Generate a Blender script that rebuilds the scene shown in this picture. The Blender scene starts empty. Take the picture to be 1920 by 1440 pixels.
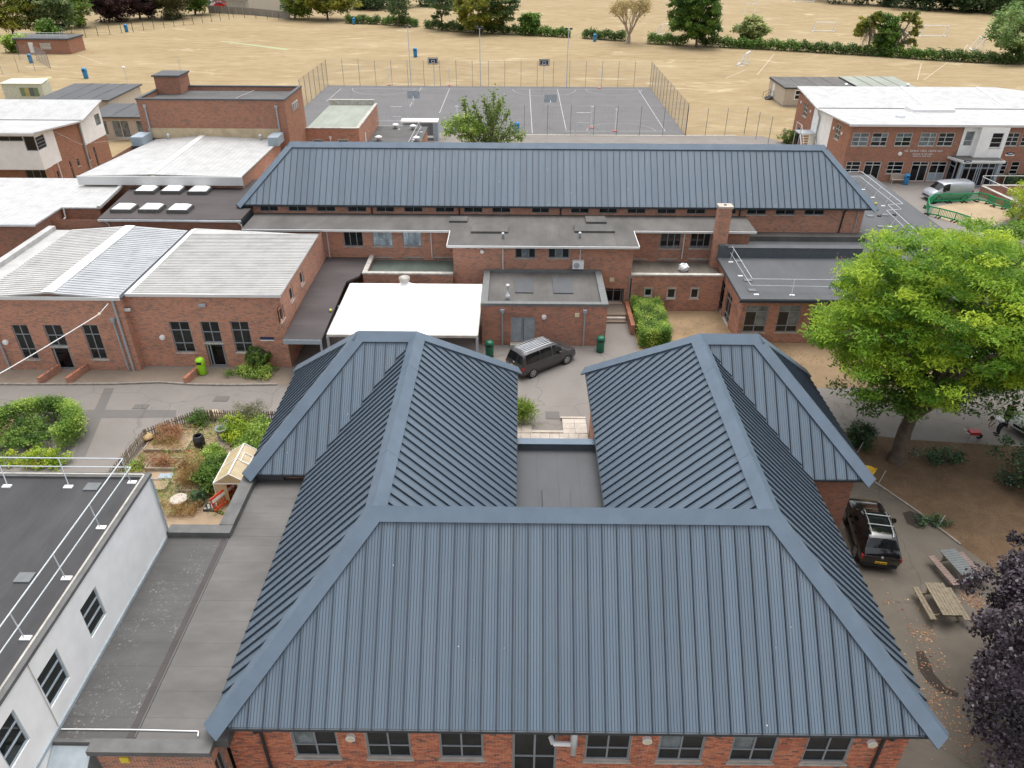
import bpy, math, random
import numpy as np
from mathutils import Matrix, Vector

scene = bpy.context.scene
R = math.radians

# ---------------------------------------------------------------- camera
HC = 26.2                                   # drone height above the car park, metres
FPX, PITCH, YAW, ROLL = 1404.8, R(32.137), R(-0.441), R(0.245)
_f0 = np.array([math.sin(YAW), math.cos(YAW), 0.0]); _r0 = np.array([math.cos(YAW), -math.sin(YAW), 0.0]); _u0 = np.array([0, 0, 1.0])
FW = _f0*math.cos(PITCH) - _u0*math.sin(PITCH)
_up = _f0*math.sin(PITCH) + _u0*math.cos(PITCH)
RT = _r0*math.cos(ROLL) + _up*math.sin(ROLL)
UP = -_r0*math.sin(ROLL) + _up*math.cos(ROLL)
cam = bpy.data.cameras.new('camera'); camo = bpy.data.objects.new('camera', cam)
scene.collection.objects.link(camo)
camo.matrix_world = Matrix(((RT[0], UP[0], -FW[0], 0), (RT[1], UP[1], -FW[1], 0), (RT[2], UP[2], -FW[2], HC), (0, 0, 0, 1)))
cam.sensor_fit = 'HORIZONTAL'; cam.sensor_width = 36; cam.lens = FPX/1920*36
cam.clip_start = 0.5; cam.clip_end = 3000
scene.camera = camo

# ---------------------------------------------------------------- sky, sun, exposure (bright overcast)
world = bpy.data.worlds.new('World'); scene.world = world; world.use_nodes = True
wn = world.node_tree.nodes; wl = world.node_tree.links
for n in list(wn): wn.remove(n)
SUN_EL, SUN_AZ = R(76), R(10)               # high sun behind thin cloud, almost overhead
sky = wn.new('ShaderNodeTexSky'); sky.sky_type = 'NISHITA'; sky.sun_disc = False
sky.sun_elevation = SUN_EL; sky.sun_rotation = SUN_AZ; sky.air_density = 1.0; sky.dust_density = 4.0; sky.ozone_density = 1.0
hs = wn.new('ShaderNodeHueSaturation'); hs.inputs['Saturation'].default_value = 0.22
bg = wn.new('ShaderNodeBackground'); bg.inputs['Strength'].default_value = 0.15
wo = wn.new('ShaderNodeOutputWorld')
wl.new(sky.outputs[0], hs.inputs['Color']); wl.new(hs.outputs[0], bg.inputs['Color']); wl.new(bg.outputs[0], wo.inputs['Surface'])
sun = bpy.data.lights.new('sun', 'SUN'); sun.energy = 0.95; sun.angle = R(60); sun.color = (1.0, 0.965, 0.91)
suno = bpy.data.objects.new('sun', sun); scene.collection.objects.link(suno)
_sd = Vector((math.sin(SUN_AZ)*math.cos(SUN_EL), math.cos(SUN_AZ)*math.cos(SUN_EL), math.sin(SUN_EL)))
suno.rotation_euler = (-_sd).to_track_quat('-Z', 'Y').to_euler()
scene.view_settings.view_transform = 'Standard'; scene.view_settings.look = 'None'
scene.view_settings.exposure = 0.85; scene.view_settings.gamma = 1.0; scene.view_settings.use_curve_mapping = False

# ---------------------------------------------------------------- surveying helpers (photo measurements -> metres in the place)
def ray(px, py):
    return (px-960)/FPX*RT - (py-720)/FPX*UP + FW
def at_z(px, py, z=0.0):
    d = ray(px, py); t = (z-HC)/d[2]; return Vector((d[0]*t, d[1]*t, z))
def at_y(px, py, Y):
    d = ray(px, py); t = Y/d[1]; return Vector((d[0]*t, Y, d[2]*t+HC))
def at_x(px, py, X):
    d = ray(px, py); t = X/d[0]; return Vector((X, d[1]*t, d[2]*t+HC))
def pix(p):
    q = np.array([p[0], p[1], p[2]-HC]); z = q@FW
    return 960+FPX*(q@RT)/z, 720-FPX*(q@UP)/z
def ry(c, xl, xr, yb, yt):
    """opening on a wall plane Y=c, from its bottom edge and its top height"""
    a = at_y(xl, yb, c); b = at_y(xr, yb, c)
    m = (a+b)/2; lo, hi = m.z, m.z+12
    for _ in range(30):
        z = (lo+hi)/2
        if pix((m.x, c, z))[1] > yt: lo = z
        else: hi = z
    return (a.x, b.x, m.z, z)

# ---------------------------------------------------------------- mesh helpers
col = scene.collection
class MB:
    def __init__(s): s.v = []; s.f = []; s.uv = None
    def add(s, vs, fs):
        o = len(s.v); s.v += [tuple(p) for p in vs]; s.f += [tuple(i+o for i in f) for f in fs]; return s
    def quad(s, a, b, c, d): return s.add((a, b, c, d), ((0, 1, 2, 3),))
    def box(s, x0, x1, y0, y1, z0, z1):
        return s.add([(x0,y0,z0),(x1,y0,z0),(x1,y1,z0),(x0,y1,z0),(x0,y0,z1),(x1,y0,z1),(x1,y1,z1),(x0,y1,z1)],
                     [(0,3,2,1),(4,5,6,7),(0,1,5,4),(1,2,6,5),(2,3,7,6),(3,0,4,7)])
    def prism(s, pts, z0, z1):
        n = len(pts); b = [(p[0], p[1], z0) for p in pts] + [(p[0], p[1], z1) for p in pts]
        return s.add(b, [tuple(range(n-1, -1, -1)), tuple(range(n, 2*n))] + [(i, (i+1) % n, (i+1) % n+n, i+n) for i in range(n)])
    def slab(s, pts, t):
        """polygon in space (list of 3d points) thickened downward by t"""
        n = len(pts); b = [tuple(p) for p in pts] + [(p[0], p[1], p[2]-t) for p in pts]
        return s.add(b, [tuple(range(n)), tuple(range(2*n-1, n-1, -1))] + [(i, i+n, (i+1) % n+n, (i+1) % n) for i in range(n)])
    def bar(s, p0, p1, w, h=None, up=(0, 0, 1)):
        p0 = Vector(p0); p1 = Vector(p1); h = h or w; d = (p1-p0).normalized(); u = Vector(up)
        if abs(d.dot(u)) > .98: u = Vector((1, 0, 0))
        sd = d.cross(u).normalized()*(w/2); u2 = sd.cross(d).normalized()*(h/2)
        c = []
        for p in (p0, p1): c += [p-sd-u2, p+sd-u2, p+sd+u2, p-sd+u2]
        return s.add(c, [(0,3,2,1),(4,5,6,7),(0,1,5,4),(1,2,6,5),(2,3,7,6),(3,0,4,7)])
    def tube(s, p0, p1, r, n=8, r2=None):
        p0 = Vector(p0); p1 = Vector(p1); r2 = r if r2 is None else r2; d = (p1-p0).normalized()
        u = Vector((0, 0, 1)) if abs(d.z) < .95 else Vector((1, 0, 0)); a = d.cross(u).normalized(); b = a.cross(d)
        vs = []
        for p, q in ((p0, r), (p1, r2)):
            vs += [p+a*(q*math.cos(2*math.pi*i/n))+b*(q*math.sin(2*math.pi*i/n)) for i in range(n)]
        return s.add(vs, [(i, (i+1) % n, (i+1) % n+n, i+n) for i in range(n)] + [tuple(range(n-1, -1, -1)), tuple(range(n, 2*n))])
    def path(s, pts, r, n=6):
        for a, b in zip(pts[:-1], pts[1:]): s.tube(a, b, r, n)
        return s
    def loft(s, pts, rad, n=8):
        """one continuous tapered tube through the points"""
        pts = [Vector(p) for p in pts]; vs = []
        for i, p in enumerate(pts):
            d = (pts[min(i+1, len(pts)-1)]-pts[max(i-1, 0)]).normalized(); u = Vector((0, 1, 0)) if abs(d.y) < .9 else Vector((1, 0, 0)); a = d.cross(u).normalized(); b = a.cross(d)
            vs += [p+a*(rad[i]*math.cos(2*math.pi*k/n))+b*(rad[i]*math.sin(2*math.pi*k/n)) for k in range(n)]
        fs = [(j*n+k, j*n+(k+1) % n, (j+1)*n+(k+1) % n, (j+1)*n+k) for j in range(len(pts)-1) for k in range(n)]
        return s.add(vs, fs)
    def lathe(s, cx, cy, prof, n=16):
        vs = []; fs = []
        for r, z in prof: vs += [(cx+r*math.cos(2*math.pi*i/n), cy+r*math.sin(2*math.pi*i/n), z) for i in range(n)]
        for k in range(len(prof)-1):
            fs += [(k*n+i, k*n+(i+1) % n, (k+1)*n+(i+1) % n, (k+1)*n+i) for i in range(n)]
        fs += [tuple(range(n-1, -1, -1)), tuple(range((len(prof)-1)*n, len(prof)*n))]
        return s.add(vs, fs)
    def ball(s, c, rx, ry_, rz, n=10, m=6):
        vs = []; fs = []
        for j in range(m+1):
            t = math.pi*j/m
            vs += [(c[0]+rx*math.sin(t)*math.cos(2*math.pi*i/n), c[1]+ry_*math.sin(t)*math.sin(2*math.pi*i/n), c[2]-rz*math.cos(t)) for i in range(n)]
        for j in range(m): fs += [(j*n+i, j*n+(i+1) % n, (j+1)*n+(i+1) % n, (j+1)*n+i) for i in range(n)]
        return s.add(vs, fs)
    def mesh(s, name, m):
        me = bpy.data.meshes.new(name); me.from_pydata(s.v, [], s.f)
        if s.uv:
            l = me.uv_layers.new(name='UVMap')
            for i, lp in enumerate(me.loops): l.data[i].uv = s.uv[lp.vertex_index]
        me.materials.append(m); return me
    def build(s, name, m, parent=None, smooth=False, local=False):
        me = s.mesh(name, m)
        if smooth:
            for p in me.polygons: p.use_smooth = True
        return link(name, me, parent, local)
def link(name, me, parent=None, local=False):
    o = bpy.data.objects.new(name, me); col.objects.link(o)
    if parent is not None:
        o.parent = parent
        if not local:
            off = parent.location if parent.type == 'EMPTY' else Vector((0, 0, 0))
            o.matrix_parent_inverse = Matrix.Translation(-off)
    return o
def tag(o, label, cat, group=None):
    o['label'] = label; o['category'] = cat
    if group: o['group'] = group
    return o
def thing(name, label, cat, loc=(0, 0, 0), group=None):
    o = bpy.data.objects.new(name, None); col.objects.link(o); o.empty_display_size = .3
    o.location = loc; return tag(o, label, cat, group)
def struct(o, kind='structure'): o['kind'] = kind; return o
def dup(root, loc, rz=0.0, label=None, scale=None):
    r = root.copy(); col.objects.link(r); r.location = loc; r.rotation_euler = (0, 0, rz)
    if scale: r.scale = scale
    if label: r['label'] = label
    for ch in list(root.children):
        c = ch.copy(); col.objects.link(c); c.parent = r
        for g in list(ch.children):
            d = g.copy(); col.objects.link(d); d.parent = c
    return r

# ---------------------------------------------------------------- materials
def nt(name):
    m = bpy.data.materials.new(name); m.use_nodes = True
    t = m.node_tree; b = t.nodes['Principled BSDF']; return m, t, b
def N(t, typ, **kw):
    n = t.nodes.new(typ)
    for k, v in kw.items():
        if k in n.inputs: n.inputs[k].default_value = v
        else: setattr(n, k, v)
    return n
def rgb(c): return (c[0], c[1], c[2], 1)
def ramp(t, fac, stops):
    r = N(t, 'ShaderNodeValToRGB'); e = r.color_ramp.elements
    e[0].position, e[0].color = stops[0][0], rgb(stops[0][1]); e[1].position, e[1].color = stops[-1][0], rgb(stops[-1][1])
    for p, c in stops[1:-1]:
        q = e.new(p); q.color = rgb(c)
    t.links.new(fac, r.inputs[0]); return r.outputs[0]
def mixc(t, fac, a, b, mode='MIX'):
    m = N(t, 'ShaderNodeMix', data_type='RGBA', blend_type=mode)
    for s, v in ((0, fac), (6, a), (7, b)):
        if hasattr(v, 'is_output'): t.links.new(v, m.inputs[s])
        elif s == 0: m.inputs[0].default_value = v
        else: m.inputs[s].default_value = rgb(v)
    return m.outputs[2]
def pos(t): return N(t, 'ShaderNodeNewGeometry').outputs['Position']
def noise(t, vec, scale, detail=3, rough=.55, dist=0.0):
    n = N(t, 'ShaderNodeTexNoise', Scale=scale, Detail=detail, Roughness=rough, Distortion=dist); t.links.new(vec, n.inputs['Vector']); return n.outputs['Fac']
def scaled(t, vec, s):
    n = N(t, 'ShaderNodeMapping'); n.inputs['Scale'].default_value = s; t.links.new(vec, n.inputs['Vector']); return n.outputs[0]
def bump(t, b, h, strength=.4, dist=.02):
    n = N(t, 'ShaderNodeBump', Strength=strength, Distance=dist); t.links.new(h, n.inputs['Height']); t.links.new(n.outputs[0], b.inputs['Normal'])
def plain(name, c, rough=.6, metal=0.0, var=.12, sc=3.0, spec=.5, bmp=0.0):
    """one colour, with slight large and fine unevenness"""
    m, t, b = nt(name); p = pos(t)
    f = noise(t, p, sc, 4)
    lo = tuple(x*(1-var) for x in c); hi = tuple(min(1, x*(1+var)) for x in c)
    t.links.new(ramp(t, f, [(.3, lo), (.7, hi)]), b.inputs['Base Color'])
    b.inputs['Roughness'].default_value = rough; b.inputs['Metallic'].default_value = metal; b.inputs['Specular IOR Level'].default_value = spec
    if bmp: bump(t, b, noise(t, p, 60, 3), bmp, .01)
    return m
def brick(name, c1, c2, c3, mortar, stain=(.10, .075, .06), amt=.35):
    m, t, b = nt(name); p = pos(t)
    sp = N(t, 'ShaderNodeSeparateXYZ'); t.links.new(p, sp.inputs[0])
    ad = N(t, 'ShaderNodeMath', operation='ADD'); t.links.new(sp.outputs[0], ad.inputs[0]); t.links.new(sp.outputs[1], ad.inputs[1])
    cb = N(t, 'ShaderNodeCombineXYZ'); t.links.new(ad.outputs[0], cb.inputs[0]); t.links.new(sp.outputs[2], cb.inputs[1])
    br = N(t, 'ShaderNodeTexBrick', offset=.5, offset_frequency=2, squash=1.0, squash_frequency=2)
    t.links.new(cb.outputs[0], br.inputs['Vector'])
    for k, v in (('Scale', 1.0), ('Mortar Size', .010), ('Mortar Smooth', .2), ('Bias', -.1), ('Brick Width', .225), ('Row Height', .075)): br.inputs[k].default_value = v
    br.inputs['Color1'].default_value = rgb(c1); br.inputs['Color2'].default_value = rgb(c2); br.inputs['Mortar'].default_value = rgb(mortar)
    # burnt headers scattered through the wall
    wn_ = N(t, 'ShaderNodeTexVoronoi', feature='F1', Scale=1.0); t.links.new(scaled(t, cb.outputs[0], (4.44, 13.3, 1)), wn_.inputs['Vector'])
    sep = N(t, 'ShaderNodeSeparateColor'); t.links.new(wn_.outputs['Color'], sep.inputs[0])
    mk = ramp(t, sep.outputs[0], [(.74, (0, 0, 0)), (.80, (1, 1, 1))])
    isb = N(t, 'ShaderNodeMath', operation='SUBTRACT'); isb.inputs[0].default_value = 1.0; t.links.new(br.outputs['Fac'], isb.inputs[1])
    mm = N(t, 'ShaderNodeMath', operation='MULTIPLY'); t.links.new(mk, mm.inputs[0]); t.links.new(isb.outputs[0], mm.inputs[1])
    c = mixc(t, mm.outputs[0], br.outputs['Color'], c3)
    big = noise(t, scaled(t, p, (.5, .5, .9)), .9, 5, .6)
    c = mixc(t, ramp(t, big, [(.48, (0, 0, 0)), (.8, (amt, amt, amt))]), c, stain)
    t.links.new(c, b.inputs['Base Color']); b.inputs['Roughness'].default_value = .9; b.inputs['Specular IOR Level'].default_value = .2
    bump(t, b, isb.outputs[0], .5, .012)
    return m
BRICK = brick('red_brick', (.52, .205, .118), (.39, .14, .085), (.22, .115, .09), (.56, .43, .34))
BRICK_B = brick('brown_brick', (.40, .165, .10), (.31, .118, .072), (.20, .11, .085), (.40, .28, .21), amt=.25)
BRICK_W = brick('old_red_brick', (.49, .185, .10), (.36, .125, .075), (.20, .11, .09), (.52, .40, .33), stain=(.07, .05, .045), amt=.6)

METAL_DARK = plain('dark_gutter_metal', (.035, .045, .055), .45, .2)
SEAM = plain('seam_shade_navy', (.046, .062, .084), .5, .1)  # shade on the seam sides is put into this dark colour
def seam_metal(name, base, rib=0.0):
    m, t, b = nt(name); uv = N(t, 'ShaderNodeUVMap').outputs[0]; p = pos(t)
    oi = N(t, 'ShaderNodeObjectInfo').outputs['Random']
    lo = tuple(x*.90 for x in base); hi = tuple(x*1.10 for x in base)
    c = ramp(t, oi, [(0, lo), (1, hi)])
    c = mixc(t, ramp(t, noise(t, scaled(t, uv, (9, .5, 1)), 1.0, 4), [(.35, (0, 0, 0)), (.75, (.35, .35, .35))]), c, tuple(x*.72 for x in base))
    c = mixc(t, ramp(t, noise(t, p, .35, 3), [(.45, (0, 0, 0)), (.7, (.25, .25, .25))]), c, (.17, .20, .23))
    st = noise(t, scaled(t, uv, (26, .22, 1)), 1.0, 5, .7)                                              # run-off streaks
    c = mixc(t, ramp(t, st, [(.52, (0, 0, 0)), (.72, (.4, .4, .4))]), c, tuple(x*1.35 for x in base))
    c = mixc(t, ramp(t, noise(t, p, 2.6, 5, .7), [(.58, (0, 0, 0)), (.74, (.3, .3, .3))]), c, (.13, .14, .13))
    dr = N(t, 'ShaderNodeTexVoronoi', feature='F1', Scale=1.25); t.links.new(p, dr.inputs['Vector'])      # bird droppings
    c = mixc(t, ramp(t, dr.outputs['Distance'], [(.025, (1, 1, 1)), (.032, (0, 0, 0))]), c, (.75, .78, .80))
    t.links.new(c, b.inputs['Base Color']); b.inputs['Roughness'].default_value = .34; b.inputs['Metallic'].default_value = .12; b.inputs['Specular IOR Level'].default_value = .75
    if rib:
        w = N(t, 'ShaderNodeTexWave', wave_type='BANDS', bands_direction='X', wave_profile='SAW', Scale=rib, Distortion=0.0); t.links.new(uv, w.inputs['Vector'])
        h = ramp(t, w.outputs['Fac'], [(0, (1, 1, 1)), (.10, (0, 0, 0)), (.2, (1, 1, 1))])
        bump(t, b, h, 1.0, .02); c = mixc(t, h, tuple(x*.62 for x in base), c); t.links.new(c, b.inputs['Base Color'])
    return m
METAL = seam_metal('slate_blue_standing_seam', (.122, .165, .212), rib=3.1)
METAL_CAP = plain('slate_blue_flashing', (.112, .152, .198), .42, .1, .10, 1.2)
def felt(name, c, lap=1.0, axis='y', lichen=0.0, var=.25):
    """mineral felt / membrane: laps, ponding stains, lichen"""
    m, t, b = nt(name); p = pos(t); sp = N(t, 'ShaderNodeSeparateXYZ'); t.links.new(p, sp.inputs[0])
    f = noise(t, scaled(t, p, (.6, .25, 1) if axis == 'x' else (.25, .6, 1)), 1.1, 6, .62)
    lo = tuple(x*(1-var) for x in c); hi = tuple(min(1, x*(1+var*1.4)) for x in c)
    cc = ramp(t, f, [(.25, lo), (.5, c), (.78, hi)])
    mo = N(t, 'ShaderNodeMath', operation='FRACT'); dv = N(t, 'ShaderNodeMath', operation='DIVIDE'); dv.inputs[1].default_value = lap
    t.links.new(sp.outputs[1 if axis == 'y' else 0], dv.inputs[0]); t.links.new(dv.outputs[0], mo.inputs[0])
    ln = ramp(t, mo.outputs[0], [(0, (1, 1, 1)), (.012, (1, 1, 1)), (.025, (0, 0, 0))])
    cc = mixc(t, mixc(t, .55, (0, 0, 0), ln), cc, tuple(x*.5 for x in c))
    if lichen:
        s2 = ramp(t, noise(t, p, 9, 4, .7), [(.62-lichen*.08, (0, 0, 0)), (.70, (1, 1, 1))])
        g2 = ramp(t, noise(t, p, .7, 3), [(.42, (0, 0, 0)), (.62, (.9, .9, .9))])
        cc = mixc(t, mixc(t, 1.0, s2, g2, 'MULTIPLY'), cc, (.30, .30, .28))
    t.links.new(cc, b.inputs['Base Color']); b.inputs['Roughness'].default_value = .78; b.inputs['Specular IOR Level'].default_value = .35
    bump(t, b, noise(t, p, 45, 3), .25, .008)
    return m
FELT_G = felt('grey_mineral_felt', (.092, .090, .088), 1.0, 'y', lichen=.6)
FELT_L = felt('weathered_grey_felt', (.104, .099, .094), 1.05, 'x', var=.3)
FELT_D = felt('dark_brown_felt', (.068, .058, .058), .95, 'y')
FELT_N = felt('new_grey_membrane', (.090, .094, .100), 1.0, 'x', var=.14)
FELT_B = felt('black_felt', (.055, .055, .057), 1.0, 'x', var=.3)
def white_roof(name, c, sheet, axis):
    m, t, b = nt(name); p = pos(t); sp = N(t, 'ShaderNodeSeparateXYZ'); t.links.new(p, sp.inputs[0])
    f = noise(t, scaled(t, p, (.9, .9, 1)), 1.0, 5, .65)
    cc = ramp(t, f, [(.28, tuple(x*.72 for x in c)), (.5, tuple(x*.92 for x in c)), (.72, tuple(x*1.06 for x in c))])
    wv = N(t, 'ShaderNodeTexWave', wave_type='BANDS', bands_direction='Y' if axis == 'y' else 'X', wave_profile='SIN', Scale=1/sheet/2*1.0, Distortion=.15); t.links.new(p, wv.inputs['Vector'])
    cc = mixc(t, ramp(t, wv.outputs['Fac'], [(.0, (.6, .6, .6)), (.35, (0, 0, 0))]), cc, tuple(x*.78 for x in c))
    t.links.new(cc, b.inputs['Base Color']); b.inputs['Roughness'].default_value = .55
    bump(t, b, wv.outputs['Fac'], .4, .03)
    return m
WHITE_A = white_roof('white_profiled_sheet', (.49, .485, .47), .34, 'y')
WHITE_B = white_roof('pale_blue_white_sheet', (.44, .455, .47), .34, 'y')
WHITE_C = white_roof('white_membrane', (.47, .47, .465), .7, 'x')
WPAINT = plain('white_paint', (.78, .78, .77), .5, 0, .05, 2)
RENDER = plain('white_render', (.84, .835, .825), .85, 0, .06, 1.4, bmp=.2)
PVC = plain('white_fabric_membrane', (.86, .86, .86), .55, 0, .02, .6)
STONE = plain('concrete_coping', (.42, .40, .36), .9, 0, .25, 2.5, bmp=.3)
FRAME = plain('grey_window_frame', (.26, .28, .30), .45, .1, .06)
FRAME_W = plain('pale_window_frame', (.55, .57, .57), .45, 0, .05)
BLUEGREY = plain('blue_grey_paint', (.30, .36, .41), .5, 0, .08)
GREYPIPE = plain('grey_downpipe', (.34, .37, .40), .5, 0, .08)
BLACKPIPE = plain('black_downpipe', (.018, .022, .025), .4)
STEEL = plain('galvanised_steel', (.62, .66, .68), .35, .35, .08)
def glass(name, c, rough=.06, ref=.5):
    m, t, b = nt(name); p = pos(t)
    t.links.new(ramp(t, noise(t, p, 1.7, 4, .6), [(.35, tuple(x*.5 for x in c)), (.7, tuple(x*1.5 for x in c))]), b.inputs['Base Color'])
    b.inputs['Roughness'].default_value = rough; b.inputs['Specular IOR Level'].default_value = ref; return m
GLASS = glass('dark_window_glass', (.012, .016, .016), .06, .45)
GLASS_B = glass('glass_with_grey_blind', (.16, .19, .20), .12)
GLASS_S = glass('glass_with_pale_blue_blind', (.42, .52, .58), .15)
GLASS_K = glass('black_glass', (.006, .006, .008), .05, .35)

# ---------------------------------------------------------------- building helpers
def PL(axis, c, nrm):
    return (lambda a, d, z: (a, c-nrm*d, z)) if axis == 'y' else (lambda a, d, z: (c-nrm*d, a, z))
def wall(parent, axis, c, nrm, a0, a1, z0, z1, ops=(), m=None, depth=.14, name='wall'):
    P = PL(axis, c, nrm); b = MB()
    A = sorted({a0, a1, *[min(max(x, a0), a1) for o in ops for x in o[:2]]}); Z = sorted({z0, z1, *[min(max(x, z0), z1) for o in ops for x in o[2:4]]})
    for i in range(len(A)-1):
        for j in range(len(Z)-1):
            ca, cz = (A[i]+A[i+1])/2, (Z[j]+Z[j+1])/2
            if any(o[0] < ca < o[1] and o[2] < cz < o[3] for o in ops): continue
            b.quad(P(A[i], 0, Z[j]), P(A[i+1], 0, Z[j]), P(A[i+1], 0, Z[j+1]), P(A[i], 0, Z[j+1]))
    for o in ops:
        l, r_, lo, hi = o[:4]
        for q in (((l, lo), (l, hi)), ((r_, lo), (r_, hi)), ((l, lo), (r_, lo)), ((l, hi), (r_, hi))):
            (a, z), (a2, z2) = q
            b.quad(P(a, 0, z), P(a2, 0, z2), P(a2, depth, z2), P(a, depth, z))
    return b.build(name, m or BRICK, parent)
def window(parent, axis, c, nrm, op, cols=(0, .5, 1), rows=(0, 1), fm=None, gm=None, sill=True, depth=.09, bar=.06, name='window', sill_m=None, lintel=False):
    """frame (part) with its panes and sill (sub-parts), set back in the opening"""
    P = PL(axis, c, nrm); l, r_, lo, hi = op[:4]; fm = fm or FRAME
    b = MB(); W = r_-l; H = hi-lo
    def bx(a0, a1, d0, d1, z0, z1):
        p = P(a0, d0, z0); q = P(a1, d1, z1)
        b.box(min(p[0], q[0]), max(p[0], q[0]), min(p[1], q[1]), max(p[1], q[1]), z0, z1)
    for x in cols:
        w = bar if x in (0, 1) else bar*.85; a = l+x*W
        a0 = a if x == 0 else (a-w if x == 1 else a-w/2); bx(a0, a0+w, depth-.025, depth+.045, lo, hi)
    for y in rows:
        w = bar if y in (0, 1) else bar*.85; z = lo+y*H
        z0 = z if y == 0 else (z-w if y == 1 else z-w/2); bx(l+.002, r_-.002, depth-.022, depth+.042, z0, z0+w)
    o = b.build(name, fm, parent)
    k = 0
    for i in range(len(cols)-1):
        for j in range(len(rows)-1):
            g = gm[k % len(gm)] if isinstance(gm, (list, tuple)) else (gm or GLASS); k += 1
            if g is None: continue
            pb = MB()
            pb.quad(P(l+cols[i]*W+.01, depth+.01, lo+rows[j]*H+.01), P(l+cols[i+1]*W-.01, depth+.01, lo+rows[j]*H+.01), P(l+cols[i+1]*W-.01, depth+.01, lo+rows[j+1]*H-.01), P(l+cols[i]*W+.01, depth+.01, lo+rows[j+1]*H-.01))
            pb.build('pane', g, o)
    if sill:
        sb = MB(); p = P(l-.06, -.06, 0); q = P(r_+.06, depth-.03, 0)
        sb.box(min(p[0], q[0]), max(p[0], q[0]), min(p[1], q[1]), max(p[1], q[1]), lo-.075, lo-.004); sb.build('sill', sill_m or STONE, o)
    if lintel:
        sb = MB(); p = P(l-.05, -.03, 0); q = P(r_+.05, .03, 0)
        sb.box(min(p[0], q[0]), max(p[0], q[0]), min(p[1], q[1]), max(p[1], q[1]), hi+.004, hi+.08); sb.build('lintel', sill_m or STONE, o)
    return o
def clip_poly(poly, k, lo, hi):
    """clip a 2d polygon to lo <= p[k] <= hi"""
    for sgn, lim in ((1, lo), (-1, hi)):
        out = []
        for i, p in enumerate(poly):
            q = poly[(i+1) % len(poly)]; a = sgn*(p[k]-lim); c = sgn*(q[k]-lim)
            if a >= 0: out.append(p)
            if (a >= 0) != (c >= 0):
                t = a/(a-c); out.append((p[0]+(q[0]-p[0])*t, p[1]+(q[1]-p[1])*t))
        poly = out
        if len(poly) < 3: return []
    return poly
def seam_slope(parent, pts, e0, e1, pitch, m=METAL, seam_h=.068, seam_w=.03, shift=0.0, name='roof_panel', lift=.0, gap=.012):
    """one slope: pts = its 3d polygon, e0-e1 its eave direction; a separate pan with one raised seam per bay"""
    e0 = Vector(e0); U = (Vector(e1)-e0).normalized(); pv = [Vector(p) for p in pts]
    nrm = (pv[1]-pv[0]).cross(pv[2]-pv[0]).normalized()
    if nrm.z < 0: nrm = -nrm
    V = nrm.cross(U)
    if V.z < 0: V = -V
    poly = [((p-e0).dot(U), (p-e0).dot(V)) for p in pv]
    u0 = min(p[0] for p in poly); u1 = max(p[0] for p in poly)
    k = math.floor((u0-shift)/pitch)
    def W(u, v, h): return e0+U*u+V*v+nrm*(h+lift)
    MB().add([W(u, v, -.045) for u, v in poly], [tuple(range(len(poly)))]).build('seam_shade_sheet', METAL_DARK, parent)  # dark sheet under the gaps, added to draw the shade beside the seams
    while k*pitch+shift < u1-1e-4:
        a, c = k*pitch+shift, (k+1)*pitch+shift; k += 1
        q = clip_poly(poly, 0, a+gap, c-.002)
        if len(q) < 3: continue
        b = MB(); n = len(q); b.uv = []
        b.add([W(u, v, 0) for u, v in q], [tuple(range(n))]); b.uv += [(u-a, v) for u, v in q]
        s = clip_poly(poly, 0, a+gap, a+gap+seam_w)
        if len(s) >= 3:
            ns = len(s); b.add([W(u, v, .001) for u, v in s]+[W(u, v, seam_h) for u, v in s], [tuple(range(ns, 2*ns))]+[(i, (i+1) % ns, (i+1) % ns+ns, i+ns) for i in range(ns)])
            b.uv += [(.9, v) for u, v in s]*2
        o = b.build(name, m, parent); o.data.materials.append(SEAM)
        for i, f in enumerate(o.data.polygons): f.material_index = 1 if i else 0
def ridge_cap(parent, p, q, n1, n2, w=.42, h=.10, m=METAL_CAP, name='ridge_cap', e0=0.0, e1=0.0):
    """folded capping in lapped lengths of about three metres"""
    p = Vector(p); q = Vector(q); d = (q-p).normalized(); p = p-d*e0; q = q+d*e1; up = Vector((0, 0, 1))
    def tdir(n):
        n = Vector(n).normalized(); t = n.cross(d).normalized()
        return n, (t if t.z < 0 else -t)
    sides = (tdir(n1), tdir(n2)); k = max(1, round((q-p).length/3.0))
    for i in range(k):
        a, c = p.lerp(q, i/k), p.lerp(q, (i+1)/k)+d*(.10 if i < k-1 else 0); hh = h+(.006 if i % 2 else 0); b = MB()
        for n, t in sides:
            a0, a1 = a+up*hh*1.5, c+up*hh*1.5; c0, c1 = a+t*w+n*hh, c+t*w+n*hh; d0, d1 = a+t*w+n*.004, c+t*w+n*.004
            b.quad(a0, a1, c1, c0); b.quad(c0, c1, d1, d0); b.add((a0, c0, d0, a), ((0, 1, 2, 3),)); b.add((a1, c1, d1, c), ((0, 1, 2, 3),))
        b.build(name, m, parent)
def downpipe(parent, pts, r=.05, m=None, name='downpipe', hopper=False, n=8):
    b = MB().path([Vector(p) for p in pts], r, n)
    o = b.build(name, m or GREYPIPE, parent)
    if hopper:
        p = Vector(pts[0]); MB().lathe(p.x, p.y, [(.06, p.z-.28), (.15, p.z-.1), (.16, p.z+.12), (.13, p.z+.12)], 8).build('hopper', m or GREYPIPE, o)
    return o
def round_light(parent, axis, c, nrm, a, z, r=.17, m=None):
    P = PL(axis, c, nrm); x, y, _ = P(a, 0, 0); x2, y2, _ = P(a, -.12, 0)
    o = MB().tube((x, y, z), (x2, y2, z), r, 14).build('bulkhead_light', WPAINT, parent)
    x3, y3, _ = P(a, -.15, 0)
    MB().tube((x2, y2, z), (x3, y3, z), r*.78, 12, r*.6).build('diffuser', m or DIFF, o); return o
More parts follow.
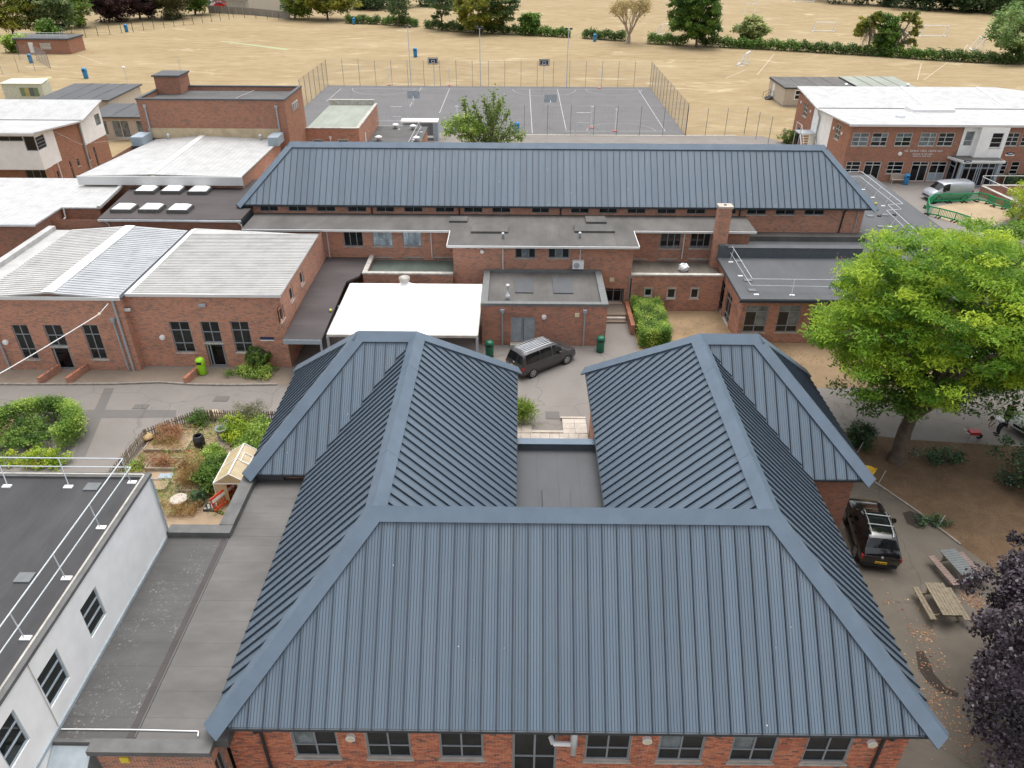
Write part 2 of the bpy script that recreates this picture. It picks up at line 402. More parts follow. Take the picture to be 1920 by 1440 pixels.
DIFF = plain('cream_diffuser', (.70, .64, .45), .4)
# ================================================================ SETTING: ground, roads, court
def grass_mat():
    m, t, b = nt('parched_grass'); p = pos(t)
    f1 = noise(t, scaled(t, p, (.035, .07, 1)), 1.0, 6, .62, .6); f2 = noise(t, scaled(t, p, (.25, .5, 1)), 1.0, 5, .7); f3 = noise(t, p, 6, 3, .7)
    c = ramp(t, f1, [(.25, (0.233, 0.171, 0.093)), (.5, (0.307, 0.226, 0.128)), (.72, (0.414, 0.335, 0.210))])
    c = mixc(t, .5, c, ramp(t, f2, [(.28, (0.201, 0.146, 0.078)), (.5, (0.326, 0.251, 0.145)), (.75, (0.435, 0.361, 0.235))]))
    c = mixc(t, .18, c, ramp(t, f3, [(.3, (0.162, 0.124, 0.062)), (.7, (0.434, 0.360, 0.229))]))
    w = ramp(t, noise(t, scaled(t, p, (.045, .11, 1)), 1.7, 6, .66, 1.2), [(.56, (0, 0, 0)), (.70, (.75, .75, .75))])
    c = mixc(t, w, c, (0.488, 0.406, 0.270))
    g = ramp(t, noise(t, scaled(t, p, (.06, .12, 1)), 1.0, 4, .6, .3), [(.60, (0, 0, 0)), (.75, (0.222, 0.222, 0.222))])
    c = mixc(t, g, c, (0.178, 0.170, 0.075))
    t.links.new(c, b.inputs['Base Color']); b.inputs['Roughness'].default_value = 1.0; b.inputs['Specular IOR Level'].default_value = .05
    bump(t, b, noise(t, p, 9, 4, .7), .5, .06); return m
GRASS = grass_mat()
def asphalt(name, c, var=.2, crack=True):
    m, t, b = nt(name); p = pos(t)
    f = noise(t, p, .35, 6, .65, .4); lo = tuple(x*(1-var) for x in c); hi = tuple(x*(1+var) for x in c)
    cc = ramp(t, f, [(.28, lo), (.5, c), (.75, hi)])
    cc = mixc(t, .25, cc, ramp(t, noise(t, p, 22, 3, .8), [(.3, tuple(x*.6 for x in c)), (.7, tuple(x*1.4 for x in c))]))
    cc = mixc(t, ramp(t, noise(t, p, 1.3, 5, .7), [(.62, (0, 0, 0)), (.75, (.35, .35, .35))]), cc, tuple(x*.55 for x in c))
    if crack:
        v = N(t, 'ShaderNodeTexVoronoi', feature='DISTANCE_TO_EDGE', Scale=.17); mp_ = N(t, 'ShaderNodeVectorMath', operation='ADD'); nz = N(t, 'ShaderNodeTexNoise', Scale=.9, Detail=4.0); t.links.new(p, nz.inputs['Vector']); t.links.new(nz.outputs['Color'], mp_.inputs[1]); t.links.new(p, mp_.inputs[0]); t.links.new(mp_.outputs[0], v.inputs['Vector'])
        cc = mixc(t, ramp(t, v.outputs['Distance'], [(.002, (.38, .38, .38)), (.007, (0, 0, 0))]), cc, tuple(x*.45 for x in c))
        s_ = N(t, 'ShaderNodeTexVoronoi', feature='F1', Scale=.45); t.links.new(p, s_.inputs['Vector']); cc = mixc(t, ramp(t, s_.outputs['Distance'], [(.05, (.4, .4, .4)), (.16, (0, 0, 0))]), cc, tuple(x*.6 for x in c))
    t.links.new(cc, b.inputs['Base Color']); b.inputs['Roughness'].default_value = .92; b.inputs['Specular IOR Level'].default_value = .2
    bump(t, b, noise(t, p, 70, 3), .4, .008); return m
ASPH = asphalt('worn_pale_asphalt', (.215, .196, .180), .16)
ASPH_P = asphalt('patched_asphalt', (.150, .140, .132), .1)
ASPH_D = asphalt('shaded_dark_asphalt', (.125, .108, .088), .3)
ASPH_C = asphalt('court_asphalt', (.148, .145, .146), .12)
CONC = asphalt('stained_concrete', (.23, .185, .145), .25, False)
def litter_mat():
    m, t, b = nt('dry_soil_and_leaf_litter'); p = pos(t)
    c = ramp(t, noise(t, p, 1.1, 6, .7, .5), [(.25, (.055, .037, .023)), (.5, (.115, .075, .044)), (.75, (.19, .13, .078))])
    c = mixc(t, .4, c, ramp(t, noise(t, p, 14, 4, .8), [(.35, (.05, .03, .017)), (.6, (.20, .115, .055)), (.8, (.30, .19, .10))]))
    t.links.new(c, b.inputs['Base Color']); b.inputs['Roughness'].default_value = 1.0; bump(t, b, noise(t, p, 14, 4), .7, .05); return m
LITTER = litter_mat()
LAWN = asphalt('scorched_lawn_soil', (.27, .19, .115), .42, False)
SOIL = asphalt('dry_garden_soil', (.33, .245, .16), .3, False)
GRAVEL = asphalt('straw_and_gravel', (.30, .225, .15), .45, False)
KERB = plain('dull_concrete_kerb', (.27, .24, .21), .9, 0, .25, 4)
SAND = asphalt('bare_sand', (.38, .29, .19), .3, False)
LINE = plain('worn_white_line', (.40, .395, .39), .8, 0, .15, 5)
PAVE = plain('pale_paving_slab', (.46, .41, .355), .85, 0, .15, 3, bmp=.2)
def sheet(name, pts, z, m):
    o = MB().add([(p[0], p[1], z) for p in pts], [tuple(range(len(pts)))]).build(name, m); return struct(o)
def zp(*pp, z=0.0): return [at_z(x, y, z) for x, y in pp]

sheet('ground', [(-900, -80), (900, -80), (900, 1500), (-900, 1500)], 0, GRASS)
sheet('campus_road', [(-62, -6), (14.5, -6), (14.5, 40), (16.5, 44.5), (8.6, 44.5), (8.6, 56), (-36, 56), (-62, 56)], .004, ASPH)
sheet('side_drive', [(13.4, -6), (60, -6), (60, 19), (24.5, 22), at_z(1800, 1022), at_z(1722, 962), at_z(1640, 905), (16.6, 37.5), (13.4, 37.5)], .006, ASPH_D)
sheet('side_road', [(13.4, 37.3), (16.0, 38.4), *zp((1600, 812), (1700, 824), (1920, 838)), (75, 33), (75, 45), *zp((1920, 730), (1700, 728), (1590, 727), (1500, 727))], .008, ASPH)
sheet('leaf_litter_ground', [(16.6, 37.3), at_z(1640, 905), at_z(1722, 962), at_z(1800, 1022), (24.5, 22), (60, 19), (70, 34), *zp((1920, 838), (1700, 824), (1600, 812))], .010, LITTER)
kb = MB()
for a, b_ in zip(zp((1632, 900), (1722, 962), (1800, 1022))[:-1], zp((1632, 900), (1722, 962), (1800, 1022))[1:]): kb.bar((a.x, a.y, .04), (b_.x, b_.y, .04), .09, .1)
struct(kb.build('edging_kerb', KERB))
# scorched lawn between the right wing and the road
sheet('scorched_lawn', [(10.7, 44.6), (15.5, 44.6), *zp((1500, 727), (1590, 727), (1700, 728)), (36, 44), (36, 47.5), (15.7, 47.5), (15.7, 52.5), (8.7, 52.5), (8.7, 46)], .012, LAWN)
# repair trenches in the asphalt
sheet('asphalt_trench', zp((0, 768), (330, 769), (330, 783), (0, 786)), .010, ASPH_P)
sheet('asphalt_trench', zp((196, 728), (214, 728), (160, 856), (136, 856)), .013, ASPH_P)
# concrete apron in front of the classrooms, with its kerb
sheet('concrete_apron', zp((0, 719), (215, 720), (355, 719), (365, 724), (545, 722)) + [Vector((-15.3, 43.4, 0)), Vector((-40, 43.4, 0))], .016, CONC)
kb = MB(); pp = zp((-40, 721), (60, 722), (215, 721), (300, 718), (360, 722), (430, 723), (520, 722))
for a, b_ in zip(pp[:-1], pp[1:]): kb.bar((a.x, a.y, .05), (b_.x, b_.y, .05), .14, .13)
struct(kb.build('kerb', KERB))
sheet('brick_red_paving', zp((0, 788), (30, 786), (16, 830), (0, 832)), .012, plain('dull_red_paving', (.36, .20, .15), .9))
# forecourt on the right, with the bare sandy plot fenced by barriers
sheet('forecourt', [(27.5, 59), (80, 56), (80, 86.5), (30, 86.5), (27.5, 80)], .004, ASPH)
sheet('path_to_forecourt', [(-40, 96.5), (34, 96.5), (36, 86), (42, 86), (38, 100), (34, 107.2), (-40, 107.2)], .006, ASPH)
sheet('bare_sand_plot', zp((1745, 402), (1752, 388), (1800, 379), (1850, 377), (1890, 388), (1900, 408), (1860, 425), (1790, 420)), .010, SAND)
# multi-use court
CX0, CX1, CY0, CY1 = -34.2, 23.25, 107.6, 141.6
sheet('court', [(CX0, CY0), (CX1, CY0), (CX1, CY1), (CX0, CY1)], .010, ASPH_C)
def line_on(pts, w=.10, z=.016, name='court_line', m=None):
    b = MB()
    for p, q in zip(pts[:-1], pts[1:]):
        p = Vector((p[0], p[1], z)); q = Vector((q[0], q[1], z)); s = (q-p).cross(Vector((0, 0, 1))).normalized()*w/2
        b.quad(p-s, q-s, q+s, p+s)
    return struct(b.build(name, m or LINE))
for xa in (614, 780): pass
for (a, b_) in (((640, 166), (612, 190)), ((790, 164), (768, 200)), ((843, 166), (824, 212)), ((993, 167), (998, 250)), ((1045, 167), (1062, 246)), ((1197, 168), (1247, 246))):
    line_on(zp(a, b_), .10)
line_on(zp((1060, 246), (1247, 246)), .1); line_on(zp((663, 166), (1197, 168)), .08)
for cx, cy, r, a0, a1 in ((1020, 168, 5.5, 180, 360), (720, 166, 5.5, 180, 360), (1150, 168, 4.9, 180, 360), (1165, 246, 4.9, 0, 180)):
    c = at_z(cx, cy); line_on([(c.x+r*math.cos(R(a0+(a1-a0)*i/20)), c.y+r*math.sin(R(a0+(a1-a0)*i/20))) for i in range(21)], .07)
line_on([(CX0-2, CY0-.35), (CX1, CY0-.35), at_z(1380, 254)], .3, .02, 'pale_kerb_line', STONE)
# faint pitch markings and the green practice wicket
FAINT = plain('faded_pitch_line', (.50, .43, .33), .95, 0, .1, 2)
for pts in (((145, 103), (192, 119), (98, 127)), ((1420, 140), (1452, 101)), ((1720, 150), (1728, 118)), ((1360, 147), (1400, 130)), ((1732, 150), (1800, 100)), ((1800, 103), (1815, 83))):
    line_on(zp(*pts), .13, .012, 'pitch_marking', FAINT)
sheet('artificial_wicket', zp((408, 77), (418, 77), (545, 92), (535, 94)), .014, plain('faded_green_matting', (.33, .36, .20), .95))
sheet('artificial_wicket', zp((15, 152), (95, 143), (98, 147), (20, 157)), .014, plain('faded_green_matting_b', (.40, .36, .20), .95))

# ================================================================ FRONT BUILDING (slate-blue hipped roof, U-shaped)
ZE = 4.2
XL, XR, Y0, D, RH, DF, Y1, Q = -9.68, 13.59, 14.31, 4.84, 4.80, 5.0, 31.85, 2.81
ZR = ZE+RH
FB = thing('hipped_roof_school_building', 'red brick school building with large slate-blue standing-seam hipped roof around a small courtyard', 'building', ((XL+XR)/2, 23, 0))
def v3(x, y, z): return Vector((x, y, z))
A_ = v3(XL, Y0, ZE); B_ = v3(XR, Y0, ZE); C_ = v3(XL+D, Y0+DF, ZR); D_ = v3(XR-D, Y0+DF, ZR)
E1, E2 = v3(XL+D, Y1, ZR), v3(XR-D, Y1, ZR); F1, F2 = v3(XL+D-Q, Y1, ZR), v3(XR-D+Q, Y1, ZR)
G1, G2 = v3(XL+2*D, Y1+D, ZE), v3(XR-2*D, Y1+D, ZE); H1, H2 = v3(XL-Q, Y1+D, ZE), v3(XR+Q, Y1+D, ZE)
I1, I2 = v3(XL-Q, Y1-D, ZE), v3(XR+Q, Y1-D, ZE); V1, V2 = v3(XL, Y1-D, ZE), v3(XR, Y1-D, ZE)
PT = .497
sh = at_z(432, 1364, ZE).x
YI = Y0+2*DF                         # inner foot of the wings, behind the front ridge
IN1, IN2 = v3(XL+2*D, YI, ZE), v3(XR-2*D, YI, ZE)
seam_slope(FB, [A_, B_, D_, C_], (0, Y0, ZE), (1, Y0, ZE), PT, shift=sh)
seam_slope(FB, [C_, D_, IN2, IN1], (0, YI, ZE), (1, YI, ZE), PT, shift=.1)
seam_slope(FB, [A_, C_, E1, V1], (XL, Y0, ZE), (XL, Y0+1, ZE), PT, shift=.2)
seam_slope(FB, [C_, IN1, G1, E1], (XL+2*D, Y0, ZE), (XL+2*D, Y0+1, ZE), PT, shift=.2)
seam_slope(FB, [I1, V1, E1, F1], (0, Y1-D, ZE), (1, Y1-D, ZE), PT, shift=.1)
seam_slope(FB, [H1, I1, F1], (XL-Q, 0, ZE), (XL-Q, 1, ZE), PT)
seam_slope(FB, [H1, F1, E1, G1], (0, Y1+D, ZE), (1, Y1+D, ZE), PT)
seam_slope(FB, [B_, D_, E2, V2], (XR, Y0, ZE), (XR, Y0+1, ZE), PT, shift=.2)
seam_slope(FB, [D_, IN2, G2, E2], (XR-2*D, Y0, ZE), (XR-2*D, Y0+1, ZE), PT, shift=.2)
seam_slope(FB, [I2, V2, E2, F2], (0, Y1-D, ZE), (1, Y1-D, ZE), PT, shift=.3)
seam_slope(FB, [H2, I2, F2], (XR+Q, 0, ZE), (XR+Q, 1, ZE), PT)
seam_slope(FB, [H2, F2, E2, G2], (0, Y1+D, ZE), (1, Y1+D, ZE), PT)
def sn(*p):
    a, b, c = p[:3]; n = (b-a).cross(c-a); return n if n.z > 0 else -n
nF, nLo, nLi, nRo, nRi = sn(A_, B_, D_), sn(A_, C_, E1), sn(C_, IN1, G1), sn(B_, D_, E2), sn(D_, IN2, G2)
nFb, nPf1, nPe1, nPb1 = sn(C_, D_, IN2), sn(I1, V1, E1), sn(H1, I1, F1), sn(H1, F1, G1)
nPf2, nPe2, nPb2 = sn(I2, V2, E2), sn(H2, I2, F2), sn(H2, F2, G2)
for (p, q, a, b_, nm, e0, e1) in ((C_, D_, nF, nFb, 'ridge_cap', .05, .05), (A_, C_, nF, nLo, 'hip_cap', .18, .0), (B_, D_, nF, nRo, 'hip_cap', .18, 0),
        (C_, E1, nLo, nLi, 'ridge_cap', 0, .02), (D_, E2, nRo, nRi, 'ridge_cap', 0, .02), (E1, F1, nPf1, nPb1, 'ridge_cap', 0, 0), (E2, F2, nPf2, nPb2, 'ridge_cap', 0, 0),
        (F1, I1, nPf1, nPe1, 'hip_cap', 0, .15), (F2, I2, nPf2, nPe2, 'hip_cap', 0, .15), (F1, H1, nPb1, nPe1, 'hip_cap', 0, .15), (F2, H2, nPb2, nPe2, 'hip_cap', 0, .15),
        (E1, G1, nPb1, nLi, 'hip_cap', 0, .1), (E2, G2, nPb2, nRi, 'hip_cap', 0, .1)):
    ridge_cap(FB, p, q, a, b_, name=nm, e0=e0, e1=e1, w=.44)
# fascia and gutter under the eaves (one length per eave), grey soffit
SOFF = plain('grey_soffit_board', (.36, .36, .35), .7)
for p, q in ((A_, B_), (I1, V1), (V2, I2), (H1, I1), (H2, I2), (A_, V1), (B_, V2), (IN1, G1), (IN2, G2), (H1, G1), (H2, G2)):
    d = (q-p).normalized(); MB().bar(p+v3(0, 0, -.07)+d*.03, q+v3(0, 0, -.07)-d*.03, .10, .12).build('gutter', METAL_DARK, FB)
WF = Y0+.48                                   # front wall plane
wx1 = at_y(1706, 1385, WF).x; wx0 = XL+.1
MB().box(wx0, wx1+.5, Y0+.06, WF+.1, ZE-.20, ZE-.155).build('soffit', SOFF, FB)
wins = [ry(WF, a, b_, y, y-54) for a, b_, y in ((556, 639.5, 1422), (691, 773, 1422), (826, 907, 1422.5), (1095, 1179, 1425), (1230, 1314, 1427), (1364, 1447.5, 1429.5), (1500, 1584, 1431))]
zt = 3.62
wins = [(a, b_, sum(w[2] for w in wins)/7, zt) for (a, b_, _, _) in wins for w in [None]] if False else [(w[0], w[1], sorted(x[2] for x in wins)[3], zt) for w in wins]
dl = at_y(960.5, 1425, WF).x; dr_ = at_y(1043, 1425, WF).x
door_op = (dl, dr_, .12, zt)
FRONT_OPS = wins+[door_op]
# individual bricks of the front wall: stretcher courses with recessed joints on a mortar backing
random.seed(5)
MORT = plain('pale_lime_mortar', (.58, .47, .39), .95, 0, .15, 4)
wall(FB, 'y', WF+.012, -1, wx0, wx1, 0, ZE-.16, FRONT_OPS, MORT, name='mortar_backing')
BK = [plain('brick_orange_red', (.56, .215, .12), .9, 0, .2, 9), plain('brick_deep_red', (.44, .145, .085), .9, 0, .2, 9), plain('brick_brown', (.38, .17, .105), .9, 0, .2, 9), plain('brick_burnt', (.21, .12, .10), .9, 0, .2, 9)]
bmesh_cache = {}
def brick_obj(x0, x1, y, z, k, parent):
    L = round(x1-x0, 3)
    key = (L, k)
    if key not in bmesh_cache: bmesh_cache[key] = MB().box(0, L, 0, .05, 0, .061).mesh('brick', BK[k])
    o = link('brick', bmesh_cache[key], parent, False); o.location = (x0, y+random.uniform(-.003, .002), z); return o
rest = [MB() for _ in BK]; made = 0; row = 0; z = .02
brick_list = []
while z < ZE-.22:
    x = wx0+.003-(row % 2)*.1125
    while x < wx1:
        a, b_ = max(x, wx0+.003), min(x+.215, wx1-.001)
        zc = z+.03
        segs = [(a, b_)]
        for o in FRONT_OPS:
            if o[2]-.08 < zc < o[3]:
                ns = []
                for s0, s1 in segs:
                    lo, hi = o[0]-.003, o[1]+.003
                    if s1 <= lo or s0 >= hi: ns.append((s0, s1)); continue
                    if s0 < lo: ns.append((s0, lo))
                    if s1 > hi: ns.append((hi, s1))
                segs = ns
        for s0, s1 in segs:
            if s1-s0 > .03: brick_list.append((s0, s1, z, random.choices((0, 1, 2, 3), (48, 30, 14, 8))[0]))
        x += .225
    z += .075; row += 1
vis = sorted([b for b in brick_list if 1.2 < b[2] < 3.5 and b[1]-b[0] > .2], key=lambda b: abs(b[2]-2.4)+.02*abs((b[0]+b[1])/2-2))
chosen = set(vis[:300])
for b in brick_list:
    if b in chosen: brick_obj(b[0], b[1], WF, b[2], b[3], FB)
    else: rest[b[3]].box(b[0], b[1], WF+random.uniform(-.003, .002), WF+.05, b[2], b[2]+.061)
for k, r_ in enumerate(rest): struct(r_.build('brick_courses', BK[k], FB), 'stuff')
for i, o in enumerate(wins): window(FB, 'y', WF, -1, o, (0, .5, 1), (0, .36, 1), FRAME_W if False else FRAME, [GLASS, GLASS_B if i in (0, 4, 5) else GLASS, GLASS, GLASS], depth=.08, bar=.07)
dw = window(FB, 'y', WF, -1, (dl, dr_, .12, zt), (0, .5, 1), (0, .28, .52, 1), FRAME, [BLUEGREY, GLASS, GLASS], depth=.08, bar=.08, sill=False, name='door')
for a, y in ((661, 1380), (1211, 1385), (1632, 1391)):
    p = at_y(a-3 if a < 960 else a+2, y, WF); round_light(FB, 'y', WF, -1, p.x, p.z, .16)
def dpipe_front(x, lean, m):
    downpipe(FB, [(x, Y0+.02, ZE-.12), (x, Y0+.05, ZE-.35), (x+.0, WF-.09, ZE-.75), (x, WF-.09, 0)], .055, m)
p = at_y(492, 1385, WF-.09); dpipe_front(p.x, 0, BLACKPIPE); p = at_y(1652, 1400, WF-.09); dpipe_front(p.x, 0, BLACKPIPE)
# boiler flue and plastic vent by the door
p = at_y(1062, 1390, WF-.3)
fl = MB().path([(p.x-.5, WF, 3.15), (p.x-.42, WF-.22, 3.12), (p.x+.25, WF-.22, 3.1)], .085, 10); fl.build('white_vent_pipe', WPAINT, FB)
q = at_y(1075, 1405, WF-.25); MB().lathe(q.x, q.y, [(.05, q.z-.3), (.09, q.z-.25), (.09, q.z+.15), (.12, q.z+.2), (.12, q.z+.95), (.05, q.z+1.02)], 12).build('flue', STEEL, FB, True)
# remaining walls
wall(FB, 'x', wx1, 1, WF, Y1-D+.45, 0, ZE-.16, [], BRICK)
wall(FB, 'y', Y1-D+.45, -1, wx1-.02, XR+Q-.55, 0, ZE-.12, [], BRICK_B)
wall(FB, 'x', XR+Q-.55, 1, Y1-D+.45, Y1+D-.4, 0, ZE-.12, [], BRICK_B)
wall(FB, 'y', Y1+D-.4, 1, XR-2*D+.4, XR+Q-.55, 0, ZE-.12, [], BRICK)
wall(FB, 'y', Y1+D-.4, 1, XL-Q+.55, XL+2*D-.4, 0, ZE-.12, [], BRICK)
wall(FB, 'x', XL-Q+.55, -1, Y1-D+.45, Y1+D-.4, 0, ZE-.12, [], BRICK)
wall(FB, 'y', Y1-D+.45, -1, XL-Q+.55, wx0, 0, ZE-.12, [], BRICK)
wall(FB, 'x', XL+2*D-.4, 1, YI-1, Y1+D-.4, 0, ZE-.12, [], BRICK)
wall(FB, 'x', XR-2*D+.4, -1, YI-1, Y1+D-.4, 0, ZE-.12, [], BRICK)
# flat roof between the wings with its upstand and hatch
zi = 3.35; yp = at_z(1040, 826, zi+.35).y
MB().box(XL+2*D-.4, XR-2*D+.4, YI-2.5, yp-.35, zi-.2, zi).build('courtyard_flat_roof', FELT_N, FB)
MB().box(XL+2*D-.38, XR-2*D+.38, yp-.35, yp, zi-.5, zi+.40).build('roof_upstand', plain('slate_grey_upstand', (.085, .10, .115), .6), FB)
MB().box(XL+2*D-.36, XR-2*D+.36, yp-.42, yp+.06, zi+.40, zi+.44).build('coping', METAL_CAP, FB)
h0 = at_z(1018, 955, zi+.1); h1 = at_z(1067, 917, zi+.1)
MB().box(h0.x, h1.x, h0.y, h1.y, zi, zi+.13).build('roof_hatch', FELT_N, FB)
wall(FB, 'y', yp-.02, 1, XL+2*D, XR-2*D, 0, zi-.5, [], BRICK)
# end walls of the paving in the courtyard
pv = thing('paved_entrance_terrace', 'pale paving slabs and low steps behind the grey courtyard roof', 'terrace', (2, yp+1, 0))
tx0, tx1 = XL+2*D-.3, XR-2*D+.3
def slabs(x0, x1, y0, y1, z):
    n_ = max(1, round((x1-x0)/.6)); r_ = max(1, round((y1-y0)/.6)); w_ = (x1-x0)/n_; d_ = (y1-y0)/r_
    for i in range(n_):
        for j in range(r_): MB().box(x0+i*w_+.008, x0+(i+1)*w_-.008, y0+j*d_+.008, y0+(j+1)*d_-.008, .012, z-random.random()*.012).build('paving_slab', PAVE, pv)
ya_, yb_, yc_ = at_z(1040, 812, .15).y, at_z(1040, 800, .15).y, at_z(1080, 785, .15).y
xm0, xm1 = at_z(997, 800, .15).x, at_z(1055, 800, .15).x
slabs(tx0, tx1, ya_-1.8, ya_, .15); slabs(tx0, xm0, ya_, yb_+.1, .16); slabs(xm1, tx1, ya_, yc_, .16)
MB().box(xm0, xm1, ya_, ya_+.22, .012, .2).build('step_edge', PAVE, pv); MB().box(xm1-.1, tx1, yc_, yc_+.15, .012, .2).build('step_edge', PAVE, pv)

# ================================================================ LINK BLOCK (flat felt roof) and white rendered block, lower left
ZL_ = 3.6
FELT_L2 = felt('bleached_grey_felt', (.125, .120, .115), 1.0, 'y', var=.28)
LK = thing('flat_roof_link_block', 'single-storey brick link with worn grey felt flat roof between white building and hipped roof', 'building', (-12, 18, 0))
lx = -14.85; yf = at_z(300, 1390, ZL_).y
MB().prism([(lx, yf), (-9.2, yf), (-9.2, 27.8), (-12.15, 27.8), (-12.15, 23.55), (lx, 23.55)], ZL_-.3, ZL_).build('felt_roof', FELT_G, LK)
gx = at_z(330, 1200, ZL_).x
MB().box(gx-.1, gx+.12, yf+.1, 23.4, ZL_, ZL_+.012).build('roof_gutter_strip', FELT_D, LK)
MB().box(gx+.14, gx+.2, yf+.1, 23.4, ZL_, ZL_+.03).build('lap_ridge', FELT_L, LK)
MB().box(gx+.22, -9.22, yf+.02, 23.55, ZL_+.002, ZL_+.010).build('felt_roof_patch', FELT_L2, LK); MB().box(-12.13, -9.22, 23.56, 27.28, ZL_+.002, ZL_+.010).build('felt_roof_patch', FELT_L2, LK)
COP = plain('dark_grey_felt_coping', (.115, .115, .112), .75, 0, .2, 2)
MB().box(-12.75, -12.15, 23.95, 27.3, ZL_-.4, ZL_+.30).build('parapet', COP, LK)
MB().box(lx+.02, -12.15, 23.45, 23.95, ZL_-.4, ZL_+.28).build('parapet', COP, LK)
MB().box(-12.15, -10.9, 27.3, 27.7, ZL_-.1, ZL_+.25).build('parapet', COP, LK)
MB().box(-13.55, -9.62, yf-.45, yf+.02, ZL_-.12, ZL_+.10).build('parapet', COP, LK)
MB().box(lx+.02, -13.57, yf-.1, yf+.02, ZL_-.12, ZL_+.06).build('parapet', COP, LK)
wall(LK, 'y', yf-.30, -1, -13.4, -9.7, 0, ZL_-.12, [], BRICK)
wo_ = (yf+.02, yf+.62, 1.5, 2.75)
o_ = at_x(410, 1420, -9.7)
wall(LK, 'x', -9.7, 1, yf-.30, WF, 0, ZL_-.1, [(o_.y-.28, o_.y+.32, 1.55, 2.85)], BRICK)
window(LK, 'x', -9.7, 1, (o_.y-.28, o_.y+.32, 1.55, 2.85), (0, .5, 1), (0, 1), FRAME, GLASS)
wall(LK, 'x', -12.4, -1, 23.9, 27.6, 0, ZL_-.2, [], BRICK)
p = at_y(234, 1424, yf-.31); MB().box(p.x-.14, p.x+.14, yf-.35, yf-.30, p.z-.14, p.z+.14).build('yellow_alarm_box', plain('yellow_plastic', (.75, .58, .05), .5), LK)
p0 = at_z(115, 1367, ZL_+.05); p1 = at_z(372, 1371, ZL_+.05)
MB().path([p0, p0.lerp(p1, .5)+Vector((0, .02, 0)), p1, p1+Vector((.05, -.18, 0))], .022, 6).build('white_conduit', WPAINT, LK)
GR = plain('pale_blue_grey_metal', (.36, .41, .44), .5)
ob = MB().slab([(lx+.02, yf-.9, ZL_-.6), (-13.55, yf-.9, ZL_-.6), (-13.55, yf-.12, ZL_-.1), (lx+.02, yf-.12, ZL_-.1)], .06); ob.build('lean_to_panel', GR, LK)
# grey sheet lean-to beyond the parapet
lt = MB().slab([(lx+.2, 24.0, 2.9), (-12.76, 24.0, 2.9), (-12.76, 25.3, 2.55), (lx+.2, 25.3, 2.55)], .05); lt.build('lean_to_sheet', PAVE, LK)
for i in range(5):
    x = lx+.35+i*.42; MB().bar((x, 24.0, 2.93), (x, 25.3, 2.58), .035).build('glazing_bar', STEEL, LK)

WB = thing('white_rendered_building', 'two-storey white rendered building with dark felt flat roof and steel guardrails', 'building', (-22, 10, 0))
wy = 23.62; zw = 6.85
ws = []
for (fx, fy, nx_, ny_, tx, ty) in ((199.4, 1148, 174, 1200, 177, 1101.6), (131, 1266.8, 98, 1330.4, 103.5, 1219.6), (56, 1383.6, 22, 1447, 25, 1329)):
    f_ = at_x(fx, fy, lx); n_ = at_x(nx_, ny_, lx); t_ = at_x(tx, ty, lx); ws.append((n_.y, f_.y, (f_.z+n_.z)/2, t_.z))
wall(WB, 'x', lx, 1, -4, wy, 0, zw, ws, RENDER)
for o in ws: window(WB, 'x', lx, 1, o, (0, 1), (0, .34, .67, 1), plain('blue_grey_frame', (.38, .44, .48), .5), GLASS, sill=False, bar=.07, depth=.07)
wall(WB, 'y', wy, 1, -45, lx, 0, zw, [], RENDER)
MB().box(-45, lx-.22, -4, wy-.22, zw-.1, zw).build('felt_roof', FELT_B, WB)
MB().box(lx-.24, lx+.05, -4, wy+.05, zw-.05, zw+.09).build('roof_kerb', COP, WB)
MB().box(-45, lx-.24, wy-.24, wy+.05, zw-.05, zw+.09).build('roof_kerb', COP, WB)
MB().box(lx-.20, lx-.13, -4, wy-.1, zw+.09, zw+.12).build('edge_trim', STONE, WB)
MB().box(-45, lx-.20, wy-.12, wy-.05, zw+.09, zw+.12).build('edge_trim', STONE, WB)
downpipe(WB, [(lx+.06, wy-.08, zw-.1), (lx+.06, wy-.08, ZL_)], .04, GR)
MB().box(lx, lx+.05, -4, wy-.3, ZL_, ZL_+.13).build('flashing', GR, WB)
c0 = at_x(122, 1252, lx+.03); c1 = at_x(172, 1373, lx+.03)
MB().path([(lx+.02, at_x(50, 1245, lx).y, zw), (lx+.02, at_x(110, 1364, lx).y, ZL_+.1)], .012, 6).build('wall_cable', STONE, WB)

GRAIL = []
def roof_rail(label, tops, mids, posts, feet, weights=(), gname='freestanding roof guardrails'):
    """freestanding guardrail: two rails, leaning legs, flat counterweight feet"""
    t = thing('roof_guardrail', label, 'guardrail', tuple(feet[0]), gname)
    MB().path(tops, .024, 6).build('rail', STEEL, t); MB().path(mids, .022, 6).build('rail', STEEL, t)
    for (a, b_) in posts: MB().tube(a, b_, .022, 6).build('leg', STEEL, t)
    for f in feet:
        b = MB().box(f[0]-.17, f[0]+.17, f[1]-.09, f[1]+.09, f[2], f[2]+.05); b.build('foot', WPAINT, t)
    for w in weights: MB().box(w[0]-.28, w[0]+.28, w[1]-.22, w[1]+.22, w[2], w[2]+.06).build('counterweight', plain('grey_plastic_weight', (.14, .15, .155), .6) if 'CWT' not in globals() else CWT, t)
    return t
CWT = plain('grey_plastic_weight', (.14, .15, .155), .6)
zt_, zm_ = zw+1.1, zw+.55
tc = at_z(230, 860, zt_); mc = at_z(245, 876, zm_)
nt_ = Vector((tc.x, 2, zt_)); nm_ = Vector((mc.x, 2, zm_))
fy = [tc.y-.1, tc.y-2.7, tc.y-5.2, tc.y-7.7, tc.y-10.2]
roof_rail('steel roof guardrail along right edge of white building roof', [tc, nt_], [mc, nm_],
          [(Vector((tc.x, y, zt_)), Vector((lx-.55, y-.05, zw+.03))) for y in fy], [Vector((lx-.5, y-.05, zw+.001)) for y in fy], [Vector((lx-1.95, y-.05, zw+.001)) for y in (fy[0]-.3, fy[2])])
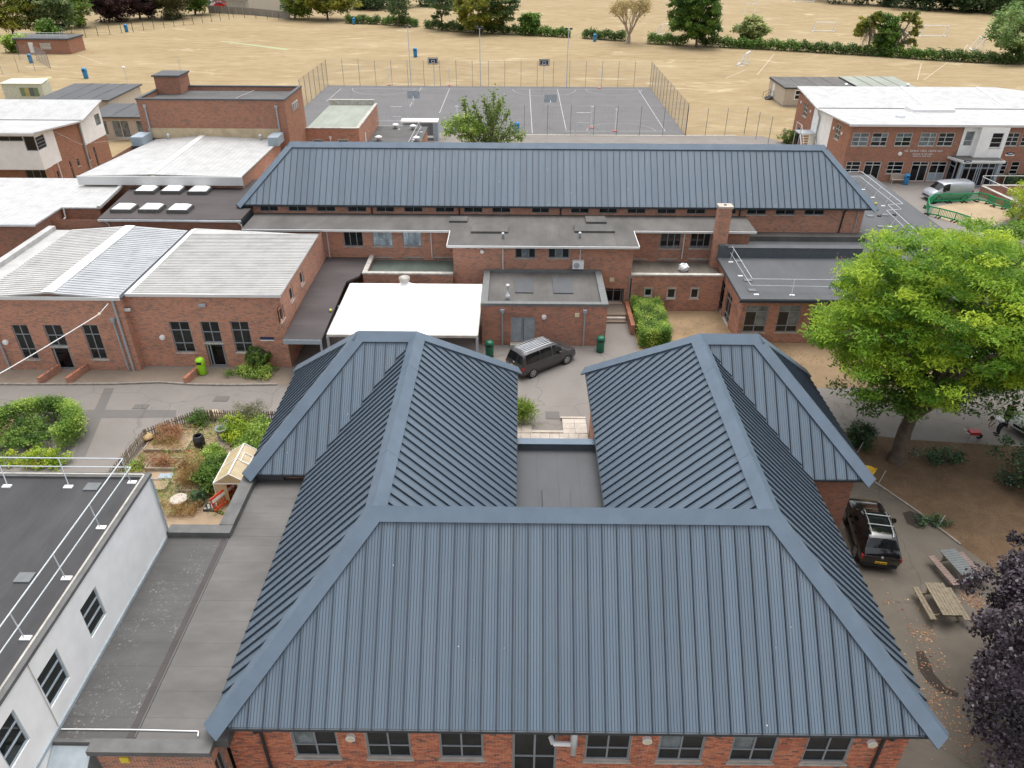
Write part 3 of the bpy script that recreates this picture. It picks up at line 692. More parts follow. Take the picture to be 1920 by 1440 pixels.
xs = [tc.x-2.55, tc.x-5.0, tc.x-7.5, tc.x-10]
roof_rail('steel roof guardrail along far edge of white building roof', [tc, Vector((-40, tc.y, zt_))], [mc, Vector((-40, mc.y, zm_))],
          [(Vector((x, tc.y, zt_)), Vector((x+.3, wy-.75, zw+.03))) for x in xs], [Vector((x+.3, wy-.8, zw+.001)) for x in xs], [Vector((x-.1, wy-2.1, zw+.001)) for x in xs[1::2]])
# ================================================================ REAR HALL (long slate-blue hipped roof)
HZ, HX0, HX1, HY, HD, HH = 6.2, -22.62, 28.78, 58.82, 3.8, 3.9
HL = thing('long_rear_hall', 'long brick hall behind, with slate-blue standing-seam hipped roof and clerestory windows', 'building', (3, 62, 0))
a = v3(HX0, HY, HZ); b = v3(HX1, HY, HZ); c = v3(HX1-HD, HY+HD, HZ+HH); d = v3(HX0+HD, HY+HD, HZ+HH); e = v3(HX0, HY+2*HD, HZ); f = v3(HX1, HY+2*HD, HZ)
seam_slope(HL, [a, b, c, d], (0, HY, HZ), (1, HY, HZ), .508, shift=.1)
seam_slope(HL, [e, f, c, d], (0, HY+2*HD, HZ), (1, HY+2*HD, HZ), 2.5, shift=.1)
seam_slope(HL, [a, d, e], (HX0, 0, HZ), (HX0, 1, HZ), .508); seam_slope(HL, [b, c, f], (HX1, 0, HZ), (HX1, 1, HZ), .508)
n1, n2, n3, n4 = sn(a, b, c), sn(e, f, c), sn(a, d, e), sn(b, c, f)
ridge_cap(HL, d, c, n1, n2, .42, .10, e0=.05, e1=.05)
for p, q, m1, m2 in ((a, d, n1, n3), (b, c, n1, n4), (e, d, n2, n3), (f, c, n2, n4)): ridge_cap(HL, p, q, m1, m2, .38, .10, name='hip_cap', e0=.2)
for p, q in ((a, b), (a, e), (b, f), (e, f)): MB().bar(p+v3(0, 0, -.08), q+v3(0, 0, -.08), .12, .14).build('gutter', METAL_DARK, HL)
YW = 59.2
hw = []
for xl, xr in ((489, 523), (542, 576), (595, 630), (653, 688), (706, 740), (758, 793), (817, 852), (870, 905), (923, 957), (997, 1030), (1070, 1104), (1123, 1157), (1176, 1210), (1232, 1267), (1287, 1322), (1346, 1380), (1400, 1436), (1454, 1490), (1508, 1545)):
    p = at_y(xl, 401, YW); q = at_y(xr, 401, YW); hw.append((p.x, q.x, 5.5, 5.98))
wall(HL, 'y', YW, -1, HX0+.5, 28.1, 0, HZ-.1, hw, BRICK)
for i, o in enumerate(hw): window(HL, 'y', YW, -1, o, (0, .5, 1), (0, 1), FRAME, GLASS, sill=i > 15, bar=.05)
wall(HL, 'x', 28.1, 1, YW, YW+6.8, 0, HZ-.1, [], BRICK); wall(HL, 'x', HX0+.5, -1, YW, YW+6.8, 0, HZ-.1, [], BRICK); wall(HL, 'y', YW+6.8, 1, HX0+.5, 28.1, 0, HZ-.1, [], BRICK)
for x, m in ((697, BLACKPIPE), (861, BLACKPIPE), (1051, BLACKPIPE), (1388, BLACKPIPE)):
    p = at_y(x, 395, YW-.08); downpipe(HL, [(p.x, HY+.05, HZ-.1), (p.x, YW-.08, HZ-.35), (p.x, YW-.08, 5.4)], .06, m)
p = at_y(1578, 420, YW-.08); downpipe(HL, [(p.x+.1, HY+.05, HZ-.1), (p.x, YW-.08, HZ-.4), (p.x-.1, YW-.08, 3.65)], .06, BLACKPIPE)
p = at_y(1604, 420, YW-.08); downpipe(HL, [(p.x, YW-.08, HZ-.3), (p.x, YW-.08, 3.65)], .045, GREYPIPE)
p = at_y(1551, 443, YW); MB().box(p.x-.13, p.x+.13, YW-.12, YW-.01, p.z-.1, p.z+.12).build('junction_box', WPAINT, HL)

# ================================================================ TWO-STOREY FLAT-ROOFED ANNEXE in front of the hall
AZ = 5.37
AN = thing('flat_roof_annexe', 'two-storey red brick annexe with grey felt flat roof projecting in front of rear hall', 'building', (2, 56, 0))
FASC = plain('white_fascia', (.62, .62, .61), .6, 0, .04, 1)
ax0, ax1, axr = -5.25, 8.95, at_z(1417, 432, AZ).x
MB().prism([(-21.5, 55.55), (ax0, 55.55), (ax0, 52.45), (ax1, 52.45), (ax1, 55.75), (axr, 55.75), (axr, YW-.002), (-21.5, YW-.002)], AZ-.14, AZ).build('felt_roof', FELT_L, AN)
for x0, x1, y in ((-21.5, ax0-.03, 55.50), (ax0-.03, ax1+.03, 52.40), (ax1+.03, axr+.03, 55.70)): MB().box(x0, x1, y-.045, y+.045, AZ-.19, AZ-.03).build('gutter', FASC, AN)
for x, y0, y1 in ((ax0-.04, 52.4, 55.5), (ax1+.04, 52.4, 55.7)): MB().box(x-.03, x+.03, y0, y1, AZ-.17, AZ-.02).build('verge_board', FASC, AN)
def ops_y(c, lst): return [ry(c, *q) for q in lst]
YA, YB_, YC = 55.95, 52.9, 56.15
up1 = ops_y(YA, [(646, 682, 462, 434), (700, 737, 462, 434), (756, 791, 462, 434)]); lo1 = ops_y(YA, [(704, 740, 497.5, 489), (760, 795, 497.5, 489), (816, 851, 497.5, 489)])
lo1 = [(o[0], o[1], max(o[2], 2.75), o[3]+.25) for o in lo1]
wall(AN, 'y', YA, -1, -21.4, -4.88, 0, AZ-.15, up1+lo1, BRICK)
for i, o in enumerate(up1): window(AN, 'y', YA, -1, o, (0, .33, .67, 1), (0, 1), FRAME, GLASS if i == 0 else GLASS_S, bar=.06)
for o in lo1: window(AN, 'y', YA, -1, o, (0, .5, 1), (0, 1), FRAME, GLASS, sill=False, lintel=True, bar=.06)
wall(AN, 'x', -4.88, -1, YB_, YA, 0, AZ-.15, [], BRICK); wall(AN, 'x', 8.65, 1, YB_, YC, 0, AZ-.15, [], BRICK)
up2 = ops_y(YB_, [(966, 1004, 484, 461), (1028, 1067, 484, 461)])
dop = ry(YB_, 1141, 1167, 579, 541)
dop = (dop[0]-.6, dop[1], .45, dop[3])
wall(AN, 'y', YB_, -1, -4.88, 8.65, 0, AZ-.15, up2+[dop], BRICK, depth=.5)
for o in up2: window(AN, 'y', YB_, -1, o, (0, .33, .67, 1), (0, 1), FRAME, [GLASS, GLASS_B, GLASS], bar=.06)
window(AN, 'y', YB_, -1, dop, (0, .12, .55, .9, 1), (0, .75, 1), FRAME, [GLASS_K], sill=False, depth=.42, bar=.07, name='door')
for i, x in enumerate((878, 890, 904, 1131, 1150, 1169)):
    p = at_y(x, 464, YB_); MB().box(p.x-.11, p.x+.11, YB_-.006, YB_+.05, p.z-.1, p.z+.1).build('vent_hole', GLASS_K, AN)
up3 = ops_y(YC, [(1236, 1275, 466, 436), (1292, 1330, 466, 436)]); lo3 = ops_y(YC, [(1181, 1211, 500, 491), (1232, 1267, 500, 491), (1290, 1325, 500, 491)])
lo3 = [(o[0], o[1], max(o[2], 2.7), o[3]+.2) for o in lo3]
wall(AN, 'y', YC, -1, 8.65, axr-.3, 0, AZ-.15, up3+lo3, BRICK_W)
for o in up3: window(AN, 'y', YC, -1, o, (0, .36, .68, 1), (0, .12, 1), FRAME, [GLASS, GLASS, GLASS], bar=.06)
for o in lo3: window(AN, 'y', YC, -1, o, (0, .5, 1), (0, 1), FRAME, GLASS, sill=False, lintel=True, bar=.06)
wall(AN, 'x', axr-.3, 1, YC, YW, 0, AZ-.15, [], BRICK)
for x in (613, 808): p = at_y(x, 440, YA-.07); downpipe(AN, [(p.x, 55.5, AZ-.15), (p.x, YA-.07, AZ-.4), (p.x, YA-.07, 2.9)], .045, FASC)
p = at_y(943, 480, YB_-.07); downpipe(AN, [(p.x, 52.4, AZ-.15), (p.x, YB_-.07, AZ-.4), (p.x, YB_-.07, 3.3)], .045, FASC)
p = at_y(1088, 480, YB_-.07); downpipe(AN, [(p.x, 52.4, AZ-.15), (p.x, YB_-.07, AZ-.4), (p.x, YB_-.07, 3.3)], .045, FASC)
p = at_y(1280, 470, YC-.07); downpipe(AN, [(p.x, 55.7, AZ-.15), (p.x, YC-.07, AZ-.4), (p.x, YC-.07, 2.9)], .045, FASC)
p = at_y(1180, 540, YB_-.1); downpipe(AN, [(p.x, YB_+.1, 2.9), (p.x, YB_-.1, 2.7), (p.x, YB_-.1, 0)], .06, GREYPIPE)
p = at_y(904, 471, YB_); round_light(AN, 'y', YB_, -1, p.x, p.z, .15, WPAINT)
p = at_y(1147, 524, YB_); MB().box(p.x-.16, p.x+.16, YB_-.1, YB_-.01, p.z-.15, p.z+.15).build('wall_light', DIFF, AN)
for x0, x1, yb_, yt_ in ((883, 953, 434, 424), (842, 877, 414, 408), (1078, 1150, 433, 423), (1099, 1135, 416, 407)):
    p = at_z(x0, yb_, AZ+.15); q = at_z(x1, yt_, AZ+.15); MB().box(p.x, q.x, p.y, q.y+.25, AZ, AZ+.16).build('roof_hatch', FELT_L, AN)
for x, y in ((943, 447), (1087, 446)):
    p = at_z(x, y, AZ); MB().lathe(p.x, p.y, [(.09, AZ), (.09, AZ+.3), (.12, AZ+.3), (.12, AZ+.42), (.03, AZ+.48)], 10).build('roof_vent', STEEL, AN, True)
# air-conditioning unit hung on the wall
p = at_y(1084, 497, YB_-.3)
ac = thing('air_conditioner', 'white air conditioning unit on brackets high on the annexe wall', 'air conditioner', (p.x, YB_-.2, p.z-.35))
MB().box(p.x-.42, p.x+.42, YB_-.38, YB_-.05, p.z-.3, p.z+.32).build('casing', WPAINT, ac)
MB().tube((p.x-.12, YB_-.38, p.z), (p.x-.12, YB_-.40, p.z), .22, 16).build('fan_grille', GREYPIPE, ac)
for s in (-.3, .3): MB().bar((p.x+s, YB_-.36, p.z-.33), (p.x+s, YB_, p.z-.33), .04).build('bracket', METAL_DARK, ac)
# low lean-to roofs on either side
def low_roof(label, x0, x1, y0, y1, z, m_roof, ops=(), retl=False, retr=False, wm=BRICK_W):
    t = thing('low_flat_roof_lean_to', label, 'lean-to', ((x0+x1)/2, y0, 0))
    wall(t, 'y', y0, -1, x0, x1, 0, z, ops, wm); 
    for o in ops: window(t, 'y', y0, -1, o, (0, 1), (0, 1), FRAME_W, GLASS, bar=.09, lintel=True)
    MB().box(x0-.05, x1, y0-.06, y0+.3, z, z+.12).build('coping', STONE, t)
    MB().box(x0, x1, y0+.25, y1-.002, z-.5, z-.32).build('felt_roof', m_roof, t)
    MB().box(x0+.02, x1, y0+.02, y0+.25, z-.4, z-.002).build('parapet', wm, t)
    if retl:
        wall(t, 'x', x0, -1, y0, y1, 0, z, [], wm); MB().box(x0-.05, x0+.3, y0+.3, y1-.01, z, z+.12).build('coping', STONE, t); MB().box(x0+.01, x0+.25, y0+.25, y1-.01, z-.4, z-.002).build('parapet', wm, t)
    return t
MOSS = felt('mossy_felt', (.095, .115, .10), 1.2, 'x', var=.35); GRIT = felt('gritty_brown_felt', (.13, .115, .095), 3, 'x', var=.5)
low_roof('low lean-to with mossy roof and stone coping behind white canopy', -11.75, -4.9, 52.4, YA, 3.0, MOSS, retl=True)
so = ops_y(52.6, [(1207, 1222, 556, 541), (1249, 1266, 560, 541), (1293, 1309, 560, 541)])
LR = low_roof('low lean-to with stained brick wall and small square windows beside green hedge', 8.68, 15.6, 52.6, YC, 2.95, GRIT, so)
pb = at_z(1283, 508, 2.75); 
bag = MB().ball((pb.x, pb.y+.3, 2.9), .42, .36, .34, 14, 8)
random.seed(3); bag.v = [(x+random.uniform(-.06, .06), y+random.uniform(-.06, .06), z+random.uniform(-.05, .07)) for x, y, z in bag.v]
tag(bag.build('rubbish_bag', plain('white_polythene', (.75, .75, .77), .35)), 'crumpled white rubbish bag lying on stained low roof', 'bag')

# chimney
ch = thing('brick_chimney', 'square red brick chimney stack with pale concrete cap between hall and grey flat roof', 'chimney', (15.6, 55.3, 0))
p = at_y(1341, 445, 55.0); q = at_y(1365, 445, 55.0); zt2 = at_y(1352, 391, 55.0).z
MB().box(p.x, q.x, 55.0, 55.75, 2.5, zt2).build('stack', BRICK, ch); MB().box(p.x-.06, q.x+.06, 54.94, 55.81, zt2, zt2+.14).build('cap', PAVE, ch); MB().tube(((p.x+q.x)/2, 55.4, zt2+.1), ((p.x+q.x)/2, 55.4, zt2+.18), .12, 12).build('pot', METAL_DARK, ch)

# ================================================================ KITCHEN BLOCK in the yard
KX0, KX1, KY0, KY1, KZ = -2.5, 6.25, 46.95, 52.86, 3.32
KB = thing('small_brick_plant_block', 'small red brick block with grey felt roof and grey louvred doors in the yard', 'building', (2, 47, 0))
kd = ry(KY0, 958, 1002, 641, 595)
wall(KB, 'y', KY0, -1, KX0, KX1, 0, KZ-.2, [kd], BRICK_W); wall(KB, 'x', KX0, -1, KY0, KY1, 0, KZ-.2, [], BRICK_W); wall(KB, 'x', KX1, 1, KY0, KY1, 0, KZ-.2, [], BRICK_W)
MB().box(KX0+.3, KX1-.3, KY0+.3, KY1, KZ-.35, KZ-.18).build('felt_roof', FELT_L, KB)
KC = plain('grey_felt_kerb', (.15, .155, .155), .7)
MB().box(KX0-.05, KX1+.05, KY0-.07, KY0+.32, KZ-.2, KZ).build('roof_kerb', KC, KB)
for x0, x1 in ((KX0-.05, KX0+.42), (KX1-.42, KX1+.05)): MB().box(x0, x1, KY0+.325, KY1, KZ-.2, KZ-.004).build('roof_kerb', KC, KB)
MB().box(KX0+.42, KX1-.42, KY1-.25, KY1, KZ-.19, KZ-.01).build('roof_kerb', KC, KB)
for x0, x1, y0, y1 in ((966, 999, 548, 521), (1038, 1071, 549, 521)):
    p = at_z(x0, y0, KZ-.1); q = at_z(x1, y1, KZ-.1); MB().box(p.x, q.x, p.y, q.y, KZ-.18, KZ-.1).build('roof_hatch', FELT_N, KB)
p = at_z(952, 561, KZ-.18); MB().lathe(p.x, p.y, [(.14, KZ-.18), (.14, KZ+.15), (.07, KZ+.18), (.07, KZ+.8), (.13, KZ+.8), (.13, KZ+.95)], 12).build('flue', STEEL, KB, True)
LOUV = plain('grey_louvre_door', (.30, .335, .36), .5)
dd = window(KB, 'y', KY0, -1, kd, (0, .5, 1), (0, 1), BLUEGREY, [None], sill=False, depth=.06, bar=.08, name='louvred_doors')
for s in (0, 1):
    w2 = (kd[1]-kd[0])/2; x0 = kd[0]+s*w2+.07; x1 = kd[0]+(s+1)*w2-.07; z0 = kd[2]+.08; n_ = 18; dz = (kd[3]-.08-z0)/n_
    for i in range(n_): MB().slab([(x0, KY0+.05, z0+i*dz+.01), (x1, KY0+.05, z0+i*dz+.01), (x1, KY0+.11, z0+(i+1)*dz), (x0, KY0+.11, z0+(i+1)*dz)], .012).build('louvre_slat', LOUV, dd)
MB().box(kd[0]-.05, kd[1]+.05, KY0-.45, KY0-.01, 0, kd[2]-.02).build('door_step', STONE, KB)
for x in (942, 1096):
    p = at_y(x, 600, KY0-.09); downpipe(KB, [(p.x, KY0-.09, KZ-.55), (p.x, KY0-.09, 0)], .055, GREYPIPE, hopper=True)
p = at_y(1020, 594, KY0); round_light(KB, 'y', KY0, -1, p.x, p.z, .17, WPAINT)
p = at_y(1082, 590, KY0); MB().box(p.x-.15, p.x+.15, KY0-.1, KY0-.01, p.z-.14, p.z+.14).build('meter_box', DIFF, KB)
# passage steps beside it
st = thing('concrete_passage_steps', 'worn concrete steps and ramp in the narrow passage beside green hedge', 'steps', (7.3, 50, 0))
MB().box(KX1+.06, 8.3, 51.0, YB_-.002, 0, .45).build('landing', CONC, st)
for i, (y0, y1, z) in enumerate(((50.7, 51.0, .3), (50.4, 50.7, .15))): MB().box(KX1+.06, 8.2, y0, y1-.002, 0, z).build('step', PAVE if i == 0 else CONC, st)
MB().box(8.3, 8.6, 48.6, YB_-.3, 0, .8).build('flank_wall', BRICK_W, st)

# ================================================================ COVERED WALK and WHITE CANOPY
CW = thing('covered_walkway', 'brown felt roofed covered walkway between brick classrooms and white canopy', 'walkway', (-14, 43, 0))
zc = 2.9
poly = [at_z(531, 636, zc), at_z(603, 636, zc), at_z(649, 528, zc), (-12.0, 52.35), (-11.8, 55.9), (-15.28, 55.9), (-15.28, 50)]
MB().prism(poly, zc-.16, zc).build('felt_roof', FELT_D, CW)
p, q = poly[0], poly[1]
MB().box(p[0], q[0], p[1]-.05, p[1]-.005, zc-.34, zc-.02).build('fascia', BLUEGREY, CW)
MB().bar((q[0]-.12, q[1]+.1, 0), (q[0]-.12, q[1]+.1, zc-.17), .12).build('post', BLUEGREY, CW)
MB().bar((-12.6, 47.5, 0), (-12.6, 47.5, zc-.17), .12).build('post', BLUEGREY, CW)
ball = MB().ball((at_z(620, 582, zc+.1).x, at_z(620, 582, zc+.1).y, zc+.11), .11, .11, .11, 12, 8)
YEL = plain('faded_yellow_ball', (.62, .55, .12), .6)
tag(ball.build('ball', YEL, smooth=True), 'yellow ball lying on brown walkway roof beside white canopy', 'ball')
CN = thing('white_fabric_canopy', 'white tensioned fabric canopy with small conical peak over the yard', 'canopy', (-7.5, 46.8, 0))
cx0, cx1, cy0, cy1, cz = -12.35, -2.62, 42.85, 50.75, 3.0
px_, py_ = at_z(760, 521, 3.95).x, 49.2
n_ = 48; b = MB(); vs = []
for j in range(n_+1):
    for i in range(n_+1):
        x = cx0+(cx1-cx0)*i/n_; y = cy0+(cy1-cy0)*j/n_; r_ = math.hypot(x-px_, (y-py_)); ed = min(1, min(x-cx0, cx1-x, y-cy0, cy1-y)/1.2)
        vs.append((x, y, cz+.12*ed+1.0*math.exp(-r_/.75)*min(1, ed*2)))
b.add(vs, [(j*(n_+1)+i, j*(n_+1)+i+1, (j+1)*(n_+1)+i+1, (j+1)*(n_+1)+i) for j in range(n_) for i in range(n_)]); b.build('fabric', PVC, CN, True)
MB().lathe(px_, py_, [(.34, cz+.95), (.40, cz+1.12), (.40, cz+1.2), (.2, cz+1.28)], 16).build('peak_cap', STONE, CN, True)
for (x0, y0, x1, y1) in ((cx0, cy0, cx1, cy0), (cx0, cy1, cx1, cy1), (cx0, cy0, cx0, cy1), (cx1, cy0, cx1, cy1)): MB().bar((x0, y0, cz-.1), (x1, y1, cz-.1), .14, .16).build('edge_beam', STONE, CN)
for x, y in ((cx0, cy0), (cx1, cy0), (cx0, cy1), (cx1, cy1)): MB().bar((x, y, 0), (x, y, cz-.18), .16).build('post', GREYPIPE, CN)

# ================================================================ GREY MEMBRANE BLOCK on the right
RZ = 3.6
RB = thing('grey_membrane_roof_block', 'single-storey brick wing with smooth grey membrane flat roof beside the big green tree', 'building', (22, 50, 0))
MB().prism([(15.5, 47.3), (36.2, 47.3), (36.2, 77), (28.6, 77), (28.6, 59.19), (15.5, 59.19)], RZ-.2, RZ).build('membrane_roof', FELT_N, RB)
MB().box(15.42, 36.2, 47.22, 47.295, RZ-.26, RZ-.05).build('gutter', METAL_DARK, RB)
fw_ = ops_y(47.6, [(1391, 1433, 623, 573), (1452, 1493, 623, 573), (1513, 1554, 623, 573), (1574, 1615, 623, 573)])
wall(RB, 'y', 47.6, -1, 15.75, 36, 0, RZ-.2, fw_, BRICK_W)
for o in fw_: window(RB, 'y', 47.6, -1, o, (0, .5, 1), (0, .24, .76, 1), FRAME, [GLASS, GLASS, GLASS_B, GLASS, GLASS_B, GLASS_B], bar=.07)
sw_ = []
for (fx, fy, nx_, ny_, tx, ty) in ((1343, 566.6, 1352, 584, 1353, 520.6), (1355.4, 593, 1364, 612, 1365, 544.5)):
    f_ = at_x(fx, fy, 15.75); g_ = at_x(nx_, ny_, 15.75); t_ = at_x(tx, ty, 15.75); sw_.append((g_.y, f_.y, (f_.z+g_.z)/2, min(t_.z, 3.1)))
wall(RB, 'x', 15.75, -1, 47.6, 59, 0, RZ-.2, sw_, BRICK_W)
for o in sw_: window(RB, 'x', 15.75, -1, o, (0, .5, 1), (0, .24, .76, 1), FRAME, GLASS, bar=.07)
wall(RB, 'x', 36.0, 1, 47.6, 76.8, 0, RZ-.2, [], BRICK); wall(RB, 'y', 76.8, 1, 28.6, 36, 0, RZ-.2, [], BRICK)
UPS = plain('dark_slate_upstand', (.085, .10, .115), .65)
MB().box(16.0, 26.6, 54.7, 55.35, RZ, RZ+.78).build('plant_upstand', UPS, RB); MB().box(15.98, 26.62, 54.66, 55.39, RZ+.78, RZ+.83).build('upstand_capping', FELT_N, RB)
MB().box(15.55, 16.2, 54.68, 57.6, RZ, RZ+1.0).build('parapet', UPS, RB)
MB().box(18.7, 28.3, 58.2, 59.18, RZ, RZ+.42).build('stepped_roof', FELT_L, RB)
for (x, y) in ((1346, 484), (1381, 577)): pass
p0, p1 = at_z(1362, 447, RZ+.9), at_z(1412, 520, RZ+1.0)
tA = [at_z(1362, 450, RZ+1.0), at_z(1375, 465, RZ+1.0), at_z(1410, 522, RZ+1.0)]
roof_rail('steel roof guardrail beside dark upstand on grey membrane roof', [at_z(1373, 462, RZ+1.05), at_z(1411, 523, RZ+1.05), at_z(1700, 526, RZ+1.05)], [at_z(1370, 474, RZ+.5), at_z(1408, 535, RZ+.5), at_z(1700, 540, RZ+.5)],
          [(at_z(x, y, RZ+1.05), at_z(x-4+dx, y+dy, RZ+.04)) for x, y, dx, dy in ((1376, 467, -4, 24), (1396, 500, 0, 24), (1490, 524, -2, 30), (1590, 525, -2, 30))], [at_z(x, y, RZ+.001) for x, y in ((1370, 492), (1388, 518), (1418, 553), (1485, 554), (1580, 555))], [at_z(x, y, RZ+.001) for x, y in ((1386, 490), (1402, 526), (1410, 545))])
def rail_line(label, pts, z, foot=(.5, 0)):
    tp = [at_z(x, y, z+1.05) for x, y in pts]; md = [p-Vector((0, 0, .5)) for p in tp]; posts = []; feet = []
    for a_, b_ in zip(tp[:-1], tp[1:]):
        n_ = max(1, int((b_-a_).length/2.4))
        for i in range(n_+1):
            q_ = a_.lerp(b_, i/n_); fo = Vector((q_.x-foot[0], q_.y-foot[1], z+.03)); posts.append((q_, fo)); feet.append(Vector((fo.x, fo.y, z+.001)))
    return roof_rail(label, tp, md, posts, feet, [f-Vector((foot[0]*1.6, 0, 0)) for f in feet[::2]])
rail_line('steel roof guardrail on grey roof overlooking the forecourt with the parked silver van', [(1590, 322), (1616, 322), (1693, 382), (1665, 384), (1708, 424), (1725, 436)], RZ)
tag(MB().ball((at_z(1642, 382, RZ+.1).x, at_z(1642, 382, RZ+.1).y, RZ+.12), .12, .12, .12, 12, 8).build('ball', YEL, smooth=True), 'yellow ball on grey membrane roof at corner of the long hall', 'ball')

# ================================================================ LEFT CLASSROOMS with white sheet roofs
CL = thing('brick_classroom_block', 'red brick classroom block with white profiled sheet roofs and tall grey windows', 'building', (-25, 48, 0))
cz_ = 5.45; yl, yr = 43.05, 43.6
lo_ = ops_y(yl, [(45, 75, 674, 609), (173, 203, 674, 609)]); ld = ry(yl, 112, 145, 697, 609)
wall(CL, 'y', yl, -1, -46, -25.35, 0, cz_-.15, lo_+[ld], BRICK)
wall(CL, 'x', -25.35, 1, yl, yr, 0, cz_-.15, [], BRICK)
ro_ = ops_y(yr, [(331, 368, 661, 603), (443, 477, 661, 603)]); rd = ry(yr, 395, 429, 690, 603)
wall(CL, 'y', yr, -1, -25.35, -15.3, 0, cz_-.15, ro_+[rd], BRICK)
for o in lo_+ro_: window(CL, 'y', yl if o in lo_ else yr, -1, o, (0, .5, 1), (0, .30, .72, 1), FRAME, GLASS, bar=.07, lintel=False)
for o, y in ((ld, yl), (rd, yr)):
    zt3 = o[2]+.55*(o[3]-o[2])
    window(CL, 'y', y, -1, (o[0], o[1], zt3, o[3]), (0, .5, 1), (0, .5, 1), FRAME, GLASS, bar=.07)
    window(CL, 'y', y, -1, (o[0]+.05, o[1]-.05, .03, zt3-.09), (0, .22, 1) if y == yr else (0, 1), (0, 1), FRAME, GLASS_K, bar=.1, sill=False, name='door')
sd_ = []
for x, y in ((566, 522), (547, 552), (529, 588)):
    p = at_x(x, y, -15.3); sd_.append((p.y-.42, p.y+.42, p.z-.45, p.z+.5))
wall(CL, 'x', -15.3, 1, yr, 55.8, 0, cz_-.15, sd_, BRICK)
for o in sd_: window(CL, 'x', -15.3, 1, o, (0, 1), (0, 1), FRAME_W, GLASS, bar=.07)
rx = -29.8
MB().slab([(-34.4, yl-.1, cz_-.02), (rx, yl-.1, cz_+.32), (rx, 54.9, cz_+.32), (-34.4, 54.9, cz_-.02)], .1).build('roof_sheet', WHITE_A, CL)
MB().slab([(rx, yl-.1, cz_+.32), (-25.45, yl-.1, cz_-.02), (-25.45, 54.9, cz_-.02), (rx, 54.9, cz_+.32)], .1).build('roof_sheet', WHITE_B, CL)
MB().slab([(rx-.4, yl-.1, cz_+.34), (rx, yl-.1, cz_+.37), (rx, 54.9, cz_+.37), (rx-.4, 54.9, cz_+.34)], .02).build('ridge_flashing', WPAINT, CL)
MB().slab([(rx, yl-.1, cz_+.37), (rx+.4, yl-.1, cz_+.34), (rx+.4, 54.9, cz_+.34), (rx, 54.9, cz_+.37)], .02).build('ridge_flashing', WPAINT, CL)
MB().slab([(-25.15, yr-.1, cz_-.02), (-15.15, yr-.1, cz_+.05), (-15.15, 54.0, cz_+.05), (-25.15, 55.4, cz_-.02)], .1).build('roof_sheet', WHITE_A, CL)
for i in range(34):
    y_ = yl+.1+i*.345; MB().bar((-34.38, y_, cz_), (rx-.42, y_, cz_+.31), .045, .045).build('sheet_rib', WHITE_A, CL); MB().bar((rx+.42, y_, cz_+.31), (-25.5, y_, cz_), .045, .045).build('sheet_rib', WHITE_B, CL)
for i in range(38): MB().bar((-25.0, yr+.1+i*.28, cz_+.004), (-15.16, yr+.1+i*.28, cz_+.07), .05, .05).build('sheet_rib', WHITE_A, CL)
MB().box(-25.45, -25.2, yl-.05, 55, cz_-.12, cz_-.06).build('valley_gutter', METAL_DARK, CL)
MB().box(-25.15, -24.85, yr-.05, 55, cz_-.02, cz_+.045).build('verge_flashing', WPAINT, CL)
MB().box(-46, -25.3, yl-.16, yl-.02, cz_-.2, cz_+.02).build('fascia', FASC, CL); MB().box(-25.2, -15.2, yr-.14, yr-.02, cz_-.18, cz_+.02).build('fascia', FASC, CL)
MB().box(-35.6, -34.45, yl-.1, 54.9, cz_-.25, cz_-.05).build('box_gutter', WHITE_A, CL)
MB().box(-36.1, -35.6, yl-.1, 54.9, cz_-.25, cz_+.28).build('gutter_wall', WHITE_A, CL)
p = at_y(212, 570, yl-.12); downpipe(CL, [(p.x, yl-.12, cz_-.2), (p.x+.02, yl-.12, 0)], .075, GREYPIPE)
p = at_y(211, 600, yl-.12); downpipe(CL, [(p.x, yl-.12, p.z), (p.x+.05, yl-.12, .1)], .055, GREYPIPE, hopper=True)
p = at_y(2, 650, yl-.12); downpipe(CL, [(p.x, yl-.12, p.z+1.5), (p.x, yl-.12, .0)], .06, GREYPIPE)
for x, y, w_ in ((11, 641, yl), (305, 632, yr)): p = at_y(x, y, w_); round_light(CL, 'y', w_, -1, p.x, p.z, .18, WPAINT)
p = at_y(501, 635, yr); sg = MB().box(p.x-.45, p.x+.45, yr-.05, yr-.01, p.z-.12, p.z+.14).build('room_sign', plain('navy_sign', (.02, .03, .09), .4), CL); MB().box(p.x-.45, p.x+.45, yr-.054, yr-.012, p.z-.14, p.z-.06).build('sign_band', WPAINT, sg)
p = at_y(381, 571, yr); MB().box(p.x-.25, p.x+.2, yr-.25, yr-.02, p.z-.08, p.z+.08).build('floodlight', GREYPIPE, CL)
p = at_y(242, 576, yr); MB().box(p.x-.2, p.x+.25, yr-.45, yr-.3, p.z-.08, p.z+.08).build('floodlight', STEEL, CL); MB().bar((p.x, yr-.4, p.z), (p.x-.15, yr, p.z), .04).build('floodlight_arm', METAL_DARK, CL)
for a0, a1 in ((78, 95), (129, 148), (348, 366)):
    p = at_z((a0+a1)/2, 715); MB().bar((p.x-.15, p.y-.4, .25), (p.x+.25, p.y+1.4, .25), .22, .5).build('door_flank_wall', BRICK_W, CL)
# overhead cable with its support ball
cA = at_y(203, 569, yl-.3); cB = at_y(186, 589, yl-.8)
pts = [cA, cB]+[Vector((cB.x+(-36-cB.x)*t, cB.y+(25-cB.y)*t, cB.z+(3.4-cB.z)*t-1.6*math.sin(math.pi*t)*.35)) for t in [i/10 for i in range(1, 11)]]
cb_ = thing('overhead_cable', 'sagging white overhead cable running from classroom wall to lower left', 'cable', tuple(cA)); MB().path(pts, .028, 6).build('cable', WPAINT, cb_); MB().ball(tuple(cB), .09, .09, .1, 10, 6).build('insulator', DIFF, cb_)

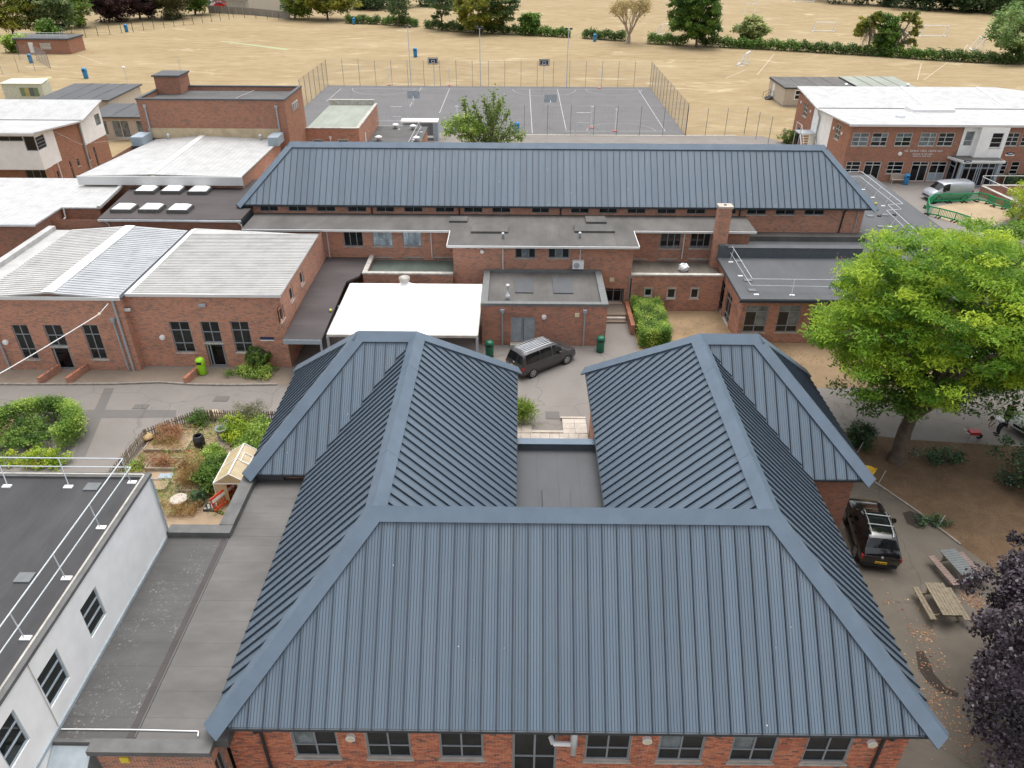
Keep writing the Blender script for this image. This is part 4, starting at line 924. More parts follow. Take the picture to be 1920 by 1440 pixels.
# ================================================================ SKYLIGHT BLOCK, BACK-LEFT BLOCKS
SK = thing('skylight_flat_roof_block', 'brick block with dark felt roof carrying six white skylights', 'building', (-28, 60, 0))
sz = 5.9
s0 = at_z(190, 405, sz); s1 = at_z(452, 411, sz)
MB().prism([(s0.x, 56.1), (s1.x, 56.1), (s1.x, 59.15), (-22.1, 59.3), (-22.1, 66.5), (s0.x-1.1, 66.5)], sz-.15, sz).build('felt_roof', FELT_B if False else FELT_D, SK)
wall(SK, 'y', 56.35, -1, -36.8, s1.x-.05, 0, sz-.15, [], BRICK_B); wall(SK, 'x', s1.x-.05, 1, 56.35, 59.2, 0, sz-.15, [], METAL_DARK)
MB().box(s0.x, s1.x, 55.98, 56.08, sz-.2, sz-.05).build('gutter', STEEL, SK)
for x in (198, 447): p = at_y(x, 415, 56.2); downpipe(SK, [(p.x, 56.03, sz-.2), (p.x+.15, 56.25, sz-.5), (p.x+.2, 56.25, 4.9)], .05, FASC)
SKY = plain('white_skylight_dome', (.80, .81, .82), .4)
def skylight(x, y):
    p = at_z(x, y, sz+.35); t = thing('roof_skylight', 'white domed skylight', 'skylight', (p.x, p.y, sz), 'skylights on the dark felt roof')
    w, h = .85, .72; MB().box(p.x-w, p.x+w, p.y-h, p.y+h, sz, sz+.28).build('upstand', FELT_G, t)
    b = MB(); vs = [(p.x-w*.86, p.y-h*.86, sz+.29), (p.x+w*.86, p.y-h*.86, sz+.29), (p.x+w*.86, p.y+h*.86, sz+.29), (p.x-w*.86, p.y+h*.86, sz+.29), (p.x-w*.6, p.y-h*.6, sz+.44), (p.x+w*.6, p.y-h*.6, sz+.44), (p.x+w*.6, p.y+h*.6, sz+.44), (p.x-w*.6, p.y+h*.6, sz+.44)]
    b.add(vs, [(0, 1, 5, 4), (1, 2, 6, 5), (2, 3, 7, 6), (3, 0, 4, 7), (4, 5, 6, 7)]); b.build('dome', SKY, t); return t
for i, (x, y) in enumerate(((275, 352), (324, 352), (374, 353), (232, 386), (284, 386), (337, 387))):
    skylight(x, y)['label'] = 'white domed skylight, %s of the %s row on dark felt roof' % (('leftmost', 'middle', 'rightmost')[i % 3], ('back', 'front')[i//3])
W2 = thing('white_sheet_roof_block', 'brick block with large white profiled roof at the left edge behind classrooms', 'building', (-42, 58, 0))
wz = 6.05
MB().slab([(-60, 54.3, wz), (-36.75, 54.3, wz), (-36.75, 58.2, wz), (-33.7, 58.2, wz), (-34.6, 65.8, wz+.05), (-60, 65.8, wz+.05)], .12).build('roof_sheet', WHITE_C, W2)
MB().bar((-33.72, 58.2, wz+.02), (-34.6, 65.8, wz+.08), .28, .22).build('verge', WHITE_A, W2)
wall(W2, 'y', 54.5, -1, -60, -36.9, 0, wz-.12, [], BRICK_B); wall(W2, 'x', -36.9, 1, 54.5, 58.4, 0, wz-.12, [], BRICK_B); wall(W2, 'y', 58.4, -1, -36.9, -33.8, 0, wz-.12, [], BRICK_B)
MB().box(-60, -36.72, 54.2, 54.29, wz-.16, wz-.02).build('gutter', STEEL, W2)
p = at_x(120, 395, -36.8); downpipe(W2, [(-36.6, 58.2, wz-.1), (-36.6, 58.1, wz-.8), (-36.7, 55, wz-1.3), (-36.9, 54.4, wz-1.6)], .06, FASC)
wn2 = at_y(2, 478, 54.5); window(W2, 'y', 54.45, -1, (wn2.x-1.2, wn2.x+.3, wn2.z-.4, wn2.z+.5), (0, .5, 1), (0, 1), FRAME_W, GLASS)

W3 = thing('white_ridged_roof_block', 'brick stage block with pale white ridged roof in front of brick tower', 'building', (-31, 66, 0))
z3 = 7.0; ridx = -31.5
MB().slab([(-37.8, 63.6, z3), (ridx, 63.6, z3+.16), (ridx, 76, z3+.34), (-36.2, 76, z3)], .1).build('roof_sheet', WHITE_C, W3)
MB().slab([(ridx, 63.6, z3+.16), (-23.75, 63.6, z3), (-23.75, 76, z3), (ridx, 76, z3+.34)], .1).build('roof_sheet', WHITE_C, W3)
MB().bar((ridx, 63.6, z3+.18), (ridx, 76, z3+.36), .55, .04).build('ridge_flashing', WPAINT, W3)
MB().box(-37.9, -23.7, 63.45, 63.58, z3-.75, z3-.0).build('fascia', FASC, W3)
wall(W3, 'y', 63.9, -1, -37.7, -23.85, 0, z3-.1, [], BRICK); wall(W3, 'x', -23.85, 1, 63.9, 76, 0, z3-.1, [], BRICK); wall(W3, 'x', -37.7, -1, 63.9, 76, 0, z3-.1, [], BRICK)
MB().box(-23.8, -22.6, 69, 75.5, 4.9, 5.25).build('side_roof', WHITE_A, W3)
MB().box(-24.3, -23.3, 73.6, 75.7, z3, z3+.8).build('duct_end', BLUEGREY, W3); MB().box(-37.6, -36.4, 73.6, 75.7, z3-.1, z3+.75).build('duct_end', BLUEGREY, W3)
for x, y in ((317, 261), (489, 262)):
    p = at_z(x, y, z3+.1); MB().lathe(p.x, p.y, [(.13, z3), (.13, z3+.45), (.2, z3+.5), (.05, z3+.65)], 10).build('roof_vent', STEEL, W3, True)
TW = thing('brick_fly_tower', 'tall plain red brick fly tower with flat felt roof and small brick penthouse', 'tower', (-30, 79, 0))
tz = 10.7; tx0, tx1, ty0, ty1 = -37.3, -22.85, 76.05, 82.8
CREAM = plain('cream_stone_band', (.50, .40, .26), .9, 0, .2, 1)
wall(TW, 'y', ty0, -1, tx0, tx1, 0, tz, [], BRICK_B); wall(TW, 'x', tx1, 1, ty0, ty1, 0, tz, [], BRICK_B); wall(TW, 'x', tx0, -1, ty0, ty1, 0, tz, [], BRICK_B); wall(TW, 'y', ty1, 1, tx0, tx1, 0, tz, [], BRICK_B)
MB().box(tx0+.3, tx1-.3, ty0+.3, ty1-.3, tz-.5, tz-.32).build('felt_roof', FELT_G, TW)
for x0, x1, y0, y1 in ((tx0-.06, tx1+.06, ty0-.06, ty0+.3), (tx0-.06, tx1+.06, ty1-.3, ty1+.06), (tx0-.06, tx0+.3, ty0+.3, ty1-.3), (tx1-.3, tx1+.06, ty0+.3, ty1-.3)): MB().box(x0, x1, y0, y1, tz, tz+.14).build('coping', FELT_N, TW); 
for x0, x1, y0, y1 in ((tx0+.02, tx1-.02, ty0+.02, ty0+.28), (tx0+.02, tx1-.02, ty1-.28, ty1-.02), (tx0+.02, tx0+.28, ty0+.28, ty1-.28), (tx1-.28, tx1-.02, ty0+.28, ty1-.28)): MB().box(x0, x1, y0, y1, tz-.5, tz-.002).build('parapet', BRICK_B, TW)
MB().box(tx0+.5, tx1-.8, ty0-.03, ty0-.005, z3+.1, z3+1.05).build('stone_band', CREAM, TW)
p = at_z(283, 165, tz+.5); MB().box(tx0+.2, tx0+2.7, ty1-2.3, ty1+.3, tz-.3, tz+1.35).build('penthouse', BRICK_B, TW); MB().box(tx0+.05, tx0+2.85, ty1-2.45, ty1+.45, tz+1.35, tz+1.5).build('penthouse_roof', FELT_N, TW)
MB().bar((tx0+8.6, ty0+.3, tz-.28), (tx0+9.6, ty1-.3, tz-.28), .06).build('roof_joint', STONE, TW)
for x in (tx0+.75, tx1-.85): downpipe(TW, [(x, ty0-.12, tz-.55), (x, ty0-.12, z3+.4)], .075, GREYPIPE, hopper=True)
for i in range(3): MB().path([(tx1+.04, ty0+2.4+i*.75, tz-1.5), (tx1+.04, ty0+2.4+i*.75, tz-.8), (tx1+.04, ty0+2.9+i*.75, tz-.8), (tx1+.04, ty0+2.9+i*.75, tz-1.5)], .05, 6).build('steel_staple', STEEL, TW)
MB().tube((tx0+2.2, ty1-.2, tz+1.4), (tx0+2.2, ty1-.2, tz+3.0), .025, 6).build('aerial', STEEL, TW)
MBk = thing('mid_brick_block', 'small brick block with pale green-grey roof and stone coping right of brick tower', 'building', (-20, 85, 0))
PALE = felt('pale_green_grey_felt', (.27, .29, .25), 2.0, 'x', var=.15)
mz = 6.6; mx1 = at_z(672, 242, mz).x; my0 = at_z(640, 242, mz).y; my1 = at_z(640, 195, mz).y
mo = ops_y(my0+.1, [(586, 607, 268, 262), (633, 654, 268, 262)])
wall(MBk, 'y', my0+.1, -1, tx1, mx1, 0, mz, mo, BRICK); wall(MBk, 'x', mx1, 1, my0+.1, my1, 0, mz, [], BRICK)
for o in mo: window(MBk, 'y', my0+.1, -1, (o[0], o[1], o[2]-.6, o[3]), (0, 1), (0, 1), FRAME_W, GLASS, lintel=True, bar=.1)
MB().box(tx1, mx1-.25, my0+.3, my1, mz-.15, mz-.05).build('felt_roof', PALE, MBk)
MB().box(tx1, mx1+.05, my0, my0+.3, mz, mz+.12).build('coping', STONE, MBk); MB().box(mx1-.3, mx1+.05, my0+.3, my1, mz, mz+.12).build('coping', STONE, MBk)
MB().box(tx1, mx1-.3, my1-.3, my1+.1, mz-.1, mz+.55).build('back_parapet', STONE, MBk)
p = at_y(619, 258, my0); downpipe(MBk, [(p.x, my0, p.z), (p.x, my0, 0)], .05, FASC, hopper=True)
MB().box(mx1+.005, mx1+.04, my0+3.2, my0+3.6, mz-2.2, mz-1.2).build('wall_plate', WPAINT, MBk)
SRf = thing('low_flat_roof_store', 'low flat-roofed store with round roof vents and guardrail behind hall ridge', 'building', (-14, 90, 0))
MB().box(mx1+.02, -11.2, 85, 93.8, 0, 4.0).build('wall', BRICK, SRf); MB().box(mx1+.0, -11.1, 84.9, 93.9, 4.0, 4.15).build('felt_roof', FELT_G, SRf)
for x, y in ((710, 263), (781, 264), (742, 240), (775, 242)):
    p = at_z(x, y, 4.2); MB().lathe(p.x, p.y, [(.2, 4.15), (.2, 4.5), (.42, 4.5), (.42, 4.62), (.1, 4.75)], 12).build('roof_vent', WPAINT, SRf, True)
roof_rail('thin steel guardrail on low store roof behind the hall ridge', [at_z(765, 268, 5.1), at_z(787, 226, 5.1), at_z(705, 227, 5.1)], [at_z(772, 268, 4.6), at_z(790, 236, 4.6), at_z(705, 236, 4.6)],
          [(at_z(x, y, 5.1), at_z(x+3, y+16, 4.16)) for x, y in ((770, 258), (786, 228), (745, 227))], [at_z(x, y, 4.16) for x, y in ((775, 262), (790, 248), (748, 243))])
SHL = thing('steel_shelter', 'small grey steel shelter with white flat top at near left side of the court', 'shelter', (-13.4, 104.5, 0))
MB().box(-15.9, -10.9, 103.6, 105.4, 2.35, 2.55).build('roof', WPAINT, SHL); MB().box(-11.6, -10.95, 103.65, 105.3, 0, 2.35).build('side_panel', BLUEGREY, SHL)
MB().box(-15.8, -11.65, 105.15, 105.25, .3, 2.3).build('back_panel', BLUEGREY, SHL)
for x in (-15.8, -13.4): MB().bar((x, 103.7, 0), (x, 103.7, 2.35), .08).build('post', STEEL, SHL)
# ================================================================ WHITE-BAND BLOCK, far left
WBB = thing('white_band_school_block', 'two-storey brick and white panel block with butterfly roof at far left', 'building', (-62, 84, 0))
wX = -49.5; fY = 77.7
MB().slab([(-85, 76.9, 7.3), (-49.0, 76.9, 7.3), (-49.0, 86.4, 6.35), (-85, 86.4, 6.35)], .16).build('roof_sheet', WHITE_C, WBB)
MB().slab([(-85, 86.45, 6.35), (-49.0, 86.45, 6.35), (-49.0, 91.7, 7.5), (-85, 91.7, 7.5)], .16).build('roof_sheet', WHITE_C, WBB)
MB().box(-85, -49.1, 86.3, 86.55, 6.33, 6.39).build('valley_gutter', METAL_DARK, WBB)
MB().box(-85, -48.95, 76.78, 76.89, 7.05, 7.28).build('fascia', FASC, WBB)
zb = 3.35
bw = [(at_y(48, 275, fY).x, wX-.02, at_y(60, 283, fY).z, 6.75), (at_y(-60, 260, fY).x, at_y(43, 262, fY).x, at_y(20, 265, fY).z, 6.75)]
wall(WBB, 'y', fY, -1, -85, wX, zb, 7.05, bw, RENDER); window(WBB, 'y', fY, -1, bw[0], (0, 1), (0, 1), FRAME, GLASS_K, sill=False); window(WBB, 'y', fY, -1, bw[1], (0, .2, .45, .75, 1), (0, 1), FRAME, GLASS_K, sill=False)
MB().box(-85, wX, fY+.02, fY+1.5, zb-.05, zb).build('soffit', RENDER, WBB)
lw = ry(fY+1.5, 52, 92, 336, 311); lw = (lw[0], lw[1], .1, lw[3])
wall(WBB, 'y', fY+1.5, -1, -85, wX, 0, zb, [lw], BRICK_B); window(WBB, 'y', fY+1.5, -1, lw, (0, .33, .67, 1), (0, 1), FRAME, GLASS_K, sill=False, name='glazed_doors')
cw = (fY+.05, fY+1.7, bw[0][2], 6.6)
def roof_z(y): return (7.3-(y-76.9)*.1 if y < 86.42 else 6.35+(y-86.42)*.218)-.165
def side(x, y0, y1, z0, m, ops=()):
    zl_ = min(roof_z(y0), roof_z(y1)); wall(WBB, 'x', x, 1, y0, y1, z0, zl_, ops, m)
    if abs(roof_z(y0)-roof_z(y1)) > .01: MB().add([(x, y0, zl_), (x, y1, zl_), (x, y0 if roof_z(y0) > zl_ else y1, max(roof_z(y0), roof_z(y1)))], [(0, 1, 2)]).build('wall', m, WBB)
side(wX, fY, 81.2, zb, RENDER, [cw]); window(WBB, 'x', wX, 1, cw, (0, 1), (0, .25, .5, .75, 1), FRAME, GLASS_K, sill=False)
side(wX-.03, 81.2, 86.42, zb, BRICK_B); w9 = (89.9, 91.1, 4.9, 6.15)
side(wX+.03, 86.42, 91.5, 3.6, RENDER, [w9]); window(WBB, 'x', wX+.03, 1, w9, (0, .5, 1), (0, 1), FRAME, GLASS_B, sill=False)
sm = [(79.6, 80.0, .4, 2.6), (82.4, 82.75, .5, 2.9), (83.9, 84.4, 1.9, 2.7), (86.3, 86.8, 1.9, 2.7), (87.9, 88.3, .5, 3.0)]
wall(WBB, 'x', wX-.032, 1, fY, 91.5, 0, 3.6, sm, BRICK_B)
for o in sm: window(WBB, 'x', wX-.032, 1, o, (0, 1), (0, .7, 1), FRAME, GLASS, sill=True)
wall(WBB, 'y', 91.45, 1, -85, wX, 0, 7.25, [], BRICK_B)
downpipe(WBB, [(wX+.25, 86.4, 6.3), (wX+.15, 86.2, 6.0), (wX+.1, 86.0, 0)], .11, GREYPIPE)
downpipe(WBB, [(wX+.1, 80.1, 3.4), (wX+.1, 80.1, 0)], .05, WPAINT)
tag(MB().path([Vector(at_x(92, 242, wX)), Vector((-48, 83, 4.6)), Vector((-42, 92, 3.6))], .02, 5).build('overhead_cable', STONE), 'thin pale cable slung from the butterfly roof to brown timber store', 'cable')

# dark-roofed huts behind
def hut(label, x0, x1, y0, y1, z, rm, wm, front=(), pitchback=0.0):
    t = thing('flat_roof_hut', label, 'hut', ((x0+x1)/2, y0, 0))
    wall(t, 'y', y0, -1, x0, x1, 0, z, [o[:4] for o in front], wm); wall(t, 'x', x1, 1, y0, y1, 0, z, [], wm); wall(t, 'x', x0, -1, y0, y1, 0, z, [], wm); wall(t, 'y', y1, 1, x0, x1, 0, z, [], wm)
    for o in front: window(t, 'y', y0, -1, o[:4], (0, .5, 1), (0, 1), FRAME_W, o[4], sill=False, bar=.1)
    MB().slab([(x0-.3, y0-.4, z+.12), (x1+.3, y0-.4, z+.12), (x1+.3, y1+.3, z+.25+pitchback), (x0-.3, y1+.3, z+.25+pitchback)], .2).build('roof', rm, t)
    n_ = int((x1-x0)/3.2)
    for i in range(1, n_+1): x = x0+(x1-x0)*i/(n_+1); MB().bar((x, y0-.4, z+.14), (x, y1+.3, z+.27+pitchback), .25, .03).build('roof_joint', FELT_L, t)
    return t
CREAMW = plain('cream_timber_wall', (.50, .44, .37), .8, 0, .08)
BEIGE = plain('beige_textured_cladding', (.46, .40, .32), .9, 0, .1, 4, bmp=.3)
hut('low hut with dark felt roof and cream posts between white-band block and brick tower', -57.5, -45.5, 103.0, 110.0, 3.0, FELT_N, CREAMW, [(-56.9, -55.2, .6, 2.6, GLASS_B), (-54.6, -52.3, .3, 2.6, GLASS_B), (-51.4, -49.4, .4, 2.6, GLASS_B), (-48.6, -46.8, .4, 2.6, GLASS)])
hut('higher hut with grey felt roof furthest back behind the cream-posted hut', -68, -58.2, 110.5, 121, 3.6, FELT_N, CREAMW, [])
gb = thing('pale_green_container', 'pale green storage container with painted panel standing at field edge', 'container', (-80, 128, 0))
PGREEN = plain('pale_green_steel', (.52, .54, .44), .7)
MB().box(-83.5, -77.0, 127, 129.6, 0, 2.7).build('body', PGREEN, gb); MB().slab([(-83.7, 126.8, 2.75), (-76.8, 126.8, 2.75), (-77.2, 129.9, 3.0), (-83.3, 129.9, 3.0)], .08).build('lid', PGREEN, gb)
for i, cc in enumerate(((.16, .22, .12), (.40, .34, .14), (.10, .12, .12), (.16, .22, .12))): MB().box(-80.7+i*.75, -80.0+i*.75, 126.95, 126.99, .8, 2.1).build('painted_panel', plain('panel_paint', cc, .7), gb)

# ================================================================ RIGHT-HAND BLOCK with white butterfly roof and entrance
RBD = thing('brick_entrance_block', 'two-storey brown brick block with white butterfly roof, glazed entrance and white bay', 'building', (48, 90, 0))
bX, bY = 37.15, 86.5; bx1 = 78
MB().slab([(36.7, 86.0, 6.55), (bx1, 86.0, 6.55), (bx1, 96.6, 6.0), (36.7, 96.6, 6.0)], .16).build('roof_membrane', WHITE_C, RBD)
rb_x = at_z(1862, 163, 7.0).x
MB().slab([(36.7, 96.65, 6.0), (bx1, 96.65, 6.0), (bx1, 99, 6.2), (rb_x, 105.2, 7.0), (36.7, 105.2, 7.0)], .16).build('roof_membrane', WHITE_C, RBD)
MB().box(36.9, bx1, 96.5, 96.75, 6.0, 6.05).build('valley_gutter', FELT_L, RBD); 
for xa in (1718, 1858):
    p = at_z(xa-30, 162, 7.0); MB().bar((p.x, 105.1, 7.03), (p.x, 96.9, 6.06), .35, .04).build('roof_walkway', WPAINT, RBD)
p = at_z(1738, 205, 6.1); MB().box(p.x-2.5, p.x+2.6, 94.2, 96.4, 6.0, 6.45).build('roof_upstand', WPAINT, RBD)
p = at_z(1688, 219, 6.3); MB().lathe(p.x, p.y, [(.5, 6.2), (.55, 6.35), (.45, 6.5), (.3, 6.6)], 12).build('roof_vent', STEEL, RBD, True)
MB().box(36.65, bx1, 85.9, 85.99, 6.32, 6.57).build('fascia', FASC, RBD)
ups = ops_y(bY, [(1595, 1626, 274, 249), (1631, 1661, 274, 249), (1676, 1706, 274, 249), (1721, 1751, 274, 249), (1755, 1785, 274, 249), (1876, 1906, 274, 249), (1911, 1941, 274, 249)])
lws = ops_y(bY, [(1583, 1610, 325, 303), (1660, 1690, 326, 303), (1856, 1883, 327, 303), (1890, 1906, 327, 303)])
drs = [(o[0], o[1], .05, o[3]) for o in ops_y(bY, [(1614, 1645, 338, 303), (1702, 1733, 338, 303), (1736, 1767, 338, 303)])]
bay = ry(bY, 1793, 1870, 290, 240); bay = (bay[0], bay[1], 3.05, 6.35)
xb = bay[0]+(bay[1]-bay[0])*.34
ent = ry(bY, 1786, 1862, 344, 300)
wall(RBD, 'y', bY, -1, bX, bx1, 0, 6.35, ups+lws+drs+[(bay[0], bay[1], 3.05, 6.34)], BRICK_B)
gms = [[GLASS_B, GLASS_B, GLASS_B, GLASS_B], [GLASS, GLASS_B, GLASS, GLASS], [GLASS, GLASS_B, GLASS_B, GLASS], [GLASS_B], [GLASS], [GLASS], [GLASS]]
for i, o in enumerate(ups): window(RBD, 'y', bY, -1, o, (0, .45, 1) if i % 2 == 0 else (0, .6, 1), (0, .33, .66, 1), FRAME_W, gms[i], bar=.075)
for i, o in enumerate(lws): window(RBD, 'y', bY, -1, o, (0, .4, 1) if i < 2 else (0, .62, 1) if i == 2 else (0, 1), (0, .33, .66, 1), FRAME_W, GLASS_K, bar=.075)
for i, o in enumerate(drs): window(RBD, 'y', bY, -1, o, (0, .5, 1), (0, .82, 1) if i < 2 else (0, .42, .82, 1), FRAME_W, GLASS_K if i < 2 else [BLUEGREY, GLASS_K, GLASS_K], bar=.09, sill=False, name='door')
# white bay over the entrance: recessed part and projecting part
wr = (bay[0]+.35, xb-.25, 4.15, 5.75)
wall(RBD, 'y', bY-.05, -1, bay[0], xb, 3.0, 6.33, [wr], RENDER); window(RBD, 'y', bY-.05, -1, wr, (0, 1), (0, .35, 1), FRAME_W, GLASS_B, sill=False)
wp = (bay[1]-1.7, bay[1]-.45, 4.15, 5.75)
wall(RBD, 'y', bY-.75, -1, xb, bay[1], 3.0, 6.33, [wp], RENDER); window(RBD, 'y', bY-.75, -1, wp, (0, 1), (0, .33, .66, 1), FRAME_W, GLASS_K, sill=True)
wall(RBD, 'x', xb, -1, bY-.75, bY, 3.0, 6.33, [], RENDER); wall(RBD, 'x', bay[1], 1, bY-.75, bY, 3.0, 6.33, [], RENDER)
ex0, ex1, ey = at_z(1783, 345).x, at_z(1850, 346).x, bY-1.7
MB().prism([(ex0-1.0, bY-.02), (ex0-.2, ey-.35), (ex1+.5, ey-.35), (ex1+.5, bY-.02)], 2.75, 3.0).build('entrance_canopy', FASC, RBD); MB().prism([(ex0-.8, bY-.03), (ex0-.1, ey-.2), (ex1+.35, ey-.2), (ex1+.35, bY-.03)], 3.0, 3.05).build('canopy_felt', FELT_G, RBD)
eo = (ex0, ex1, .05, 2.72)
window(RBD, 'y', ey, -1, eo, (0, .07, .25, .44, .5, .56, .75, .93, 1), (0, .78, 1), BLUEGREY, GLASS_K, sill=False, depth=.02, bar=.12, name='entrance_doors')
MB().bar((ex0-.05, ey, 0), (ex0-.05, ey, 2.75), .28).build('entrance_post', BLUEGREY, RBD); MB().bar((ex1+.1, ey, 0), (ex1+.1, ey, 2.75), .28).build('entrance_post', BLUEGREY, RBD)
window(RBD, 'x', ex0-.5, -1, (ey+.3, bY-.05, .05, 2.7), (0, 1), (0, .78, 1), BLUEGREY, GLASS_K, sill=False, depth=.02, bar=.1, name='side_glazing')
NAVY = plain('navy_sign_plate', (.015, .025, .08), .4)
def oval_sign(parent, x, y, z, w, h):
    s = MB().box(x-w/2, x+w/2, y-.03, y, z-h/2, z).build('sign', WPAINT, parent)
    b = MB(); n_ = 20; b.add([(x+w*.5*math.cos(2*math.pi*i/n_), y-.035, z+.02+h*.32*math.sin(2*math.pi*i/n_)) for i in range(n_)]+[(x, y-.045, z+.02)], [(i, (i+1) % n_, n_) for i in range(n_)]); b.build('oval', NAVY, s)
    MB().box(x-w*.22, x+w*.28, y-.052, y-.046, z, z+.06*h/.4).build('print', WPAINT, s)
p = at_y(1894, 288, bY); oval_sign(RBD, p.x, bY-.01, p.z, 1.0, .5); p = at_y(1815, 301, ey-.4); oval_sign(RBD, p.x, ey-.36, 2.95, .95, .42)
# raised lettering, too small to read from here: word groups of small strokes
def lettering(parent, y, x0, x1, z, h, words):
    b = MB(); tot = sum(words)+len(words)-1; cw_ = (x1-x0)/tot; k = 0
    for w_ in words:
        for i in range(w_):
            xx = x0+k*cw_; b.box(xx+cw_*.12, xx+cw_*.3, y-.03, y, z, z+h*(1 if (k*7) % 3 else .8)); b.box(xx+cw_*.3, xx+cw_*.8, y-.03, y, z+h*(.0 if k % 3 else .42), z+h*(.16 if k % 3 else .56))
            if k % 2: b.box(xx+cw_*.62, xx+cw_*.8, y-.03, y, z+h*.16, z+h*.8)
            k += 1
        k += 1
    b.build('raised_lettering', WPAINT, parent)
for (x0, x1, yy, h_, wd) in ((1696, 1768, 282.5, .22, (3, 7, 5, 6, 4)), (1711, 1749, 288, .16, (6, 4, 3, 5, 6)), (1711.5, 1745, 292, .16, (7, 3, 6, 5))):
    a0 = at_y(x0, yy, bY); a1 = at_y(x1, yy, bY); lettering(RBD, bY-.006, a0.x, a1.x, a0.z-.1, h_, wd)
p = at_y(1687, 288, bY); round_light(RBD, 'y', bY, -1, p.x, p.z, .22, WPAINT)
# side wall: brick, white stair bay, brick
sw1 = (89.3, 90.7, 3.9, 5.6); sw2 = (100.9, 102.4, 3.9, 5.6)
wall(RBD, 'x', bX, -1, bY, 92.2, 0, 6.1, [sw1], BRICK_B); window(RBD, 'x', bX, -1, sw1, (0, .5, 1), (0, .33, .66, 1), FRAME_W, GLASS, bar=.075)
wall(RBD, 'x', bX+.02, -1, 92.2, 98.6, 0, 5.9, [], RENDER); wall(RBD, 'x', bX, -1, 98.6, 105, 0, 6.2, [sw2, (101.5, 103.0, .05, 2.3)], BRICK_B)
window(RBD, 'x', bX, -1, sw2, (0, .5, 1), (0, .33, .66, 1), FRAME_W, GLASS, bar=.075); window(RBD, 'x', bX, -1, (101.5, 103.0, .05, 2.3), (0, .5, 1), (0, 1), FRAME, GLASS_K, sill=False, name='door')
wall(RBD, 'y', 105, 1, bX, rb_x, 0, 6.6, [], BRICK_B)
for y, z in ((91.2, 4.9), (88.6, 4.9), (99.6, 5.0), (103.6, 5.3)): MB().ball((bX-.06, y, z), .09, .16, .2, 10, 6).build('wall_light', WPAINT, RBD)
downpipe(RBD, [(bX-.25, 96.6, 5.9), (bX-.25, 96.2, 5.4), (bX-.12, 96.0, 5.1), (bX-.12, 96.0, 0)], .1, GREYPIPE)
# outside stair
stair = thing('steel_fire_escape', 'grey steel fire escape stair with yellow nosings at end of brick entrance block', 'staircase', (36, 97, 0))
MB().box(35.1, 37.1, 96.4, 98.4, 2.9, 3.0).build('landing', GREYPIPE, stair)
YN = plain('yellow_nosing', (.60, .46, .10), .7)
for i in range(11): 
    y = 96.4-i*.27; z = 2.9-i*.25; s = MB().box(35.3, 36.9, y-.3, y, z-.04, z).build('tread', GREYPIPE, stair); MB().box(35.3, 36.9, y-.3, y-.2, z+.003, z+.012).build('nosing', YN, s)
for x in (35.2, 37.0): MB().path([(x, 98.3, 4.0), (x, 96.4, 4.0), (x, 93.5, 1.2)], .025, 6).build('handrail', STEEL, stair); MB().bar((x, 96.4, 2.85), (x, 93.4, .1), .05, .2).build('stringer', STEEL, stair)
for y in (96.5, 98.3): MB().tube((35.2, y, 0), (35.2, y, 4.0), .04, 6).build('post', STEEL, stair)
# planter / ramp walls to the right of the entrance
rw = thing('brick_ramp_walls', 'low brown brick ramp walls with white handrails right of the glazed entrance', 'wall', (54, 80, 0))
r0, r1 = at_z(1838, 370), at_z(1890, 398)
MB().bar((r0.x+.3, r0.y+.8, .5), (r1.x+1.0, r1.y+.6, .35), .35, 1.0).build('wall', BRICK_W, rw); MB().bar((r0.x+.3, r0.y+.8, .52), (r0.x+16, r0.y+1.2, .52), .3, 1.04).build('wall', BRICK_W, rw)
MB().bar((r0.x+.3, r0.y+.8, 1.03), (r1.x+1.0, r1.y+.6, .88), .4, .07).build('coping', STONE, rw); MB().bar((r0.x+.4, r0.y+.82, 1.08), (r0.x+16, r0.y+1.22, 1.08), .36, .07).build('coping', STONE, rw)
for ofs in (0,): MB().path([(r0.x+.5, r0.y+1.6, 1.9), (r0.x+16, r0.y+1.9, 1.9)], .03, 6).build('handrail', WPAINT, rw); MB().path([(r0.x+.5, r0.y+1.6, 1.8), (r1.x+1.6, r1.y+.9, 1.5)], .03, 6).build('handrail', WPAINT, rw)
for i in range(5): MB().tube((r0.x+.6+i*2.4, r0.y+1.62, .9), (r0.x+.6+i*2.4, r0.y+1.62, 1.9), .025, 6).build('handrail_post', WPAINT, rw)

